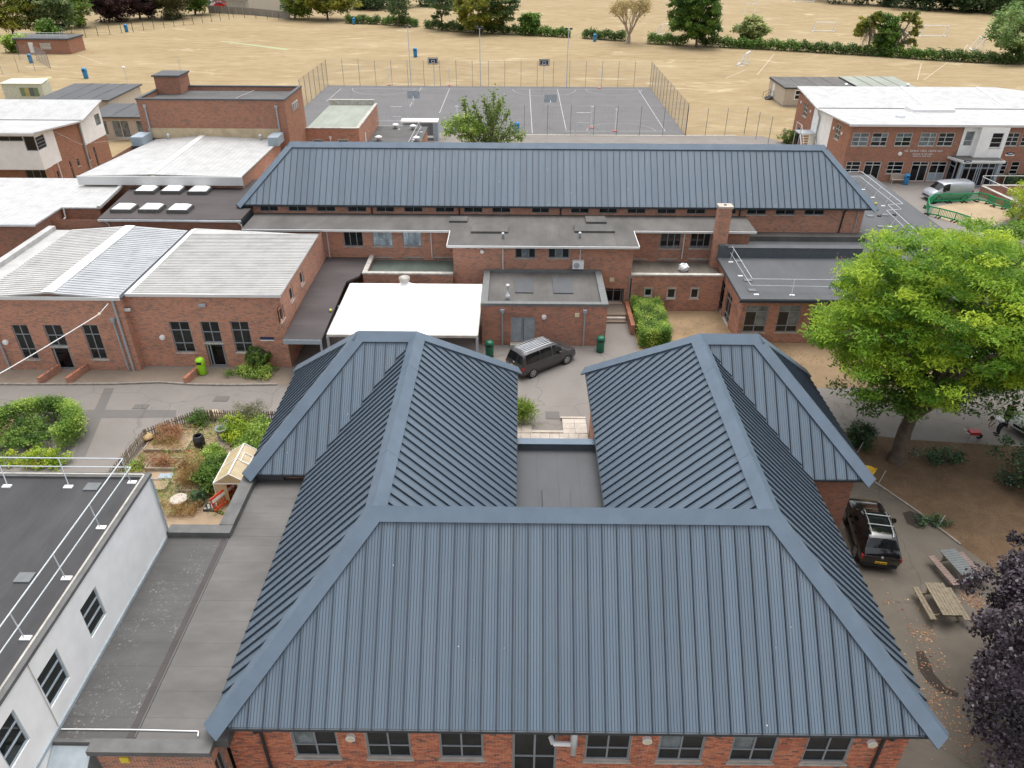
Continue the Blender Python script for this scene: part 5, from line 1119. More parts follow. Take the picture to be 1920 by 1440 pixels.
# portable classrooms
def cabin(label, x0, x1, y0, y1, z, rm, steps=True):
    t = thing('portable_classroom', label, 'portable cabin', ((x0+x1)/2, y0, 0)); ops = [(x0+1.6, x0+2.5, 1.1, 2.6)] if steps else []
    wall(t, 'y', y0, -1, x0, x1, .25, z, ops, BEIGE); dop_ = (y1-3.2, y1-2.2, .5, 2.5); wall(t, 'x', x0, -1, y0, y1, .25, z, [dop_], BEIGE); wall(t, 'x', x1, 1, y0, y1, .25, z, [], BEIGE); wall(t, 'y', y1, 1, x0, x1, .25, z, [], BEIGE)
    for o in ops: window(t, 'y', y0, -1, o, (0, 1), (0, .5, 1), WPAINT, GLASS_K, sill=False, bar=.13, depth=-.02)
    window(t, 'x', x0, -1, dop_, (0, 1), (0, 1), WPAINT, WPAINT, sill=False, depth=-.02, bar=.1, name='door')
    MB().box(x0-.15, x1+.15, y0-.15, y1+.15, z, z+.18).build('roof_edge', METAL_DARK, t); MB().slab([(x0-.12, y0-.12, z+.22), (x1+.12, y0-.12, z+.22), (x1+.12, y1+.12, z+.3), (x0-.12, y1+.12, z+.3)], .1).build('felt_roof', rm, t)
    for i in range(1, 4): MB().bar((x0+(x1-x0)*i/4, y0-.1, z+.24), (x0+(x1-x0)*i/4, y1+.1, z+.32), .08, .03).build('roof_joint', FELT_G, t)
    MB().box(x0+.1, x1-.1, y0+.1, y1-.1, 0, .25).build('plinth', STONE, t)
    if steps:
        for i in range(3): MB().box(x0-.5-.3*i, x0-.2-.3*i, dop_[0]-.3, dop_[1]+.3, .1, .5-.15*i).build('step', FELT_G, t)
        for y in (dop_[0]-.3, dop_[1]+.3): MB().path([(x0-1.3, y, 0), (x0-1.3, y, .95), (x0-.2, y, 1.45), (x0-.2, y, .3)], .03, 5).build('handrail', METAL_DARK, t)
    MB().lathe(x1-1.2, y0+.8, [(.25, z+.25), (.25, z+.55), (.3, z+.6), (.1, z+.75)], 10).build('roof_vent', STEEL, t)
    return t
cabin('beige portable classroom with dark felt roof and steps left of the white butterfly roof', 42.3, 53.3, 126.2, 134.8, 2.75, FELT_L)
cabin('portable classroom with pale green roof behind the white butterfly roof', 54.2, 63.2, 126.5, 135.6, 2.75, PALE, False)

# ================================================================ FENCES, COURT FURNITURE, FIELD FURNITURE
WIRE = plain('fence_wire', (.34, .33, .34), .5, .3); POSTM = plain('fence_post_grey_green', (.20, .21, .21), .6)
def mesh_fence(label, pts, h, bay=2.5, wire=.16, post_r=.04, pm=None, wm=None, wr=.008, horiz=4, name='mesh_fence', gate=None):
    t = thing(name, label, 'fence', (pts[0][0], pts[0][1], 0))
    for a_, b_ in zip(pts[:-1], pts[1:]):
        a_ = Vector((a_[0], a_[1], 0)); b_ = Vector((b_[0], b_[1], 0)); L = (b_-a_).length; n_ = max(1, round(L/bay)); d_ = (b_-a_)/n_
        for i in range(n_+1):
            p = a_+d_*i; MB().tube(p, p+Vector((0, 0, h)), post_r, 6).build('post', pm or POSTM, t)
        for i in range(n_):
            p = a_+d_*i; q = p+d_; m = MB(); k = max(1, int(d_.length/wire))
            for j in range(1, k):
                r_ = p.lerp(q, j/k); m.tube(r_, r_+Vector((0, 0, h-.03)), wr, 3)
            for j in range(horiz):
                z_ = .05+(h-.1)*j/(horiz-1); m.tube(p+Vector((0, 0, z_)), q+Vector((0, 0, z_)), wr, 3)
            m.build('mesh_panel', wm or WIRE, t)
    return t
mesh_fence('tall wire mesh fence along far side of the grey court', [(CX0, CY1), (CX1, CY1)], 4.3, 2.9)
mesh_fence('tall wire mesh fence along left side of the grey court', [(CX0, CY1), (CX0, 123)], 4.3, 2.9, wire=.16, wr=.006)
mesh_fence('tall wire mesh fence along right side of the grey court', [(CX1, CY1), (CX1, CY0)], 4.3, 2.9, wire=.16, wr=.006)
mesh_fence('tall wire mesh fence along near side of court behind hall ridge', [(-2.5, CY0-.3), (CX1, CY0-.3)], 4.0, 3.2, wire=.3, wr=.006, horiz=3)
mesh_fence('wire mesh fence running from near right court corner to the entrance block', [(CX1, CY0-.3), at_z(1395, 252), at_z(1440, 270)], 3.6, 3.0, wire=.25, wr=.006, horiz=3)
FGREEN = plain('dark_green_fence', (.03, .06, .04), .6)
mesh_fence('long dark green mesh fence along the far left field boundary', [at_z(114, 76), at_z(250, 60), at_z(430, 37)], 2.4, 3.0, pm=FGREEN, wm=FGREEN, wire=.4, post_r=.07)
mesh_fence('dark green mesh fence in front of the pale cottage at field edge', [at_z(438, 33), at_z(545, 38)], 2.0, 4.0, pm=FGREEN, wm=FGREEN, wire=.5, post_r=.07)
mesh_fence('grey mesh fence around the small brick hut at left edge', [at_z(5, 139), at_z(95, 128), at_z(70, 114), at_z(38, 112)], 3.0, 2.6, wire=.15)
# close-boarded fence by the cottage
BOARD = plain('weathered_grey_board', (.24, .215, .19), .9, 0, .2)
bf = thing('close_board_fence', 'weathered grey close-board fence in front of pale cottage', 'fence', tuple(at_z(395, 26))); pf = [at_z(392, 24), at_z(470, 28), at_z(545, 36)]
for a_, b_ in zip(pf[:-1], pf[1:]):
    n_ = int((b_-a_).length/2.4)
    for i in range(n_): MB().bar(a_.lerp(b_, i/n_)+Vector((0, 0, .95)), a_.lerp(b_, (i+.97)/n_)+Vector((0, 0, .95)), .06, 1.9).build('board_panel', BOARD, bf); MB().bar(a_.lerp(b_, i/n_), a_.lerp(b_, i/n_)+Vector((0, 0, 2.0)), .12).build('post', STONE, bf)

def flood(px_, py_, label):
    p = at_z(px_, py_); t = thing('court_floodlight', label, 'floodlight', (p.x, p.y, 0), 'floodlight masts along the court'); h = 9.3
    MB().tube((p.x, p.y, 0), (p.x, p.y, h), .10, 8, .06).build('mast', STEEL, t); MB().bar((p.x-.45, p.y, h), (p.x+.45, p.y, h), .06).build('crossarm', STEEL, t)
    for s in (-.42, .42): MB().box(p.x+s-.22, p.x+s+.22, p.y-.2, p.y+.15, h+.02, h+.3).build('lamp', METAL_DARK, t)
for x, y, l in ((771, 159, 'leftmost'), (901, 160, 'middle'), (1062, 163, 'rightmost')): flood(x, y, '%s tall floodlight mast on far side of the court' % l)
SWHITE = plain('court_line_white', (.8, .8, .8), .6)
def hoop(px_, py_, h, label, face):
    p = at_z(px_, py_); t = thing('basketball_hoop', label, 'basketball hoop', (p.x, p.y, 0), 'basketball hoops on the court')
    MB().tube((p.x, p.y, 0), (p.x, p.y, h-.4), .07, 8).build('post', STEEL, t); y = p.y+face*.9
    MB().bar((p.x, p.y, h-.45), (p.x, y, h-.2), .07).build('arm', STEEL, t); MB().box(p.x-.9, p.x+.9, y-.03, y+.03, h-.55, h+.55).build('backboard', METAL_DARK if face < 0 else plain('pale_backboard', (.33, .38, .42), .5), t)
    if face < 0:
        for (x0, x1, z0, z1) in ((-.8, .8, .38, .46), (-.8, .8, -.46, -.38), (-.8, -.72, -.38, .38), (.72, .8, -.38, .38), (-.3, .3, .1, .16), (-.3, .3, -.3, -.24), (-.3, -.24, -.24, .1), (.24, .3, -.24, .1)): MB().box(p.x+x0, p.x+x1, y-.045, y-.032, h+z0, h+z1).build('marking', SWHITE, t)
    MB().path([(p.x+.23*math.cos(a_), y+face*.35+.23*math.sin(a_), h-.35) for a_ in [i*math.pi/6 for i in range(13)]], .02, 5).build('ring', plain('orange_ring', (.6, .2, .05), .5), t)
hoop(815, 160, 4.2, 'basketball hoop with dark board at far left of the court', -1); hoop(1019, 163, 4.2, 'basketball hoop with dark board at far right of the court', -1)
hoop(777, 232, 3.9, 'pale-backed basketball hoop at near left of the court', 1); hoop(1031, 240, 3.9, 'pale-backed basketball hoop beside the blue bin on the court', 1)
def netpost(px_, py_, label):
    p = at_z(px_, py_); t = thing('netball_post', label, 'netball post', (p.x, p.y, 0), 'white netball posts'); MB().tube((p.x, p.y, .1), (p.x, p.y, 3.05), .06, 8).build('post', SWHITE, t); MB().box(p.x-.35, p.x+.35, p.y-.3, p.y+.3, 0, .1).build('base', plain('faded_red_base', (.45, .12, .1), .6), t)
    MB().path([(p.x+.2*math.cos(a_), p.y-.25+.2*math.sin(a_), 3.05) for a_ in [i*math.pi/5 for i in range(11)]], .018, 5).build('ring', SWHITE, t)
for x, y, l in ((730, 160, 'white netball post at far left corner of the court'), (843, 161, 'white netball post left of middle floodlight on far court side'), (1124, 166, 'white netball post on far right of the court'), (1153, 246, 'white netball post at near right of the court'), (1108, 240, 'white netball post left of near right court gate'), (858, 240, 'white netball post beside the young tree behind hall ridge')): netpost(x, y, l)
def court_goal(x, y, w, label):
    p = at_z(x, y); t = thing('steel_goal_frame', label, 'goal', (p.x, p.y, 0), 'steel goal frames on the court'); h = 2.9
    for s in (-w/2, w/2): MB().bar((p.x+s, p.y, 0), (p.x+s, p.y, h), .12).build('post', STEEL, t); MB().bar((p.x+s, p.y, h), (p.x+s+(1.6 if s > 0 else -1.6), p.y+.4, 0), .07).build('brace', STEEL, t)
    MB().bar((p.x-w/2, p.y, h), (p.x+w/2, p.y, h), .12).build('crossbar', STEEL, t); MB().bar((p.x-w/2, p.y, h*.55), (p.x+w/2, p.y, h*.55), .06).build('rail', STEEL, t)
court_goal(1092, 252, 1.9, 'steel framed goal in near right fence of the court'); court_goal(745, 240, 1.6, 'steel framed goal beside the white-topped shelter')
def goal(px_, py_, w, h, rz, label):
    p = at_z(px_, py_); t = thing('football_goal', label, 'goal', (p.x, p.y, 0), 'white football goals on the field'); t.rotation_euler = (0, 0, rz)
    def L(n_, *a_): 
        MB().path([Vector(q) for q in a_], .10, 6).build(n_, SWHITE, t, local=True)
    L('post', (-w/2, 0, 0), (-w/2, 0, h)); L('post', (w/2, 0, 0), (w/2, 0, h)); L('crossbar', (-w/2, 0, h), (w/2, 0, h)); L('base_frame', (-w/2, 0, .06), (-w/2, 1.6, .06), (w/2, 1.6, .06), (w/2, 0, .06))
    L('stay', (-w/2, 0, h), (-w/2, 1.6, .06)); L('stay', (w/2, 0, h), (w/2, 1.6, .06))
goal(1399, 122, 3.4, 2.4, R(62), 'white football goal seen edge-on nearest the court'); goal(1545, 60, 5.5, 2.3, 0, 'white football goal beyond hedge left of the broken tree'); goal(1751, 69, 6.5, 2.6, R(3), 'white football goal beyond hedge right of the broken tree')
goal(1836, 94, 4.5, 2.6, R(75), 'white football goal seen edge-on near right edge beyond hedge'); goal(1508, 4, 7, 2.6, 0, 'white football goal furthest off at top of the field'); goal(1246, 66, 3.6, 2.6, R(40), 'white football goal half hidden behind the big round tree')
def rugby(px_, py_, label):
    p = at_z(px_, py_); t = thing('rugby_posts', label, 'rugby posts', (p.x, p.y, 0))
    for s in (-1.6, 1.6): MB().tube((p.x+s, p.y, 0), (p.x+s, p.y, 9.5), .09, 6).build('post', SWHITE, t)
    MB().bar((p.x-1.6, p.y, 3), (p.x+1.6, p.y, 3), .12).build('crossbar', SWHITE, t)
rugby(1405, 27, 'tall white rugby posts above the small round tree')

BINB = plain('blue_plastic', (.02, .22, .48), .45); BING = plain('green_plastic', (.01, .13, .075), .4); BINL = plain('lime_plastic', (.30, .62, .02), .45); BLK = plain('black_plastic', (.012, .012, .013), .4)
def litter_bin(px_, py_, m, label, s=1.0, group='litter bins'):
    p = at_z(px_, py_); t = thing('litter_bin', label, 'bin', (p.x, p.y, 0), group)
    MB().lathe(p.x, p.y, [(.24*s, 0), (.27*s, .05*s), (.29*s, .78*s), (.29*s, .80*s)], 16).build('body', m, t, True)
    MB().lathe(p.x, p.y, [(.30*s, .80*s), (.31*s, .86*s), (.29*s, 1.1*s), (.22*s, 1.2*s), (.08*s, 1.24*s)], 16).build('hood', m, t, True)
    MB().box(p.x-.16*s, p.x+.16*s, p.y-.315*s, p.y-.25*s, .88*s, 1.04*s).build('mouth', BLK, t); MB().lathe(p.x, p.y, [(.26*s, 0), (.285*s, .04)], 16).build('base', BLK, t)
litter_bin(918, 668, BING, 'dark green litter bin beside canopy post left of the grey people carrier'); litter_bin(1125, 659, BING, 'dark green litter bin beside hedge right of the grey people carrier')
litter_bin(381, 701, BINL, 'lime green litter bin beside the classroom door')
litter_bin(1697, 346, BINB, 'blue litter bin beside the white bench'); litter_bin(969, 250, BINB, 'blue litter bin on near edge of the court', 1.25); litter_bin(779, 107, BINB, 'blue litter bin on the field beyond the court', 1.5); litter_bin(162, 147, BINB, 'blue litter bin alone on the field behind white-band block', 1.5)
litter_bin(238, 60, BINB, 'blue litter bin against far left boundary fence', 1.5); litter_bin(664, 46, BINB, 'blue litter bin at left end of the far hedge', 1.4); litter_bin(1115, 78, BINB, 'blue litter bin beside hedge left of the sparse tree', 1.4); litter_bin(59, 118, BINB, 'blue litter bin inside the fence by the small brick hut', 1.4)
def bench(px_, py_, label):
    p = at_z(px_, py_); p.y = 85.95; t = thing('garden_bench', label, 'bench', (p.x, p.y, 0)); WB_ = plain('bleached_wood', (.50, .44, .37), .85)
    for i in range(4): MB().box(p.x-.85, p.x+.85, p.y-.28+i*.14, p.y-.17+i*.14, .42, .46).build('seat_slat', WB_, t)
    for i in range(3): MB().box(p.x-.85, p.x+.85, p.y+.27, p.y+.31, .55+i*.16, .66+i*.16).build('back_slat', WB_, t)
    for s in (-.8, .8):
        for y in (-.25, .28): MB().bar((p.x+s, p.y+y, 0), (p.x+s, p.y+y, .42 if y < 0 else 1.05), .07).build('leg', WB_, t)
        MB().bar((p.x+s, p.y-.3, .64), (p.x+s, p.y+.3, .64), .06).build('armrest', WB_, t)
bench(1675, 338, 'bleached wooden bench against brick wall of the entrance block')
# green plastic barriers round the sandy plot
PGR = plain('bright_green_plastic', (.01, .30, .12), .45)
def make_barrier(m, m2, tagrow=None):
    t = bpy.data.objects.new('plastic_barrier', None); col.objects.link(t); L = 2.0
    b = MB().box(0, L, -.03, .03, .9, 1.02).box(0, L, -.03, .03, .18, .30).box(0, .07, -.03, .03, .18, 1.0).box(L-.07, L, -.03, .03, .18, 1.0); b.build('frame', m, t, local=True)
    for i in range(9): MB().box(.2+i*.19, .255+i*.19, -.02, .02, .3, .9).build('upright', m, t, local=True)
    if m2: MB().box(.06, L-.06, -.035, .035, .72, .9).build('reflector_board', m2, t, local=True)
    for x in (.25, L-.25): MB().box(x-.06, x+.06, -.3, .3, 0, .12).build('foot', BLK, t, local=True)
    return t
barr = make_barrier(PGR, None); first = True
ring = [at_z(x, y) for x, y in ((1738, 404), (1736, 389), (1748, 381), (1778, 380), (1806, 380), (1832, 378), (1850, 382), (1862, 388), (1880, 392), (1893, 398))]
ring2 = [at_z(x, y) for x, y in ((1738, 404), (1757, 408), (1788, 416), (1815, 425))]
k = 0; kk = {}; ORD = 'first second third fourth fifth sixth seventh eighth ninth tenth eleventh twelfth thirteenth fourteenth fifteenth sixteenth'.split()
for R_, nm in ((ring, 'far'), (ring2, 'near')):
    for a_, b_ in zip(R_[:-1], R_[1:]):
        L = (b_-a_).length; n_ = max(1, round(L/2.0)); an = math.atan2(b_.y-a_.y, b_.x-a_.x)
        for i in range(n_):
            p = a_.lerp(b_, i/n_); sc = (L/n_/2.0, 1, 1)
            if first: o = barr; first = False; o.location = p; o.rotation_euler = (0, 0, an); o.scale = sc
            else: o = dup(barr, p, an, scale=sc)
            k += 1; kk[nm] = kk.get(nm, 0)+1; tag(o, 'bright green plastic barrier, %s from the left along the %s side of bare sand' % (ORD[kk[nm]-1], nm), 'barrier', 'green barriers around the sandy plot')
# ================================================================ VEGETATION
def leaf_mat(name, cols, rough=.55, trans=.35, spec=.35):
    m, t, b = nt(name)
    a_ = N(t, 'ShaderNodeAttribute', attribute_name='v')
    n_ = len(cols); c = ramp(t, a_.outputs['Fac'], [(i/(n_-1), cols[i]) for i in range(n_)])
    t.links.new(c, b.inputs['Base Color']); b.inputs['Roughness'].default_value = rough; b.inputs['Specular IOR Level'].default_value = spec
    tr = N(t, 'ShaderNodeBsdfTranslucent'); t.links.new(c, tr.inputs['Color']); mx = N(t, 'ShaderNodeMixShader'); mx.inputs[0].default_value = trans
    t.links.new(b.outputs[0], mx.inputs[1]); t.links.new(tr.outputs[0], mx.inputs[2]); t.links.new(mx.outputs[0], t.nodes['Material Output'].inputs['Surface']); return m
def leaves(name, P, L, Wd, m, parent=None, seed=0, up=.6, droop=0.0, v=None, axis=None, jitter=.35):
    """many small leaf faces at points P (n,3); L, Wd leaf length and width"""
    rg = np.random.default_rng(seed); P = np.asarray(P, float); n = len(P)
    nr = rg.normal(size=(n, 3)); nr /= np.linalg.norm(nr, axis=1)[:, None]; nr[:, 2] = np.abs(nr[:, 2])*.6+up; nr /= np.linalg.norm(nr, axis=1)[:, None]
    tt = rg.normal(size=(n, 3)) if axis is None else axis+rg.normal(size=(n, 3))*.5
    tt[:, 2] -= droop; tt -= nr*(np.sum(tt*nr, axis=1))[:, None]; tt /= np.linalg.norm(tt, axis=1)[:, None]+1e-9
    bb = np.cross(nr, tt); s = (1+rg.uniform(-jitter, jitter, n))[:, None]
    l = tt*L*s; w = bb*Wd*s*.5
    V = np.empty((n, 4, 3)); V[:, 0] = P; V[:, 1] = P+l*.45+w-nr*L*.04; V[:, 2] = P+l-nr*L*.15*1.0; V[:, 3] = P+l*.45-w-nr*L*.04
    me = bpy.data.meshes.new(name); me.vertices.add(n*4); me.vertices.foreach_set('co', V.reshape(-1))
    me.loops.add(n*4); me.polygons.add(n); me.loops.foreach_set('vertex_index', np.arange(n*4, dtype=np.int32))
    me.polygons.foreach_set('loop_start', np.arange(0, n*4, 4, dtype=np.int32)); me.polygons.foreach_set('loop_total', np.full(n, 4, np.int32))
    at = me.attributes.new('v', 'FLOAT', 'FACE'); vv = rg.random(n) if v is None else np.clip(np.asarray(v)+rg.uniform(-.18, .18, n), 0, 1); at.data.foreach_set('value', vv.astype(np.float32))
    me.update(calc_edges=True); me.materials.append(m); return link(name, me, parent)
def clumps(c, rad, n, per, cr, seed, shell=.55, flat=.6, zmin=-1e9, keep=None):
    """clump centres inside an uneven ellipsoid, then points round each: returns points, per-point tone, centres"""
    rg = np.random.default_rng(seed); C_ = []
    ph = rg.uniform(0, 6.28, 6)
    while len(C_) < n:
        d = rg.normal(size=3); d /= np.linalg.norm(d); r = shell+(1-shell)*rg.random()**.6
        lump = 1+.16*math.sin(3*math.atan2(d[1], d[0])+ph[0])+.13*math.sin(5*math.atan2(d[1], d[0])+ph[1]+2*d[2])+.10*math.sin(6*d[2]+ph[2])
        q = np.array(c)+d*np.array(rad)*r*lump
        if q[2] > zmin and (keep is None or keep(q)): C_.append(q)
    C_ = np.array(C_); tone = rg.random(n)
    P = np.repeat(C_, per, axis=0); g = rg.normal(size=P.shape); g /= np.linalg.norm(g, axis=1)[:, None]
    rr = rg.random(len(P))**(1/2.2); P = P+g*(rr*cr)[:, None]*np.array([1, 1, flat])*np.repeat(rg.uniform(.65, 1.3, n), per)[:, None]
    return P, np.repeat(tone, per), C_
BARK = plain('brown_bark', (.10, .075, .055), .95, 0, .3, 3, bmp=.6); BARK_G = plain('grey_bark', (.20, .185, .16), .95, 0, .25, 3)
def limbs(b, base, fork, ends, r0, r1, seed=0):
    """tapered trunk and limbs that bend towards the given ends"""
    rd = random.Random(seed); base = Vector(base); fork = Vector(fork); n_ = 6
    tp = [base.lerp(fork, i/n_)+Vector((rd.uniform(-1, 1), rd.uniform(-1, 1), 0))*r0*.25*(0 < i < n_) for i in range(n_+1)]
    tp[0] = tp[0]-Vector((0, 0, .5)); b.loft(tp, [r0*1.45]+[r0*(1.08-i/n_*.4) for i in range(1, n_+1)], 10)
    for e in ends:
        e = Vector(e); st = base.lerp(fork, rd.uniform(.72, 1.0)); m1 = st.lerp(e, .4)+Vector((0, 0, (e-st).length*.12)); m2 = st.lerp(e, .72)+Vector((rd.uniform(-.3, .3), rd.uniform(-.3, .3), (e-st).length*.08))
        ra = r1*rd.uniform(.7, 1.1); b.loft([st, m1, m2, e], [ra, ra*.7, ra*.42, ra*.15], 6)
def tree(label, base, c, rad, n, per, cr, L, Wd, m, seed=1, r0=.3, name='broadleaf_tree', bark=None, group=None, droop=.0, up=.6, shell=.55, flat=.6, nl=12, zmin=-1e9, keep=None, fork=.55):
    t = thing(name, label, 'tree', tuple(base), group)
    P, tone, C_ = clumps(c, rad, n, per, cr, seed, shell, flat, zmin, keep)
    b = MB(); rg = np.random.default_rng(seed); ends = C_[rg.permutation(len(C_))[:nl]]
    limbs(b, base, Vector(base).lerp(Vector(c), fork), ends, r0, r0*.5, seed); b.build('trunk', bark or BARK, t, True)
    leaves('crown', P, L, Wd, m, t, seed, up, droop, tone); return t
LF_ROB = leaf_mat('bright_yellow_green_leaf', [(0.077, 0.182, 0.017), (0.154, 0.301, 0.025), (0.280, 0.434, 0.031), (0.448, 0.560, 0.042)], trans=.4)
LF_MID = leaf_mat('mid_green_leaf', [(0.042, 0.101, 0.020), (0.084, 0.168, 0.030), (0.143, 0.252, 0.042), (0.218, 0.319, 0.059)])
LF_OLIVE = leaf_mat('olive_leaf', [(0.088, 0.122, 0.026), (0.175, 0.219, 0.035), (0.280, 0.297, 0.044), (0.420, 0.385, 0.070)])
LF_DARK = leaf_mat('dark_glossy_leaf', [(0.014, 0.042, 0.014), (0.028, 0.077, 0.025), (0.056, 0.126, 0.042), (0.098, 0.182, 0.070)], rough=.35, trans=.15, spec=.5)
LF_PURP = leaf_mat('dark_purple_leaf', [(0.015, 0.011, 0.015), (0.030, 0.019, 0.028), (0.056, 0.039, 0.052), (0.095, 0.074, 0.091)], rough=.38, trans=.12, spec=.5)
LF_COPPER = leaf_mat('copper_beech_leaf', [(0.028, 0.014, 0.017), (0.049, 0.025, 0.028), (0.084, 0.042, 0.045), (0.119, 0.070, 0.063)], trans=.2)
LF_PINE = leaf_mat('pine_needles', [(0.050, 0.092, 0.034), (0.092, 0.151, 0.050), (0.151, 0.218, 0.076), (0.218, 0.269, 0.101)])
LF_HEDGE = leaf_mat('hedge_leaf', [(0.077, 0.154, 0.023), (0.169, 0.293, 0.046), (0.308, 0.447, 0.077), (0.508, 0.620, 0.154)])
LF_LIME = leaf_mat('lime_green_leaf', [(0.140, 0.238, 0.017), (0.252, 0.378, 0.028), (0.420, 0.532, 0.042), (0.588, 0.600, 0.084)])
LF_DRY = leaf_mat('dry_straw_leaf', [(0.280, 0.168, 0.070), (0.476, 0.294, 0.126), (0.600, 0.448, 0.210), (0.600, 0.600, 0.308)])
LF_RUST = leaf_mat('rusty_plant', [(0.224, 0.098, 0.056), (0.392, 0.182, 0.098), (0.532, 0.280, 0.154), (0.600, 0.420, 0.224)])
LF_SPARSE = leaf_mat('sparse_yellowing_leaf', [(0.224, 0.196, 0.056), (0.336, 0.280, 0.084), (0.448, 0.336, 0.126), (0.532, 0.378, 0.182)])

# the big bright tree on the right
def inside(pt, poly):
    x, y = pt; r_ = False
    for (x0, y0), (x1, y1) in zip(poly, poly[1:]+poly[:1]):
        if (y0 > y) != (y1 > y) and x < (x1-x0)*(y-y0)/(y1-y0)+x0: r_ = not r_
    return r_
OUT_BIG = [(1655, 425), (1700, 440), (1740, 412), (1790, 415), (1850, 410), (1920, 418), (2060, 450), (2060, 700), (1920, 735), (1830, 715), (1745, 790), (1690, 800), (1620, 745), (1590, 700), (1520, 625), (1530, 590), (1580, 555), (1570, 500), (1625, 490)]
def keep_big(q): return inside(pix(q), OUT_BIG)
BT = tree('large bright yellow-green feathery tree in front of the grey flat-roofed wing', (21.4, 33.8, 0), (23.6, 36.8, 8.2), (8.6, 6.6, 5.2), 900, 165, .85, .24, .075, LF_ROB, 11, .42, name='feathery_tree', droop=.45, up=.75, shell=.36, flat=.28, nl=26, zmin=2.2, keep=keep_big, fork=.42)
P, tone, _ = clumps((21.2, 34.4, 4.3), (3.4, 2.0, .9), 40, 130, .8, 77, .3, .5)
leaves('low_branches', P, .25, .085, LF_MID, BT, 5, .7, .4, tone)
P, tone, C_ = clumps((25.5, 34.8, 3.9), (4.2, 2.0, .9), 26, 80, .9, 78, .3, .4)
leaves('low_branches', P, .25, .085, LF_MID, BT, 6, .7, .4, tone); b = MB(); limbs(b, (21.6, 34, 2.6), (23, 34.3, 3.6), C_[:10], .14, .08, 4); b.build('low_limbs', BARK, BT, True)
# purple maple, lower right
OUT_PUR = [(1815, 1045), (1850, 1020), (1920, 985), (2200, 960), (2200, 1600), (1815, 1600), (1822, 1420), (1800, 1345), (1830, 1260), (1880, 1200), (1800, 1175), (1850, 1125), (1800, 1090)]
tree('dark purple-leaved maple overhanging the picnic tables at lower right', (22.4, 15.8, 0), (20.4, 15.6, 5.0), (4.6, 7.0, 2.8), 520, 190, .5, .125, .10, LF_PURP, 21, .2, name='purple_maple', up=.5, shell=.35, flat=.7, nl=24, keep=lambda q: inside(pix(q), OUT_PUR))
# laurel and shrubs on the right
def shrub(label, c, rad, n, per, cr, L, Wd, m, seed, name='shrub', up=.4, extra=None, group=None, stem=True, shell=.45):
    t = thing(name, label, 'shrub', (c[0], c[1], 0), group)
    P, tone, C_ = clumps(c, rad, n, per, cr, seed, shell, .75, .02); leaves('foliage', P, L, Wd, m, t, seed, up, 0, tone)
    if stem:
        b = MB()
        for e in C_[:7]: b.tube((c[0], c[1], 0), Vector(e), .035, 5, .012)
        b.build('stems', BARK, t)
    return t
shrub('large dark glossy laurel at right edge under the bright tree', (29.6, 31.6, 1.6), (3.4, 2.7, 1.9), 170, 110, .6, .17, .085, LF_DARK, 31, 'laurel_bush')
p = at_z(1612, 842); shrub('dark spiky shrub beside the right wing of the blue roof', (p.x, p.y+.3, .75), (.85, .7, .75), 60, 60, .3, .20, .035, LF_DARK, 33, up=.1)
p = at_z(1770, 868); shrub('low dark scrub on leaf litter under the bright tree', (p.x, p.y+.2, .35), (1.4, .6, .4), 40, 40, .3, .14, .06, LF_DARK, 34)
p = at_z(1750, 985); shrub('low dark weed beside kerb of the side drive', (p.x, p.y+.2, .2), (.9, .5, .22), 26, 30, .22, .12, .05, LF_DARK, 35, stem=False)
# dead red-brown saplings leaning over the grey roof
ds = thing('dry_sapling', 'thin sapling with dry reddish leaves over the grey membrane roof', 'sapling', tuple(at_z(1610, 640)))
b = MB(); ends = []
for i in range(9):
    e = at_y(1575+i*9, 490+((i*37) % 50), 44.5); ends.append(e); b.path([Vector((25.6, 44.5, 0)), Vector((25.4-.1*i, 44.5, 2.2)), e], .022, 4)
b.build('stems', BARK, ds); P = np.concatenate([np.array(e)+np.random.default_rng(i).normal(size=(26, 3))*.22 for i, e in enumerate(ends)]); leaves('dry_leaves', P, .13, .06, LF_RUST, ds, 3)
# hedge by the passage
def box_hedge(label, x0, x1, y0, y1, z1, n, L, Wd, m, seed, name='clipped_hedge', rnd=.25, group=None, z0=0.0):
    rg = np.random.default_rng(seed); t = thing(name, label, 'hedge', ((x0+x1)/2, (y0+y1)/2, 0), group); vol = np.array([x1-x0, y1-y0, z1-z0])
    P = rg.random((n, 3)); f_ = rg.integers(0, 5, n); sh_ = rg.random(n)*.16
    for k_, (ax, sd) in enumerate(((0, 0), (0, 1), (1, 0), (1, 1), (2, 1))):
        s_ = f_ == k_; P[s_, ax] = sh_[s_] if sd == 0 else 1-sh_[s_]
    P = P*vol+np.array([x0, y0, z0]); cen = np.array([(x0+x1)/2, (y0+y1)/2]); 
    P[:, 2] += .12*np.sin(P[:, 0]*2.3+seed)*np.sin(P[:, 1]*1.9)*(P[:, 2]-z0)/(z1-z0); P[:, :2] += rg.normal(size=(n, 2))*rnd*.25; P[:, 2] += rg.normal(size=n)*.05
    tone = .5+.4*np.sin(P[:, 0]*3.1+seed)*np.sin(P[:, 1]*2.7+1.3); leaves('foliage', P, L, Wd, m, t, seed, .4, 0, tone)
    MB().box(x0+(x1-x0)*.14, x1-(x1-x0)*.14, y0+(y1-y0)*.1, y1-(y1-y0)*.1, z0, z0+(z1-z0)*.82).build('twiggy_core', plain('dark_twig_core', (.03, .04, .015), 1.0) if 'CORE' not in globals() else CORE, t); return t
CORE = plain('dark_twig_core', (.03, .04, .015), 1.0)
box_hedge('bright green clipped hedge between the passage and dry lawn', 8.75, 10.9, 46.6, 52.2, 1.45, 15000, .13, .07, LF_HEDGE, 41)
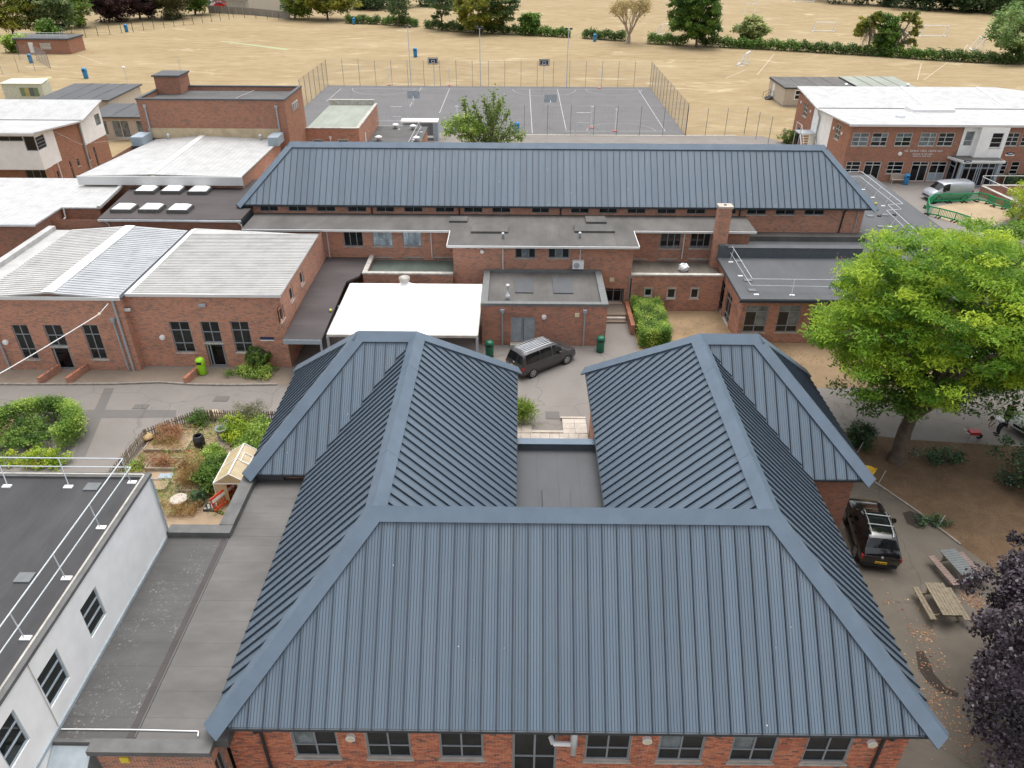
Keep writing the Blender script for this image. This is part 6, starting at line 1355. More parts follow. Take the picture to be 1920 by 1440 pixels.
# horseshoe hedge at left
hp = thing('horseshoe_hedge', 'rounded bright green horseshoe hedge with shrubs inside at the left edge', 'hedge', (-28, 36, 0)); rg = np.random.default_rng(9); PP = []; c0 = at_z(62, 808, .6)
for i in range(17000):
    a_ = rg.uniform(-.6, 3.9); r_ = 2.35+rg.normal()*.24; PP.append((c0.x+r_*math.cos(a_)*1.0, c0.y+r_*math.sin(a_)*.86, rg.random()**.5*1.55+rg.normal()*.05))
PP = np.array(PP); leaves('ring_foliage', PP, .14, .07, LF_HEDGE, hp, 4, .4, 0, .42+.4*np.sin(PP[:, 0]*2.2)*np.sin(PP[:, 1]*2))
P, tone, _ = clumps((c0.x-.2, c0.y-.3, .5), (1.7, 1.5, .5), 50, 90, .45, 12, .2); leaves('inner_shrubs', P, .15, .07, LF_MID, hp, 8, .4, 0, tone)
P, tone, _ = clumps((c0.x+1.5, c0.y-2.3, .4), (1.8, .7, .5), 34, 90, .4, 13, .2); leaves('bright_edge_shrubs', P, .14, .07, LF_LIME, hp, 9, .4, 0, tone)
P, tone, _ = clumps((c0.x-1.8, c0.y-2.4, .4), (1.8, .7, .5), 34, 90, .4, 14, .2); leaves('bright_edge_shrubs', P, .14, .07, LF_LIME, hp, 10, .4, 0, tone)
p = at_z(487, 694); tp = thing('topiary_ball', 'clipped round green bush beside the classroom sign', 'shrub', tuple(p))
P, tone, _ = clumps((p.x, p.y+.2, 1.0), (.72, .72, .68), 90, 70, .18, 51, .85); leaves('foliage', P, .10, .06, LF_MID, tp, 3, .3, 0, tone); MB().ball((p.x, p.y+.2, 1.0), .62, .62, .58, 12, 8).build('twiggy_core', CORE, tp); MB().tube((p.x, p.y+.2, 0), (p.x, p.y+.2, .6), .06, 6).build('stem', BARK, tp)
p = at_z(478, 706); shrub('low spreading green shrub around the clipped round bush', (p.x, p.y+.2, .3), (1.6, .75, .35), 60, 70, .3, .14, .05, LF_HEDGE, 52)
p = at_z(982, 798); 
gt = thing('ornamental_grass', 'tuft of tall green grass in the courtyard beside the blue roof eave', 'grass', tuple(p)); rg = np.random.default_rng(2); P = np.array([(p.x-.1, p.y+.35, .1)])+rg.normal(size=(1700, 3))*np.array([.32, .3, 0]); P[:, 2] = rg.uniform(.25, 1.35, 1700)*(1-.35*((P[:, 0]-p.x)**2+(P[:, 1]-p.y-.3)**2)); ax = np.stack([(P[:, 0]-p.x)*1.2, (P[:, 1]-p.y-.3)*1.2, np.full(1700, 1.0)], 1)
leaves('blades', P, .42, .03, LF_HEDGE, gt, 3, .0, .0, None, ax)
p = at_z(1472, 268); shrub('small green shrub at corner of the brick entrance block', (p.x+.3, p.y, .8), (1.0, .8, .9), 40, 50, .4, .2, .1, LF_MID, 55)
box_hedge('low dark green hedge against the entrance block right of the doors', 55.6, 75, 84.9, 86.2, 1.1, 5000, .2, .1, LF_DARK, 56)
p = at_z(1925, 432); shrub('yellow-green conifer shrub at right edge behind the green barriers', (p.x+1.6, p.y+2, 2.2), (2.6, 2.2, 2.6), 90, 80, .7, .24, .08, LF_LIME, 57)
# young tree behind the hall ridge
p = at_y(905, 262, 91.5); b0 = Vector((p.x, 91.5, 0))
yt = thing('young_tree', 'young light green multi-stemmed tree behind the hall ridge', 'tree', tuple(b0)); rg = np.random.default_rng(8); PP = []; b = MB()
for i in range(15):
    tx = 850+i*9.5; tyy = (222, 232, 186, 205, 192, 216, 182, 196, 170, 190, 184, 206, 232, 244, 250)[i]; e = at_y(tx, tyy, 91.5+rg.uniform(-1.5, 1.5)); st = b0+Vector((rg.uniform(-1.5, 1.5), rg.uniform(-1, 1), 1)); b.path([b0, st, st.lerp(e, .6)+Vector((0, 0, .3)), e], .05, 5)
    for k_ in range(330):
        t_ = rg.random()**.7; q = st.lerp(e, t_); s_ = .55*(1-t_*.72); PP.append((q.x+rg.normal()*s_, q.y+rg.normal()*s_, q.z+rg.normal()*.35))
b.build('trunk', BARK_G, yt); leaves('crown', np.array(PP), .34, .17, LF_OLIVE if False else leaf_mat('fresh_green_leaf', [(0.070, 0.126, 0.028), (0.140, 0.224, 0.042), (0.238, 0.336, 0.070), (0.350, 0.434, 0.126)]), yt, 4, .5, .2)
P, tone, _ = clumps((b0.x-2, 91.0, 4.6), (2.6, 1.5, 1.3), 40, 60, .8, 15); leaves('lower_foliage', P, .3, .15, LF_HEDGE, yt, 9, .5, 0, tone)

# ---- field boundary hedge and its trees
hedge_px = [(645, 44), (700, 46), (773, 50), (840, 59), (953, 65), (1070, 71), (1173, 78), (1220, 83), (1280, 86), (1360, 90), (1493, 97), (1627, 105), (1753, 114), (1925, 123)]
def hy(x):
    for (x0, y0), (x1, y1) in zip(hedge_px[:-1], hedge_px[1:]):
        if x0 <= x <= x1: return y0+(y1-y0)*(x-x0)/(x1-x0)
    return hedge_px[-1][1]
def field_hedge(x0, x1, label, seed, h=1.9, n=9):
    t = thing('field_hedge', label, 'hedge', tuple(at_z(x0, hy(x0))), 'hedge along the field boundary'); PP = []; TN = []; rg = np.random.default_rng(seed); N_ = int((at_z(x1, hy(x1))-at_z(x0, hy(x0))).length*330)
    for i in range(N_):
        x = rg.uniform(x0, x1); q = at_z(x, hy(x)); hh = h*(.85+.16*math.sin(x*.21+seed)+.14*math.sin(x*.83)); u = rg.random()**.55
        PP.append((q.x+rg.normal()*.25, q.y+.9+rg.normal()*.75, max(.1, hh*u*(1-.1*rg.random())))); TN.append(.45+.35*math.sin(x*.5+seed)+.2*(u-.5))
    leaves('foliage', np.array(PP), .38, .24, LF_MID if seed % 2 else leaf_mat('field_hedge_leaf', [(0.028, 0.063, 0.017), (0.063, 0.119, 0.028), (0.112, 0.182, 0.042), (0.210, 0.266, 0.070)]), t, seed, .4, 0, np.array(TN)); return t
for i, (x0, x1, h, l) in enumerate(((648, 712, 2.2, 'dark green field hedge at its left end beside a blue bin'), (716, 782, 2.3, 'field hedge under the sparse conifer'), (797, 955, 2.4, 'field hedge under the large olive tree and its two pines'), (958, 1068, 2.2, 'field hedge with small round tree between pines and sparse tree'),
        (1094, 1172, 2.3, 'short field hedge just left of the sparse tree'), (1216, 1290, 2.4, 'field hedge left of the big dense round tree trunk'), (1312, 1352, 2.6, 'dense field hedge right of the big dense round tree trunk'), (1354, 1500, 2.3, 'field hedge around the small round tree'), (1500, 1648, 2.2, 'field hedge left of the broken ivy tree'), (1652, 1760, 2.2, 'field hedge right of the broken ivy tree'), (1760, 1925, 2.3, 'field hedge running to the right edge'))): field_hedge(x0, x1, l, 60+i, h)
def px_tree(label, bx, by, x0, x1, yt_, yb_, m, seed, n=90, per=90, cr=1.2, L=.55, Wd=.32, name='broadleaf_tree', **kw):
    """a tree whose crown spans x0..x1 and yt_..yb_ of the photograph at the distance of its foot"""
    q = at_z(bx, by); Y = q.y; a_ = at_y(x0, (yt_+yb_)/2, Y); b_ = at_y(x1, (yt_+yb_)/2, Y); zt_ = at_y((x0+x1)/2, yt_, Y).z; zb_ = at_y((x0+x1)/2, yb_, Y).z
    c = ((a_.x+b_.x)/2, Y+.5, (zt_+zb_)/2); rx_ = (b_.x-a_.x)/2; rad = (rx_*.9, rx_*.85, (zt_-zb_)/2*.92)
    return tree(label, q, c, rad, n, per, cr, L, Wd, m, seed, kw.pop('r0', .28), name, **kw)
px_tree('large olive-yellow rounded tree in the field hedge between two pines', 895, 63, 845, 946, -22, 58, LF_OLIVE, 71, 150, 130, 1.3)
px_tree('upright pine with flat tiers left of the olive rounded tree', 829, 57, 800, 852, -30, 36, LF_PINE, 72, 34, 110, 1.5, name='pine_tree', flat=.3, shell=.7, r0=.22)
px_tree('leaning pine with dark tiers right of the olive rounded tree', 943, 64, 918, 970, -28, 50, LF_PINE, 73, 40, 110, 1.5, name='pine_tree', flat=.3, shell=.7, r0=.22)
px_tree('small dark rounded tree in hedge right of the pines', 994, 66, 975, 1013, 26, 62, LF_MID, 74, 70, 90, .9, r0=.15)
px_tree('thin grey-green sparse conifer in hedge near left end', 748, 50, 722, 772, -26, 40, LF_PINE, 75, 34, 60, 1.2, name='sparse_conifer', r0=.2)
px_tree('big dense dark green round tree in the field hedge', 1306, 88, 1254, 1362, -34, 78, LF_MID, 76, 240, 150, 1.15, .42, .28, shell=.5)
px_tree('small round grey-green tree in the field hedge', 1416, 87, 1382, 1445, 31, 76, leaf_mat('grey_green_leaf', [(0.151, 0.202, 0.067), (0.252, 0.302, 0.101), (0.370, 0.403, 0.151), (0.504, 0.521, 0.235)]), 77, 80, 90, .9, r0=.2)
px_tree('loose pale green willow-like tree at right edge of the field hedge', 1910, 116, 1846, 1985, 10, 100, leaf_mat('willow_leaf', [(0.101, 0.185, 0.050), (0.185, 0.286, 0.084), (0.286, 0.403, 0.134), (0.403, 0.504, 0.202)]), 78, 110, 100, 1.5, droop=.5, shell=.5, r0=.45)
# sparse, nearly bare tree
def bare_tree(label, bx, by, x0, x1, yt_, yb_, m, seed, leafn, name='sparse_tree'):
    q = at_z(bx, by); Y = q.y; t = thing(name, label, 'tree', tuple(q)); b = MB(); rd = random.Random(seed); tips = []; a_ = at_y(x0, 30, Y); e_ = at_y(x1, 30, Y); W_ = (e_.x-a_.x)/2; H_ = at_y(bx, yt_, Y).z
    def grow(p, d, L, r, k_):
        e = p+d*L; b.tube(p, e, r, 5, r*.62)
        if k_ == 0: tips.append(e); return
        for i in range(3):
            nd = (d+Vector((rd.uniform(-.62, .62), rd.uniform(-.62, .62), rd.uniform(-.12, .38)))).normalized(); grow(e, nd, L*rd.uniform(.62, .8), r*.58, k_-1)
        tips.append(e)
    L0 = H_*.16; b.tube(q, q+Vector((0, 0, L0)), .55, 8, .42)
    for i in range(7): an = i*.9+rd.random()*.3; grow(q+Vector((0, 0, L0*.95)), Vector((math.cos(an)*.5, math.sin(an)*.5, .95)).normalized(), H_*.27, .2, 4)
    b.build('trunk', plain('pale_brown_bark', (.36, .30, .24), .95, 0, .2), t); T = np.array([tuple(x) for x in tips]); rg = np.random.default_rng(seed); P = T[rg.integers(0, len(T), leafn)]+rg.normal(size=(leafn, 3))*.45; leaves('crown', P, .4, .2, m, t, seed, .4); return t
bare_tree('broad half-bare tree with thinning brown leaves in the field hedge', 1178, 81, 1130, 1228, -10, 60, LF_SPARSE, 81, 2600)
# broken ivy trees
q = at_z(1672, 104); Y = q.y; bt = thing('broken_ivy_tree', 'broken ivy-clad tree with bare grey twigs and drooping branch in the hedge', 'tree', tuple(q)); b = MB()
for (x, y) in ((1665, 60), (1690, 45), (1712, 30), (1718, 50), (1700, 75), (1655, 50)): e = at_y(x, y, Y); b.path([q, q.lerp(e, .4)+Vector((0, 0, .8)), e], .16, 5)
rd = random.Random(4)
for i in range(70): e = at_y(rd.uniform(1678, 1712), rd.uniform(45, 92), Y+rd.uniform(-2, 2)); s = at_y(1690, 55, Y); b.tube(s, e, .035, 3)
b.build('trunk', BARK_G, bt); c = at_y(1664, 68, Y); P, tone, _ = clumps((c.x, Y, c.z), (2.2, 2, 4.2), 90, 90, .9, 82); leaves('crown', P, .45, .28, LF_MID, bt, 82, .4, 0, tone)
for i, (x, y, r_) in enumerate(((1712, 30, 1.5), (1718, 46, 1.1), (1700, 28, 1.2), (1714, 62, .9), (1710, 78, .9), (1692, 82, .8))): c = at_y(x, y, Y); P, tone, _ = clumps((c.x, Y, c.z), (r_, r_, r_*.8), 10, 60, .5, 90+i); leaves('drooping_foliage', P, .4, .24, LF_OLIVE, bt, i, .4, .4, tone)
q = at_z(1626, 101); Y = q.y; bt = thing('windblown_tree', 'thin tree with grey hanging twigs and leaning green top beside broken ivy tree', 'tree', tuple(q)); b = MB(); top = at_y(1632, 32, Y); b.path([q, q.lerp(top, .5)+Vector((.3, 0, 0)), top], .2, 6)
for i in range(110): s = q.lerp(top, rd.uniform(.45, .95)); e = at_y(rd.uniform(1612, 1645), rd.uniform(58, 92), Y+rd.uniform(-2, 2)); b.path([s, s.lerp(e, .5)+Vector((0, 0, 1.0)), e], .03, 3)
b.build('trunk', plain('grey_brown_twig', (.26, .21, .19), .95), bt)
for i, (x, y, r_) in enumerate(((1615, 52, 1.3), (1622, 45, 1.6), (1634, 40, 1.6), (1641, 34, 1.3), (1610, 60, .8), (1645, 30, .9))): c = at_y(x, y, Y); P, tone, _ = clumps((c.x, Y, c.z), (r_, r_, r_*.8), 14, 70, .6, 190+i); leaves('crown', P, .4, .24, LF_OLIVE, bt, i, .4, .3, tone)
# ---- far left and top trees
px_tree('yellow-green feathery tree at the top left corner', 25, 70, -30, 66, -30, 62, LF_OLIVE, 101, 130, 110, 1.7, .6, .25, flat=.35)
px_tree('cedar-like tree with pale green tiers second from top left', 88, 66, 48, 132, -40, 56, LF_PINE, 102, 120, 110, 1.8, .6, .25, flat=.25, name='cedar_tree')
px_tree('tall mid green tree beside the copper trees at top left', 128, 52, 100, 160, -45, 46, leaf_mat('fresh_mid_leaf', [(0.088, 0.158, 0.035), (0.158, 0.263, 0.053), (0.245, 0.367, 0.070), (0.350, 0.473, 0.105)]), 103, 110, 110, 1.6, .6, .3)
px_tree('dark bush at field corner below the cedar-like tree', 92, 76, 70, 103, 40, 76, LF_MID, 104, 60, 90, 1.2, r0=.1)
px_tree('bright green young tree beside the small brick hut at left edge', 30, 98, 8, 52, 62, 98, LF_HEDGE, 105, 60, 90, 1.0, r0=.15)
px_tree('dark copper tree at top left, left one of a pair', 205, 42, 158, 246, -45, 40, LF_COPPER, 106, 150, 110, 1.7, .6, .35, shell=.4)
px_tree('dark copper tree at top left, right one of a pair', 262, 36, 222, 300, -45, 34, LF_COPPER, 107, 130, 110, 1.7, .6, .35, shell=.4)
px_tree('brown-green drooping cypress right of the copper trees', 313, 36, 272, 352, -60, 35, leaf_mat('cypress_leaf', [(0.049, 0.056, 0.021), (0.084, 0.091, 0.028), (0.126, 0.126, 0.042), (0.182, 0.168, 0.063)]), 108, 150, 110, 1.6, .6, .2, droop=.8, name='cypress_tree')
px_tree('green tree between cypress and the parked red car', 366, 28, 340, 394, -50, 22, LF_MID, 109, 90, 100, 1.6, .6, .35)
px_tree('bushy green tree right of the pale cottage', 552, 36, 524, 592, -40, 34, leaf_mat('lime_tree_leaf', [(0.091, 0.164, 0.036), (0.164, 0.255, 0.055), (0.273, 0.364, 0.064), (0.382, 0.455, 0.091)]), 110, 120, 110, 1.5, .6, .35)
px_tree('broad green tree at top, right of the cottage trees', 614, 38, 566, 660, -55, 35, LF_OLIVE, 111, 170, 110, 1.7, .6, .35)
def wood(label, x0, x1, yb0, yb1, seed, h=12, n=15000, m=None):
    rg = np.random.default_rng(seed); PP = []; TN = []
    K = max(8, int((x1-x0)/14)); cs = []
    for i in range(K*3):
        x = rg.uniform(x0, x1); y = yb0+(yb1-yb0)*(x-x0)/(x1-x0); q = at_z(x, y); cs.append((q.x+rg.normal()*1.5, q.y+rg.uniform(1, 14), rg.uniform(.15, .8)*h, rg.uniform(2.5, 4.5), rg.random()))
    for i in range(n):
        c = cs[rg.integers(0, len(cs))]; d = rg.normal(size=3); d /= np.linalg.norm(d); r_ = c[3]*rg.random()**.4; PP.append((c[0]+d[0]*r_, c[1]+d[1]*r_, max(.2, c[2]+d[2]*r_*.9))); TN.append(c[4])
    o = leaves('distant_wood', np.array(PP), .85, .55, m or leaf_mat('distant_wood_leaf', [(0.021, 0.042, 0.017), (0.042, 0.077, 0.028), (0.070, 0.119, 0.042), (0.112, 0.168, 0.056)]), None, seed, .4, 0, np.array(TN)); o['kind'] = 'stuff'; return o
wood('', 1548, 1960, 7, 34, 121, 15, 30000); wood('', 660, 880, 22, 12, 122, 9, 9000); wood('', 1690, 1960, 20, 34, 123, 10, 9000); wood('', -20, 480, 14, -14, 124, 12, 14000)
# ================================================================ VEHICLES
def paint(name, c, rough=.18, coat=.6, metal=.0):
    m, t, b = nt(name); p = pos(t); t.links.new(ramp(t, noise(t, p, 2.5, 3), [(.3, tuple(x*.93 for x in c)), (.7, tuple(min(1, x*1.07) for x in c))]), b.inputs['Base Color'])
    b.inputs['Roughness'].default_value = rough; b.inputs['Metallic'].default_value = metal; b.inputs['Coat Weight'].default_value = coat; b.inputs['Coat Roughness'].default_value = .05; return m
TYRE = plain('tyre_rubber', (.012, .012, .012), .85); RIM = plain('alloy_rim', (.45, .46, .48), .3, .7); TRIM = plain('black_trim', (.012, .012, .014), .5); REDL = plain('red_lens', (.38, .012, .015), .2); LAMP = plain('clear_lens', (.62, .64, .66), .15); PLATE = plain('yellow_plate', (.72, .45, .03), .4); PLATEK = plain('plate_black', (.02, .02, .02), .5); CHROME = plain('silver_rail', (.62, .64, .66), .25, .6)
CGLASS = glass('tinted_car_glass', (.010, .012, .013), .04, .6)
def vehicle(name, label, cat, st, pm, wheels, wr, sides, screen, rear, roofm=None, rails=None, bars=None, group=None, tail=True, sidewin=True, plate_z=.62):
    """st: stations (x, z_bottom, z_sill, z_belt, z_top, half widths bottom, max, belt, top); x runs from the rear to the nose"""
    t = thing(name, label, cat, (0, 0, 0), group)
    def ring(s):
        x, zb_, zs, zw_, zt_, wb_, wm_, ww, wt = s
        return [(x, 0, zb_), (x, wb_, zb_), (x, wm_, zs), (x, (wm_+ww)/2+.005, (zs+zw_)/2), (x, ww, zw_), (x, wt+(ww-wt)*.25, zw_+(zt_-zw_)*.72), (x, wt*.93, zt_-.035*min(1, (zt_-zw_)*3)), (x, wt*.6, zt_), (x, 0, zt_+.015)]
    RG = [ring(s) for s in st]; n = len(RG[0]); X = [s[0] for s in st]
    def S(x, v, sd):
        i = max(0, min(len(X)-2, next((k for k in range(len(X)-1) if x <= X[k+1]), len(X)-2))); f_ = (x-X[i])/(X[i+1]-X[i]); j = min(n-2, int(v)); g_ = v-j
        def L(r): a_, b_ = Vector(r[j]), Vector(r[j+1]); return a_.lerp(b_, g_)
        p = L(RG[i]).lerp(L(RG[i+1]), f_); p.y *= sd; return p
    b = MB(); vs = []; fs = []
    for r in RG:
        vs += [Vector(p) for p in r]+[Vector((p[0], -p[1], p[2])) for p in r[-2:0:-1]]
    m_ = 2*n-2
    for i in range(len(RG)-1): fs += [(i*m_+k, i*m_+(k+1) % m_, (i+1)*m_+(k+1) % m_, (i+1)*m_+k) for k in range(m_)]
    fs += [tuple(range(m_-1, -1, -1)), tuple(range((len(RG)-1)*m_, len(RG)*m_))]; b.add(vs, fs); body = b.build('body', pm, t, True, True)
    def patch(nm, x0, x1, v0, v1, sd, m, par, off=.012, nx_=6, nv=5, both=False):
        q = MB(); V = []
        sds = (sd,)
        for i in range(nx_+1):
            for j in range(nv+1):
                x = x0(j/nv) if callable(x0) else x0; xx = x1(j/nv) if callable(x1) else x1; xx = x+(xx-x)*i/nx_; v = v0+(v1-v0)*j/nv
                if both: # across the roof: v runs from one side to the other
                    w = v0+(v1-v0)*abs(2*j/nv-1); p = S(xx, 8-w, 1 if j < nv/2 else -1)
                    e = Vector((0, 0, 1))*off; 
                    if x1 != x0: d1 = S(min(xx+.02, X[-1]), 8-w, 1)-S(max(xx-.02, X[0]), 8-w, 1); e = Vector((-d1.z, 0, d1.x)).normalized()*off
                else:
                    p = S(xx, v, sd); p1 = S(xx, min(v+.05, 7.99), sd)-S(xx, max(0, v-.05), sd); p2 = S(min(xx+.03, X[-1]), v, sd)-S(max(xx-.03, X[0]), v, sd); e = p1.cross(p2); e.normalize(); e = e*off*(1 if e.y*sd > 0 or (abs(e.y) < .2 and e.z > 0) else -1)
                V.append(p+e)
        q.add(V, [(i*(nv+1)+j, i*(nv+1)+j+1, (i+1)*(nv+1)+j+1, (i+1)*(nv+1)+j) for i in range(nx_) for j in range(nv)]); return q.build(nm, m, par, True, True)
    for sd in (1, -1):
        for (x0, x1) in sides:
            if sidewin: patch('side_window', x0, x1, 4.12, 5.85, sd, CGLASS, body)
    patch('windscreen', screen[0], screen[1], 0, 2.6, 1, CGLASS, body, .012, 6, 8, True); patch('rear_window', rear[0], rear[1], 0, 2.5, 1, CGLASS, body, .012, 5, 8, True)
    for wx in wheels:
        for sd in (1, -1):
            yo = max(s[6] for s in st)
            w_ = MB().tube((wx, sd*(yo-.3), wr+.02), (wx, sd*(yo+.004), wr+.04), wr+.075, 20).build('wheel_arch', TRIM, body, True, True)
            wh = MB().tube((wx, sd*(yo-.22), wr), (wx, sd*(yo+.012), wr), wr, 20).build('wheel', TYRE, t, True, True)
            r_ = MB().tube((wx, sd*(yo), wr), (wx, sd*(yo+.018), wr), wr*.34, 10)
            for k_ in range(5): a_ = k_*2*math.pi/5+.3; r_.bar((wx, sd*(yo+.014), wr), (wx+wr*.66*math.cos(a_), sd*(yo+.014), wr+wr*.66*math.sin(a_)), .085, .012, (0, 1, 0))
            for k_ in range(18): a_ = k_*math.pi/9; r_.bar((wx+wr*.66*math.cos(a_), sd*(yo+.012), wr+wr*.66*math.sin(a_)), (wx+wr*.66*math.cos(a_+.36), sd*(yo+.012), wr+wr*.66*math.sin(a_+.36)), .04, .02, (0, 1, 0))
            r_.build('rim', RIM, wh, False, True)
    Lx = X[-1]
    for sd in (1, -1):
        if tail: MB().box(-.0+.02, .20, min(sd*(st[1][6]-.26), sd*(st[1][6]+.0)), max(sd*(st[1][6]-.26), sd*(st[1][6]+.0)), st[1][3]-.26, st[1][3]-.04).build('tail_light', REDL, t, False, True)
        MB().box(Lx-.32, Lx-.06, min(sd*.5, sd*.80), max(sd*.5, sd*.80), st[-2][3]-.17, st[-2][3]-.04).build('headlight', LAMP, t, False, True)
        mx_ = screen[0]-.05; MB().box(mx_-.1, mx_+.06, min(sd*.92, sd*1.1), max(sd*.92, sd*1.1), st[4][3]+.03, st[4][3]+.19).build('door_mirror', pm if name != 'panel_van' else TRIM, t, False, True)
        for hx in (sides[-1][0]+.05, sides[-2][0]+.1) if len(sides) > 1 else (): MB().box(hx, hx+.2, min(sd*.9, sd*.945), max(sd*.9, sd*.945), st[4][3]-.16, st[4][3]-.12).build('door_handle', pm, t, False, True)
    MB().box(-.02, .06, -.75, .75, .36, .50).build('bumper_trim', TRIM, t, False, True)
    pl = MB().box(-.035, .02, -.26, .26, plate_z-.06, plate_z+.06).build('number_plate', PLATE, t, False, True)
    q = MB()
    for i in range(7): q.box(-.04, -.036, -.21+i*.06+(.02 if i > 3 else 0), -.175+i*.06+(.02 if i > 3 else 0), plate_z-.035, plate_z+.035)
    q.build('plate_characters', PLATEK, pl, False, True)
    MB().tube((.015, 0, plate_z+.32), (-.02, 0, plate_z+.32), .06, 14).build('badge', CHROME, t, False, True)
    MB().box(Lx-.10, Lx+.012, -.5, .5, st[-2][3]-.30, st[-2][3]-.14).build('grille', TRIM, t, False, True)
    if rails:
        for sd in (1, -1):
            pts = [S(rails[0], 6.6, sd)+Vector((0, 0, .0)), S(rails[0]+.15, 6.6, sd)+Vector((0, 0, .07)), S((rails[0]+rails[1])/2, 6.6, sd)+Vector((0, 0, .085)), S(rails[1]-.15, 6.6, sd)+Vector((0, 0, .07)), S(rails[1], 6.6, sd)]; MB().path(pts, .022, 6).build('roof_rail', CHROME, t, False, True)
    for bx_ in (bars or ()): MB().bar(S(bx_, 6.5, 1)+Vector((0, .05, .11)), S(bx_, 6.5, -1)+Vector((0, -.05, .11)), .06, .03).build('roof_bar', CHROME, t, False, True)
    if roofm: patch('roof_panel', roofm[0], roofm[1], 0, 1.75, 1, roofm[2], body, .010, 6, 8, True)
    return t
def place(t, px_near, px_far, local_near, flip=1):
    pass
MPV = [(0, .40, .58, .90, .96, .70, .84, .82, .80), (.07, .30, .55, 1.02, 1.12, .80, .91, .88, .84), (.26, .25, .55, 1.06, 1.76, .84, .925, .90, .72), (.7, .22, .55, 1.06, 1.82, .86, .93, .905, .74), (2.0, .22, .55, 1.06, 1.84, .86, .93, .905, .75), (2.95, .22, .55, 1.04, 1.79, .86, .93, .90, .73), (3.25, .22, .55, 1.03, 1.70, .86, .93, .90, .71), (3.95, .22, .55, 1.03, 1.10, .86, .925, .88, .82), (4.5, .25, .55, .95, .99, .84, .90, .85, .76), (4.74, .3, .5, .80, .84, .78, .85, .79, .70), (4.85, .38, .5, .66, .70, .66, .72, .68, .6)]
GREYP = paint('dark_grey_metallic', (.062, .060, .062), .3, .5, .3)
mp = vehicle('people_carrier', 'dark grey people carrier with silver reflection on ribbed roof parked in the yard', 'car', MPV, GREYP, (.93, 3.9), .335, ((.42, 1.55), (1.62, 2.55), (2.66, 3.42)), (3.28, 3.90), (.085, .245), rails=(.45, 3.0), plate_z=.80)
for i in range(6): MB().bar((.5, -.42+i*.168, 1.862-.012*abs(i-2.5)), (2.85, -.42+i*.168, 1.868-.012*abs(i-2.5)), .06, .035).build('roof_glint_rib', CHROME, mp, False, True)  # silver colour of the ribs stands in for the reflection on the roof
SILV = paint('silver_roof_reflection', (.30, .31, .32), .3, .4, .4)
P1 = at_z(998.75, 707.5); P2 = at_z(1061, 682.5); an = math.atan2(P2.y-P1.y, P2.x-P1.x); mp.rotation_euler = (0, 0, an); mp.location = P1-Matrix.Rotation(an, 3, 'Z')@Vector((.93, -.88, 0))
SUVS = [(0, .42, .60, .86, .92, .66, .80, .78, .76), (.08, .34, .58, .98, 1.05, .78, .88, .85, .80), (.28, .28, .58, 1.02, 1.20, .82, .91, .88, .78), (.62, .26, .58, 1.03, 1.60, .84, .915, .87, .64), (1.0, .24, .58, 1.03, 1.66, .84, .915, .87, .67), (2.0, .24, .58, 1.01, 1.68, .84, .915, .87, .69), (2.55, .24, .58, 1.0, 1.60, .84, .915, .87, .66), (3.25, .24, .58, .99, 1.08, .84, .915, .86, .80), (3.9, .26, .55, .93, .99, .83, .90, .84, .76), (4.28, .3, .5, .80, .85, .78, .84, .78, .70), (4.43, .4, .5, .66, .70, .62, .70, .66, .58)]
BLACKP = paint('gloss_black', (.006, .006, .007), .12, .9)
sv = vehicle('black_suv', 'glossy black SUV with silver roof bars parked beside the blue roof', 'car', SUVS, BLACKP, (.86, 3.46), .35, ((.75, 1.35), (1.42, 2.1), (2.18, 2.85)), (2.6, 3.2), (.30, .60), (1.2, 2.4, CGLASS), rails=(.75, 2.6), bars=(1.35, 2.05), plate_z=.62)
P1 = at_z(1603, 1047); P2 = at_z(1588, 992); an = math.atan2(P2.y-P1.y, P2.x-P1.x); sv.rotation_euler = (0, 0, an); sv.location = P1-Matrix.Rotation(an, 3, 'Z')@Vector((.75, .86, 0))
VAN = [(0, .42, .60, 1.0, 1.06, .70, .86, .85, .84), (.06, .32, .55, 1.15, 1.85, .82, .94, .92, .80), (.2, .26, .55, 1.15, 1.96, .86, .95, .93, .80), (2.4, .24, .55, 1.15, 1.99, .87, .95, .93, .81), (3.3, .24, .55, 1.14, 1.96, .87, .95, .93, .79), (3.55, .24, .55, 1.13, 1.86, .87, .95, .92, .77), (4.25, .24, .55, 1.10, 1.18, .86, .94, .88, .80), (4.7, .28, .55, .95, 1.0, .82, .90, .84, .74), (4.85, .34, .5, .80, .84, .76, .84, .78, .70), (4.92, .4, .5, .66, .7, .62, .7, .66, .58)]
SILVER = paint('silver_metallic', (.36, .38, .41), .28, .5, .3); VWHITE = paint('white_van_paint', (.74, .75, .77), .25, .4)
vn = vehicle('panel_van', 'silver panel van parked in front of the entrance block beside green barriers', 'van', VAN, SILVER, (.95, 3.95), .34, ((2.95, 3.72),), (3.6, 4.18), (.062, .066))
P1 = at_z(1820, 376); P2 = at_z(1727, 381); an = math.atan2(P2.y-P1.y, P2.x-P1.x); vn.rotation_euler = (0, 0, an); vn.location = P1-Matrix.Rotation(an, 3, 'Z')@Vector((0, .9, 0))
v2 = vehicle('panel_van', 'white van glimpsed through the bright tree beside the grey roofed wing', 'van', VAN, VWHITE, (.95, 3.95), .34, ((2.95, 3.72),), (3.6, 4.18), (.062, .066)); v2.location = (28.6, 42.6, 0); v2.rotation_euler = (0, 0, R(4))
v3_ = vehicle('panel_van', 'white van nose-on at right edge beside a man in dark clothes', 'van', VAN, VWHITE, (.95, 3.95), .34, ((2.95, 3.72),), (3.6, 4.18), (.062, .066)); q = at_z(1893, 808); v3_.rotation_euler = (0, 0, R(205)); v3_.location = Vector((q.x, q.y, 0))-Matrix.Rotation(R(205), 3, 'Z')@Vector((4.8, -.6, 0))
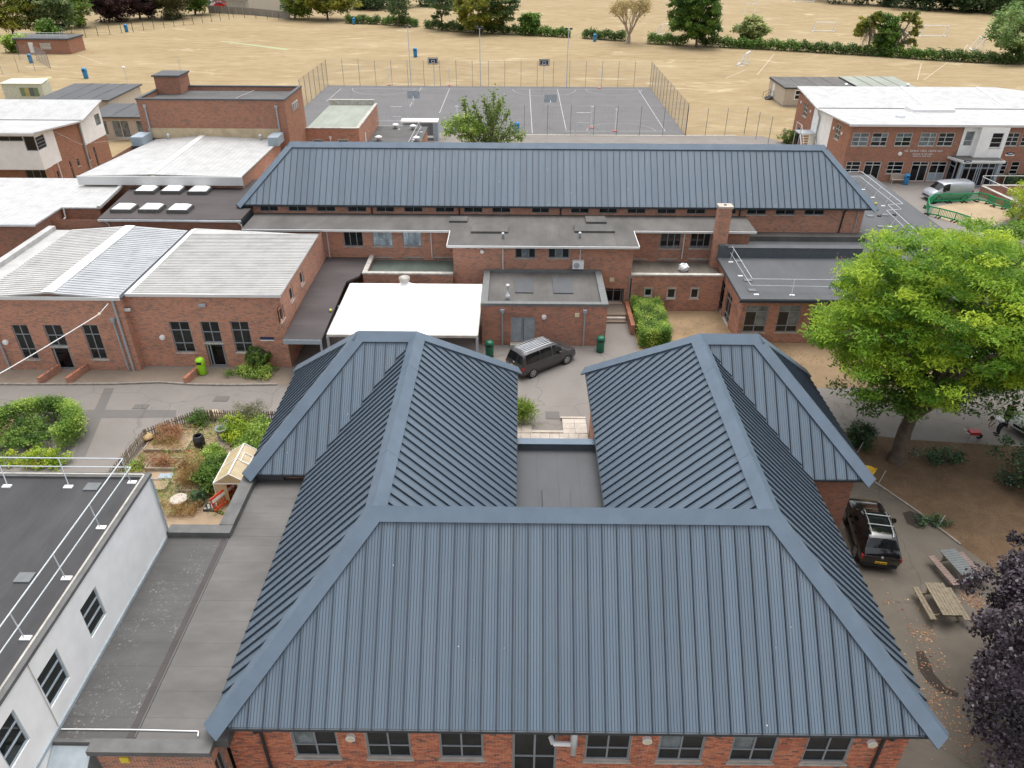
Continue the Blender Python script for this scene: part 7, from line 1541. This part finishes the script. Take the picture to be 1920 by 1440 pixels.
REDP = paint('bright_red_paint', (.45, .01, .015), .2, .6); WHP = paint('pale_blue_white_paint', (.6, .64, .68), .25, .4)
for (x, y, pm, l, a_) in ((414, 14, REDP, 'bright red parked car far off beside the pale cottage', 10), (397, 12, WHP, 'pale parked car far off left of the red car', 15), (378, 4, VWHITE, 'white parked car far off among trees at the top', 0)):
    c_ = vehicle('parked_car', l, 'car', SUVS, pm, (.86, 3.46), .35, ((.75, 1.35), (1.42, 2.1), (2.18, 2.85)), (2.6, 3.2), (.30, .60), group='cars parked by the far houses'); q = at_z(x, y); c_.location = (q.x-2, q.y, 0); c_.rotation_euler = (0, 0, R(a_))

# far houses and the small hut
CREAMR = plain('cream_house_render', (.62, .57, .49), .9, 0, .05, 1); RTILE = plain('brown_roof_tile', (.16, .10, .08), .9, 0, .25, 2); GTILE = plain('grey_roof_tile', (.13, .12, .12), .9, 0, .25, 2)
def house(label, x0, x1, y0, y1, ze_, rise, wm, rm, wins_=(), axis='x'):
    t = thing('house', label, 'house', ((x0+x1)/2, y0, 0)); ops = [(a_, a_+1.1, z_, z_+1.2) for a_, z_ in wins_]
    wall(t, 'y', y0, -1, x0, x1, 0, ze_, ops, wm); wall(t, 'x', x1, 1, y0, y1, 0, ze_, [], wm); wall(t, 'x', x0, -1, y0, y1, 0, ze_, [], wm)
    for o in ops: window(t, 'y', y0, -1, o, (0, .5, 1), (0, .5, 1), WPAINT, GLASS, bar=.12)
    ym = (y0+y1)/2; MB().add([(x0-.3, y0-.4, ze_), (x1+.3, y0-.4, ze_), (x1+.3, ym, ze_+rise), (x0-.3, ym, ze_+rise), (x0-.3, y1+.4, ze_), (x1+.3, y1+.4, ze_)], [(0, 1, 2, 3), (3, 2, 5, 4), (0, 3, 4), (1, 2, 5)]).build('roof', rm, t)
    MB().box(x1-1.6, x1-.8, ym-.4, ym+.4, ze_+rise-1, ze_+rise+1).build('chimney', BRICK_B, t); return t
house('pale cream cottage with small windows beyond the field fence', -84, -70.5, 258, 266, 6.5, 4, CREAMR, RTILE, [(-75.5, 3.6), (-73.6, 3.6), (-74.6, .9), (-72.4, .9)])
house('small grey-roofed garage beside the pale cottage', -93, -87, 264, 271, 2.6, 1.6, STONE, GTILE, []); house('brick house with grey roof among trees at the top left', -106, -95, 276, 285, 5, 4, BRICK_B, GTILE, [(-104, 1.0), (-100, 1.0), (-98, 3.2)])
house('red tiled house half hidden behind the copper trees', -176, -160, 246, 256, 5, 5, BRICK_B, RTILE, [(-172, 1.2), (-166, 1.2)])
ht = thing('small_flat_brick_hut', 'small red brick hut with flat grey roof and guardrail at left edge', 'hut', (-105, 176, 0)); MB().box(-108.5, -97.2, 174.8, 181, 0, 2.8).build('wall', BRICK_B, ht); MB().box(-109, -97.0, 174.5, 181.3, 2.8, 3.1).build('roof', FELT_N, ht)
MB().box(-103.5, -101.2, 174.7, 174.78, .9, 2.2).build('shutter', STONE, ht); MB().box(-106, -105, 174.7, 174.78, .2, 2.3).build('door', WPAINT, ht)
for i in range(9): MB().tube((-108.5+i*1.4, 174.9, 3.1), (-108.5+i*1.4, 174.9, 4.2), .04, 5).build('rail_post', STEEL, ht)
MB().path([(-108.5, 174.9, 4.2), (-97.3, 174.9, 4.2)], .04, 5).build('rail', STEEL, ht); MB().path([(-108.5, 174.9, 3.7), (-97.3, 174.9, 3.7)], .04, 5).build('rail', STEEL, ht)
h2 = thing('small_flat_brick_hut', 'red brick hut wall cut off by the left edge', 'hut', (-112, 166, 0)); MB().box(-122, -110.5, 164, 170, 0, 3.0).build('wall', BRICK_B, h2); MB().box(-122.3, -110.2, 163.7, 170.3, 3.0, 3.25).build('roof', FELT_L, h2)
lp = at_z(246, 183); lt_ = thing('lamp_post', 'slim lamp post with white globe behind the dark-roofed hut', 'lamp post', tuple(lp)); MB().tube(lp, lp+Vector((0, 0, 4.6)), .05, 6).build('post', STEEL, lt_); MB().ball((lp.x, lp.y, 4.7), .25, .25, .2, 10, 6).build('globe', WPAINT, lt_)

# ================================================================ PICNIC TABLES, side drive
WOODG = plain('weathered_grey_brown_wood', (.20, .165, .115), .9, 0, .25, 6); WOODR = plain('reddish_recycled_plank', (.21, .15, .13), .8, 0, .15, 5); WOODB = plain('blue_grey_plank', (.135, .145, .145), .8, 0, .12, 5)
def picnic(label, x, y, rz, wt_, wb2, cross=False):
    t = thing('picnic_table', label, 'picnic table', (x, y, 0), 'picnic tables on the side drive'); t.rotation_euler = (0, 0, rz); L = 1.85
    if not cross:
        for i in range(6): MB().box(-.42+i*.142, -.42+i*.142+.128, -L/2, L/2, .71, .75).build('top_plank', wt_, t, local=True)
        for s in (-.86, .60):
            for i in range(2): MB().box(s+i*.135, s+i*.135+.122, -L/2, L/2, .42, .46).build('seat_plank', wb2, t, local=True)
    else:
        for i in range(13): MB().box(-.40, .40, -L/2+i*.1425, -L/2+i*.1425+.128, .71, .75).build('top_plank', wt_, t, local=True)
        for s in (-.92, .58):
            for i in range(13): MB().box(s, s+.34, -L/2+i*.1425, -L/2+i*.1425+.128, .42, .46).build('seat_plank', wb2, t, local=True)
    for yy in (-.62, .62):
        for s in (-1, 1): MB().bar((s*.22, yy, .70), (s*.62, yy, 0), .09, .05).build('leg', WOODG, t, local=True)
        MB().box(-.84, .84, yy-.03, yy+.03, .34, .415).build('seat_bearer', WOODG, t, local=True); MB().box(-.4, .4, yy-.03, yy+.03, .63, .705).build('top_bearer', WOODG, t, local=True)
    return t
picnic('weathered wooden picnic table nearest the purple maple', 18.83, 23.08, R(-1), WOODG, WOODG)
picnic('picnic table with blue-grey top and brown plank seats half under the purple maple', 20.62, 25.2, R(10), WOODB, WOODR, True)
# leaf litter and damp patch on the drive
rg = np.random.default_rng(3); P = []
for (x, y, n_, s) in ((1825, 1125, 260, .35), (1730, 1190, 120, .3), (1760, 1310, 160, .5), (1740, 1235, 90, .4), (1800, 1380, 160, .6), (1690, 1130, 40, .5)):
    q = at_z(x, y); P.append(np.array((q.x, q.y, .02))+rg.normal(size=(n_, 3))*np.array([s, s, 0]))
o = leaves('fallen_leaves', np.concatenate(P), .09, .06, LF_RUST, None, 5, 2.0); o['kind'] = 'stuff'
DAMP = asphalt('damp_asphalt', (.045, .036, .030), .2)
def blob(pts, name, m, z): return sheet(name, pts, z, m)
blob(zp((1717, 1222), (1730, 1221), (1742, 1240), (1750, 1262), (1775, 1290), (1798, 1300), (1795, 1308), (1765, 1300), (1740, 1280), (1722, 1255)), 'damp_patch', DAMP, .012)
blob(zp((1692, 962), (1706, 958), (1735, 968), (1738, 985), (1722, 992), (1700, 982)), 'damp_patch', DAMP, .012)
# yellow grit tub behind the eave, leaning stake
q = at_z(1628, 893); gb_ = thing('yellow_tub', 'yellow plastic tub with handles at corner of the side drive', 'tub', tuple(q)); YT = plain('yellow_tub_plastic', (.72, .45, .01), .45)
b = MB(); nn = 18; b.add([(q.x+r_*math.cos(2*math.pi*i/nn), q.y+.1+r_*math.sin(2*math.pi*i/nn), z_) for r_, z_ in ((.22, 0), (.33, .42), (.29, .42), (.2, .05)) for i in range(nn)], [(k_*nn+i, k_*nn+(i+1) % nn, (k_+1)*nn+(i+1) % nn, (k_+1)*nn+i) for k_ in range(3) for i in range(nn)]+[tuple(range(3*nn, 4*nn))]); b.build('body', YT, gb_, True)
for s in (-1, 1): MB().path([(q.x+s*.33, q.y, .42), (q.x+s*.40, q.y+.1, .48), (q.x+s*.33, q.y+.2, .42)], .018, 6).build('handle', YT, gb_)
for (x, y, l) in ((1648, 905, 'thin leaning metal stake beside kerb near the yellow tub'), (1757, 990, 'thin leaning metal stake beside kerb below the laurel'), (1607, 850, 'short stake beside the dark spiky shrub')): q = at_z(x, y); tag(MB().tube(q, q+Vector((.22, .1, .75)), .018, 6).build('metal_stake', STEEL), l, 'stake')

# ================================================================ PEOPLE by the white van
SKIN = plain('skin', (.42, .25, .18), .6, 0, .08); HAIRM = plain('dark_hair', (.03, .02, .015), .7)
def person(label, loc, rz, joints, top, legs_m, hair=HAIRM):
    """one skinned figure: joints give the pose in local metres (x right, y forward); clothing shells are children"""
    t = thing('person', label, 'person', tuple(loc)); t.rotation_euler = (0, 0, rz)
    def skin(nm, V, E, Rr, m, par, sub=1):
        me = bpy.data.meshes.new(nm); me.from_pydata(V, E, []); o = link(nm, me, par, True); me.materials.append(m)
        s = o.modifiers.new('s', 'SKIN'); s.use_smooth_shade = True; sk = me.skin_vertices[0].data if me.skin_vertices else None
        if sk is None:
            bpy.context.view_layer.objects.active = o; sk = me.skin_vertices[0].data if me.skin_vertices else None
        for i, r_ in enumerate(Rr): me.skin_vertices[0].data[i].radius = (r_, r_)
        me.skin_vertices[0].data[0].use_root = True; u_ = o.modifiers.new('u', 'SUBSURF'); u_.levels = u_.render_levels = sub; return o
    J = joints
    V = [J['hip'], J['chest'], J['neck'], J['head']]; E = [(0, 1), (1, 2), (2, 3)]; Rr = [.14, .16, .06, .105]
    for s in 'lr':
        i = len(V); V += [J['sh'+s], J['el'+s], J['wr'+s], J['ha'+s]]; E += [(1, i), (i, i+1), (i+1, i+2), (i+2, i+3)]; Rr += [.065, .05, .034, .04]
        hx = Vector(J['ha'+s]); d_ = (hx-Vector(J['wr'+s])).normalized(); sd = d_.cross(Vector((0, 0, 1))).normalized()
        for k_ in range(5): V.append(tuple(hx+sd*(-.035+.0175*k_)+d_*(.07 if k_ in (1, 2, 3) else .05)+Vector((0, 0, -.012)))); E.append((i+3, len(V)-1)); Rr.append(.009)
        i = len(V); V += [J['hp'+s], J['kn'+s], J['an'+s], J['to'+s]]; E += [(0, i), (i, i+1), (i+1, i+2), (i+2, i+3)]; Rr += [.095, .065, .045, .04]
    skin('body', V, E, Rr, SKIN, t, 1)
    V = [J['hip'], J['chest'], J['neck']]; E = [(0, 1), (1, 2)]; Rr = [.165, .185, .075]
    for s in 'lr': i = len(V); V += [J['sh'+s], tuple(Vector(J['sh'+s]).lerp(Vector(J['el'+s]), .75))]; E += [(1, i), (i, i+1)]; Rr += [.085, .068]
    skin('shirt', V, E, Rr, top, t, 1)
    V = [J['hip']]; E = []; Rr = [.165]
    for s in 'lr': i = len(V); V += [J['hp'+s], J['kn'+s], tuple(Vector(J['kn'+s]).lerp(Vector(J['an'+s]), .92))]; E += [(0, i), (i, i+1), (i+1, i+2)]; Rr += [.115, .085, .065]
    skin('trousers', V, E, Rr, legs_m, t, 1)
    for s in 'lr': a_ = Vector(J['an'+s]); MB().ball((a_.x, a_.y+.07, .045), .05, .14, .05, 10, 6).build('shoe', TRIM, t, True, True)
    h = Vector(J['head']); f_ = Vector(J.get('face', (0, 1, 0))).normalized()
    MB().ball(tuple(h+Vector((0, 0, .03))-f_*.02), .10, .115, .115, 12, 8).build('hair', hair, t, True, True); MB().ball(tuple(h+f_*.035-Vector((0, 0, .02))), .083, .092, .115, 12, 8).build('face', SKIN, t, True, True)
    MB().ball(tuple(h+f_*.13-Vector((0, 0, .03))), .015, .02, .025, 8, 5).build('nose', SKIN, t, True, True)
    for s in (-1, 1): MB().ball(tuple(h+f_*.117+Vector((s*.035, 0, .0))), .012, .008, .008, 8, 5).build('eye', TRIM, t, True, True); MB().ball(tuple(h+Vector((s*.098, 0, -.02))), .015, .025, .035, 8, 5).build('ear', SKIN, t, True, True)
    MB().ball(tuple(h+f_*.115-Vector((0, 0, .075))), .025, .008, .006, 8, 5).build('mouth', plain('lip', (.30, .12, .10), .6) if 'LIP' not in globals() else LIP, t, True, True)
    return t
LIP = plain('lip', (.30, .12, .10), .6)
stand = dict(hip=(0, 0, .95), chest=(0, .06, 1.30), neck=(0, .08, 1.48), head=(0, .12, 1.63), shl=(-.2, .06, 1.40), ell=(-.27, .18, 1.15), wrl=(-.18, .40, 1.05), hal=(-.14, .48, 1.03), shr=(.2, .06, 1.40), elr=(.27, .2, 1.15), wrr=(.2, .42, 1.07), har=(.16, .5, 1.05), hpl=(-.10, 0, .90), knl=(-.11, .04, .5), anl=(-.12, -.02, .08), tol=(-.12, .12, .04), hpr=(.10, 0, .90), knr=(.11, .06, .5), anr=(.12, .04, .08), tor=(.12, .18, .04))
bend = dict(hip=(0, -.12, .92), chest=(0, .26, 1.12), neck=(0, .43, 1.10), head=(0, .55, 1.06), face=(0, .6, -.8), shl=(-.2, .34, 1.12), ell=(-.24, .42, .84), wrl=(-.16, .50, .62), hal=(-.13, .52, .53), shr=(.2, .34, 1.12), elr=(.24, .42, .84), wrr=(.16, .50, .62), har=(.13, .52, .53), hpl=(-.10, -.12, .88), knl=(-.11, .0, .48), anl=(-.12, -.06, .08), tol=(-.12, .08, .04), hpr=(.10, -.12, .88), knr=(.11, .02, .48), anr=(.12, -.02, .08), tor=(.12, .12, .04))
q = at_z(1888, 803); person('person in dark clothes leaning towards the white van at right edge', (q.x-.1, q.y+.2, 0), R(-60), stand, plain('black_cloth', (.015, .014, .014), .9), plain('dark_trousers', (.02, .02, .025), .9))
q = at_z(1868, 815); person('person in white top bending forward beside the laurel', (q.x, q.y, 0), R(70), bend, plain('white_cloth', (.72, .73, .76), .85), plain('navy_trousers', (.02, .025, .04), .9))
q = at_z(1822, 822); wbk = thing('red_wheelbarrow', 'small red wheelbarrow on leaf litter left of the laurel', 'wheelbarrow', tuple(q)); MB().prism([(q.x-.3, q.y-.2), (q.x+.3, q.y-.2), (q.x+.3, q.y+.2), (q.x-.3, q.y+.2)], .35, .55).build('tray', plain('red_plastic', (.4, .03, .03), .5), wbk)
for s in (-.18, .18): MB().bar((q.x-.6, q.y+s, .55), (q.x+.35, q.y+s*.5, .2), .035).build('handle', STEEL, wbk); MB().bar((q.x-.15, q.y+s, .38), (q.x-.2, q.y+s, 0), .03).build('leg', STEEL, wbk)
MB().tube((q.x+.4, q.y-.04, .17), (q.x+.4, q.y+.04, .17), .17, 14).build('wheel', TYRE, wbk)

# ================================================================ SCHOOL GARDEN
gpoly = [at_z(223, 858, .95), at_z(270, 803, .95), at_z(366, 768, .95), at_z(520, 768, .95)]
sheet('garden_soil', [(gpoly[0].x+.05, 26.0), (gpoly[0].x+.05, gpoly[0].y), (gpoly[1].x+.05, gpoly[1].y-.05), (gpoly[2].x, gpoly[2].y-.05), (-12.0, 37.0), (-12.0, 26.0)], .014, GRAVEL)
PICK = plain('weathered_picket', (.24, .195, .15), .9, 0, .25, 8)
pfn = thing('picket_fence', 'weathered wooden picket fence around the school garden', 'fence', tuple(gpoly[0])); pk = None
fpts = [Vector((gpoly[0].x-.25, 29.5, 0)), *[Vector((g_.x, g_.y, 0)) for g_ in gpoly[:3]], Vector((-18.36, 37.08, 0)), Vector((-16.45, 36.94, 0)), Vector((-13.2, 37.0, 0))]
pkm = MB().add([(-.035, -.01, .06), (.035, -.01, .06), (.035, .01, .06), (-.035, .01, .06), (-.035, -.01, .85), (.035, -.01, .85), (.035, .01, .85), (-.035, .01, .85), (0, -.01, .95), (0, .01, .95)], [(0, 3, 2, 1), (0, 1, 5, 4), (1, 2, 6, 5), (2, 3, 7, 6), (3, 0, 4, 7), (4, 5, 8), (6, 7, 9), (5, 6, 9, 8), (7, 4, 8, 9)]).mesh('picket', PICK); rd = random.Random(2)
for a_, b_ in zip(fpts[:-1], fpts[1:]):
    L = (b_-a_).length; n_ = max(2, int(L/.135)); an = math.atan2(b_.y-a_.y, b_.x-a_.x)
    for z_ in (.28, .68): MB().bar(a_+Vector((0, 0, z_)), b_+Vector((0, 0, z_)), .03, .08).build('rail', PICK, pfn)
    MB().bar(a_, a_+Vector((0, 0, .9)), .09).build('post', PICK, pfn)
    for i in range(n_):
        p = a_.lerp(b_, (i+.5)/n_); o = link('picket', pkm, pfn); o.location = (p.x, p.y, rd.uniform(-.02, .02)); o.rotation_euler = (rd.uniform(-.03, .03), rd.uniform(-.04, .04), an)
BEDW = plain('bleached_sleeper', (.33, .28, .22), .9, 0, .2, 5)
def bed(label, x0, x1, y0, y1, h=.22):
    t = thing('raised_bed', label, 'raised bed', ((x0+x1)/2, y0, 0), 'raised beds in the school garden')
    for (a_, b_) in (((x0, y0), (x1, y0)), ((x0, y1), (x1, y1)), ((x0, y0), (x0, y1)), ((x1, y0), (x1, y1))): MB().bar((a_[0], a_[1], h/2), (b_[0], b_[1], h/2), .07, h).build('board', BEDW, t)
    MB().box(x0+.04, x1-.04, y0+.04, y1-.04, 0, h*.72).build('soil', SOIL, t); return t
bed('wide raised bed with rusty dry plants along the picket fence', -21.3, -18.9, 34.05, 36.1); bed('raised bed of brown stems in the middle of the garden', -20.5, -18.65, 32.35, 33.3); bed('raised bed full of tall straw-coloured grass', -18.1, -16.95, 30.5, 32.0); bed('small green raised bed beside white building corner', -19.9, -18.7, 30.6, 31.4); bed('raised bed of leafy plants behind the black water butt', -17.6, -16.2, 32.7, 34.2)
def plants(label, c, rad, n, per, cr, L, Wd, m, seed, up=.4, name='garden_plants', droop=0): 
    t = thing(name, label, 'plants', (c[0], c[1], 0)); P, tone, _ = clumps(c, rad, n, per, cr, seed, .2, .8, .05); leaves('foliage', P, L, Wd, m, t, seed, up, droop, tone); return t
plants('rusty brown seed-head plants in bed by picket fence', (-20.0, 35.1, .55), (1.1, .8, .35), 40, 60, .35, .13, .03, LF_RUST, 201, .1); plants('green and straw weeds around the bed by picket fence', (-20.3, 34.6, .3), (1.2, .6, .2), 30, 40, .3, .13, .03, LF_SPARSE, 202, .1)
plants('brown withered stems in the middle raised bed', (-19.6, 32.8, .4), (.8, .4, .25), 30, 50, .25, .13, .025, LF_RUST, 203, .1); plants('tall clump of straw-coloured grass in the garden', (-17.55, 31.6, .75), (.65, 1.0, .7), 60, 90, .35, .22, .025, LF_DRY, 204, .0)
plants('low dry golden grass at near edge of the garden', (-17.2, 29.0, .25), (1.2, .5, .25), 40, 60, .3, .16, .025, LF_DRY, 205, .0)
shrub('dense dark green bush beside the cream greenhouse', (-16.35, 31.4, .75), (.75, 1.2, .75), 80, 80, .32, .12, .06, LF_DARK if False else LF_MID, 206); shrub('small rounded dark bush near the red barrier', (-16.6, 29.7, .38), (.38, .36, .38), 26, 50, .2, .10, .045, LF_DARK, 207)
shrub('lime green leafy shrub around the grey water tank', (-16.4, 35.6, .65), (1.0, 1.0, .55), 60, 70, .35, .14, .065, LF_LIME, 208); shrub('tangled green and yellow shrub beside the blue roof eave', (-14.6, 34.6, .75), (1.3, 1.7, .7), 90, 70, .42, .14, .065, LF_HEDGE, 209); shrub('grey-green lavender-like bush at the picket fence by the blue roof', (-15.7, 36.5, .9), (.95, .7, .8), 70, 70, .32, .16, .02, leaf_mat('lavender_leaf', [(.12, .13, .06), (.18, .20, .09), (.25, .26, .14), (.31, .30, .18)]), 210, up=.1); shrub('grey-green bush at bend of the picket fence', (-19.0, 36.7, .55), (.6, .4, .5), 40, 60, .25, .14, .025, LF_SPARSE if False else LF_MID, 211)
plants('low green weeds along foot of the picket fence at left', (-21.1, 32.4, .2), (.5, .9, .2), 24, 40, .25, .12, .04, LF_HEDGE, 212); plants('green and yellow leaves behind the black water butt', (-17.0, 33.5, .4), (.9, .8, .3), 44, 60, .3, .13, .06, LF_HEDGE, 213)
q = at_z(374, 846); wbt = thing('black_water_butt', 'open black ribbed water butt in the school garden', 'water butt', tuple(q)); b = MB(); nn = 20
prof = [(.26, 0), (.29, .05), (.31, .3), (.325, .32), (.325, .36), (.31, .38), (.315, .6), (.33, .62), (.33, .66), (.31, .68), (.27, .92), (.22, .95), (.20, .93), (.24, .6)]
b.add([(q.x+r_*math.cos(2*math.pi*i/nn), q.y+.25+r_*math.sin(2*math.pi*i/nn), z_) for r_, z_ in prof for i in range(nn)], [(k_*nn+i, k_*nn+(i+1) % nn, (k_+1)*nn+(i+1) % nn, (k_+1)*nn+i) for k_ in range(len(prof)-1) for i in range(nn)]); b.build('body', BLK, wbt, True); MB().tube((q.x, q.y+.25, .5), (q.x, q.y+.25, .55), .25, 16).build('water', GLASS_K, wbt)
q = at_z(417, 832); gt_ = thing('grey_water_tank', 'open grey plastic tank among lime green shrubs', 'water tank', tuple(q)); GT = plain('grey_blue_plastic', (.25, .29, .31), .5); b = MB(); prof = [(.27, 0), (.33, .85), (.36, .86), (.36, .92), (.31, .92), (.25, .3)]
b.add([(q.x+r_*math.cos(2*math.pi*i/nn), q.y+.3+r_*math.sin(2*math.pi*i/nn), z_) for r_, z_ in prof for i in range(nn)], [(k_*nn+i, k_*nn+(i+1) % nn, (k_+1)*nn+(i+1) % nn, (k_+1)*nn+i) for k_ in range(len(prof)-1) for i in range(nn)]); b.build('body', GT, gt_, True); MB().tube((q.x, q.y+.3, .45), (q.x, q.y+.3, .5), .28, 16).build('water', GLASS_K, gt_)
q = at_z(335, 935, .3); tag(MB().lathe(q.x, q.y, [(.44, .26), (.45, .30), (.42, .33), (.1, .33)], 24).build('round_cover', PAVE), 'pale round cover lying in the school garden', 'cover'); 
q = at_z(355, 852); tag(MB().lathe(q.x, q.y, [(.10, 0), (.15, .22), (.16, .22), (.16, .26), (.12, .26), (.1, .1)], 14).build('flower_pot', plain('terracotta', (.42, .16, .08), .8)), 'small terracotta pot on the garden path', 'flower pot')
q = at_z(278, 830); hh = thing('straw_topped_planter', 'black planter heaped with dry straw beside picket fence corner', 'planter', tuple(q)); MB().lathe(q.x, q.y+.1, [(.22, 0), (.3, .3), (.32, .32)], 14).build('tub', BLK, hh); MB().lathe(q.x, q.y+.1, [(.34, .32), (.36, .36), (.26, .5), (.08, .56)], 14).build('straw', plain('straw', (.50, .36, .18), .95, 0, .3, 12), hh, True)
q = at_z(402, 788); hp2 = MB().ball((q.x, q.y+.2, .3), .55, .35, .28, 14, 8); tag(hp2.build('compost_sack', plain('pale_sacking', (.50, .40, .28), .9), smooth=True), 'pale beige sacking heap near the picket fence', 'sack')
q = at_z(421, 838); tag(MB().box(q.x-.55, q.x+.35, q.y-.2, q.y+.35, 0, .1).build('stone_slab', PAVE), 'pale stone slab behind greenhouse beside black water butt', 'slab')
q0 = at_z(368, 812); q1 = at_z(388, 798); tag(MB().bar(q0+Vector((0, 0, .12)), q1+Vector((0, 0, .12)), .16, .05).build('timber_plank', BEDW), 'bleached plank lying between fence and grey tank', 'plank')
q = at_z(312, 892, .05); tag(MB().box(q.x-.4, q.x+.35, q.y-.2, q.y+.2, .016, .06).build('metal_cover', BLUEGREY), 'grey metal inspection cover in garden near white building', 'cover')
for i, (x, y, w_, d_, l) in enumerate(((415, 748, .9, .6, 'dark square manhole cover in road nearest the picket fence'), (264, 763, .9, .5, 'dark square manhole cover in road beside the trench'), (1036, 779, .85, .8, 'dark square manhole cover in the yard before paved terrace'), (229, 719, .7, .35, 'drain grating at kerb before classrooms'))):
    q = at_z(x, y); tag(MB().box(q.x-w_/2, q.x+w_/2, q.y-d_/2, q.y+d_/2, .017, .03).build('manhole_cover', ASPH_P), l, 'manhole cover')
rg = np.random.default_rng(44); P = np.stack([rg.uniform(-21.3, -13.6, 12000), rg.uniform(28.6, 36.7, 12000), rg.uniform(.02, .34, 12000)], 1); kp = (np.sin(P[:, 0]*2.1+1)+np.sin(P[:, 1]*1.7)+.9*np.sin(P[:, 0]*.9-P[:, 1]*1.3)) > -.2; P = P[kp]
o = leaves('garden_weeds', P, .14, .035, LF_DRY, None, 45, .1, 0, .5+.4*np.sin(P[:, 0]*1.3)); o['kind'] = 'stuff'
P = np.stack([rg.uniform(-21.3, -13.6, 9000), rg.uniform(28.6, 36.7, 9000), rg.uniform(.02, .40, 9000)], 1); kp = (np.sin(P[:, 0]*1.7+2)+np.sin(P[:, 1]*2.3+.5)+.5*np.sin(P[:, 0]*4)) > .2; P = P[kp]
o = leaves('garden_weeds', P, .13, .05, LF_HEDGE, None, 46, .2); o['kind'] = 'stuff'
P = np.stack([rg.uniform(9.5, 30, 5000), rg.uniform(43.8, 52.3, 5000), rg.uniform(.01, .10, 5000)], 1); kp = ((P[:, 0] < 15.4) | (P[:, 1] < 47.3)) & ((P[:, 1] > 45) | (P[:, 0] > 16)) & (np.sin(P[:, 0]*1.1)+np.sin(P[:, 1]*1.4+1)+.6*np.sin(P[:, 0]*3+P[:, 1]*2) > .2); P = P[kp]
o = leaves('lawn_weeds', P, .12, .03, LF_SPARSE, None, 47, .2); o['kind'] = 'stuff'
# greenhouse of cream plastic sheet
gh = thing('plastic_greenhouse', 'small gabled greenhouse of cream plastic sheeting with white ridge', 'greenhouse', (-14.6, 29.7, 0)); CRM = plain('cream_plastic_sheet', (.55, .44, .26), .5, 0, .12, 2); X0, XR_, X1, ya, yb2 = -15.52, -14.62, -13.72, 29.65, 32.25
m_, t_, bb_ = nt('translucent_cream_sheet'); t_.links.new(ramp(t_, noise(t_, pos(t_), 1.6, 4), [(.3, (.46, .36, .20)), (.7, (.60, .50, .31))]), bb_.inputs['Base Color']); bb_.inputs['Roughness'].default_value = .4; bb_.inputs['Transmission Weight'].default_value = .15; CRS = m_
for s, xe in ((0, X0), (1, X1)):
    MB().slab([(xe, ya, 1.4), (XR_, ya, 2.0), (XR_, yb2, 2.0), (xe, yb2, 1.4)], .02).build('roof_sheet', CRS, gh); MB().slab([(xe, ya, 1.4), (xe, yb2, 1.4), (xe+.001, yb2, .0), (xe+.001, ya, .0)], .005).build('side_sheet', CRS, gh)
MB().bar((XR_, ya-.03, 2.03), (XR_, yb2, 2.03), .07, .05).build('ridge_tube', WPAINT, gh)
for y_ in (ya, (ya+yb2)/2, yb2):
    for xe in (X0, X1): MB().bar((xe, y_, 1.42), (XR_, y_, 2.02), .035).build('hoop', WPAINT, gh); MB().bar((xe, y_, 0), (xe, y_, 1.42), .035).build('upright', WPAINT, gh)
for xe in (X0, X1): MB().bar((xe, ya, 1.42), (xe, yb2, 1.42), .035).build('eave_tube', WPAINT, gh)
MB().bar((X0, ya-.02, 1.4), (X1, ya-.02, 1.4), .035).build('cross_tube', WPAINT, gh); MB().add([(X0, ya, 1.4), (X1, ya, 1.4), (XR_, ya, 2.0)], [(0, 1, 2)]).build('gable_sheet', CRS, gh)
MB().quad((X0, ya, 0), (XR_-.25, ya, 0), (XR_-.25, ya, 1.4), (X0, ya, 1.4)).build('door_sheet', CRS, gh); MB().quad((XR_+.3, ya, 0), (X1, ya, 0), (X1, ya, 1.4), (XR_+.3, ya, 1.4)).build('door_sheet', CRS, gh)
w0 = (XR_+.25, 31.0); MB().path([(XR_+.2, 30.9, 1.90), (XR_+.6, 30.9, 1.64), (XR_+.6, 31.6, 1.64), (XR_+.2, 31.6, 1.90), (XR_+.2, 30.9, 1.90)], .025, 5).build('roof_vent_frame', WPAINT, gh)
REDPL = plain('orange_red_plastic', (.62, .06, .02), .45); rb2 = make_barrier(REDPL, WPAINT); tag(rb2, 'orange-red plastic barrier with white board leaning by the greenhouse door', 'barrier'); rb2.location = at_z(405, 966); rb2.rotation_euler = (R(-8), 0, math.atan2(1.5, .75)); rb2.scale = (.8, 1, 1)
q = at_z(398, 955); jp = thing('garden_rubble_tray', 'dark tray of pots and rubble beside the red barrier', 'tray', tuple(q)); MB().box(q.x-.4, q.x+.2, q.y-.2, q.y+.35, .015, .1).build('tray', BLK, jp)
for i in range(9): MB().ball((q.x-.3+.06*i, q.y+(i*37 % 10)*.04-.1, .13), .07, .06, .06, 8, 5).build('stone', STONE, jp)
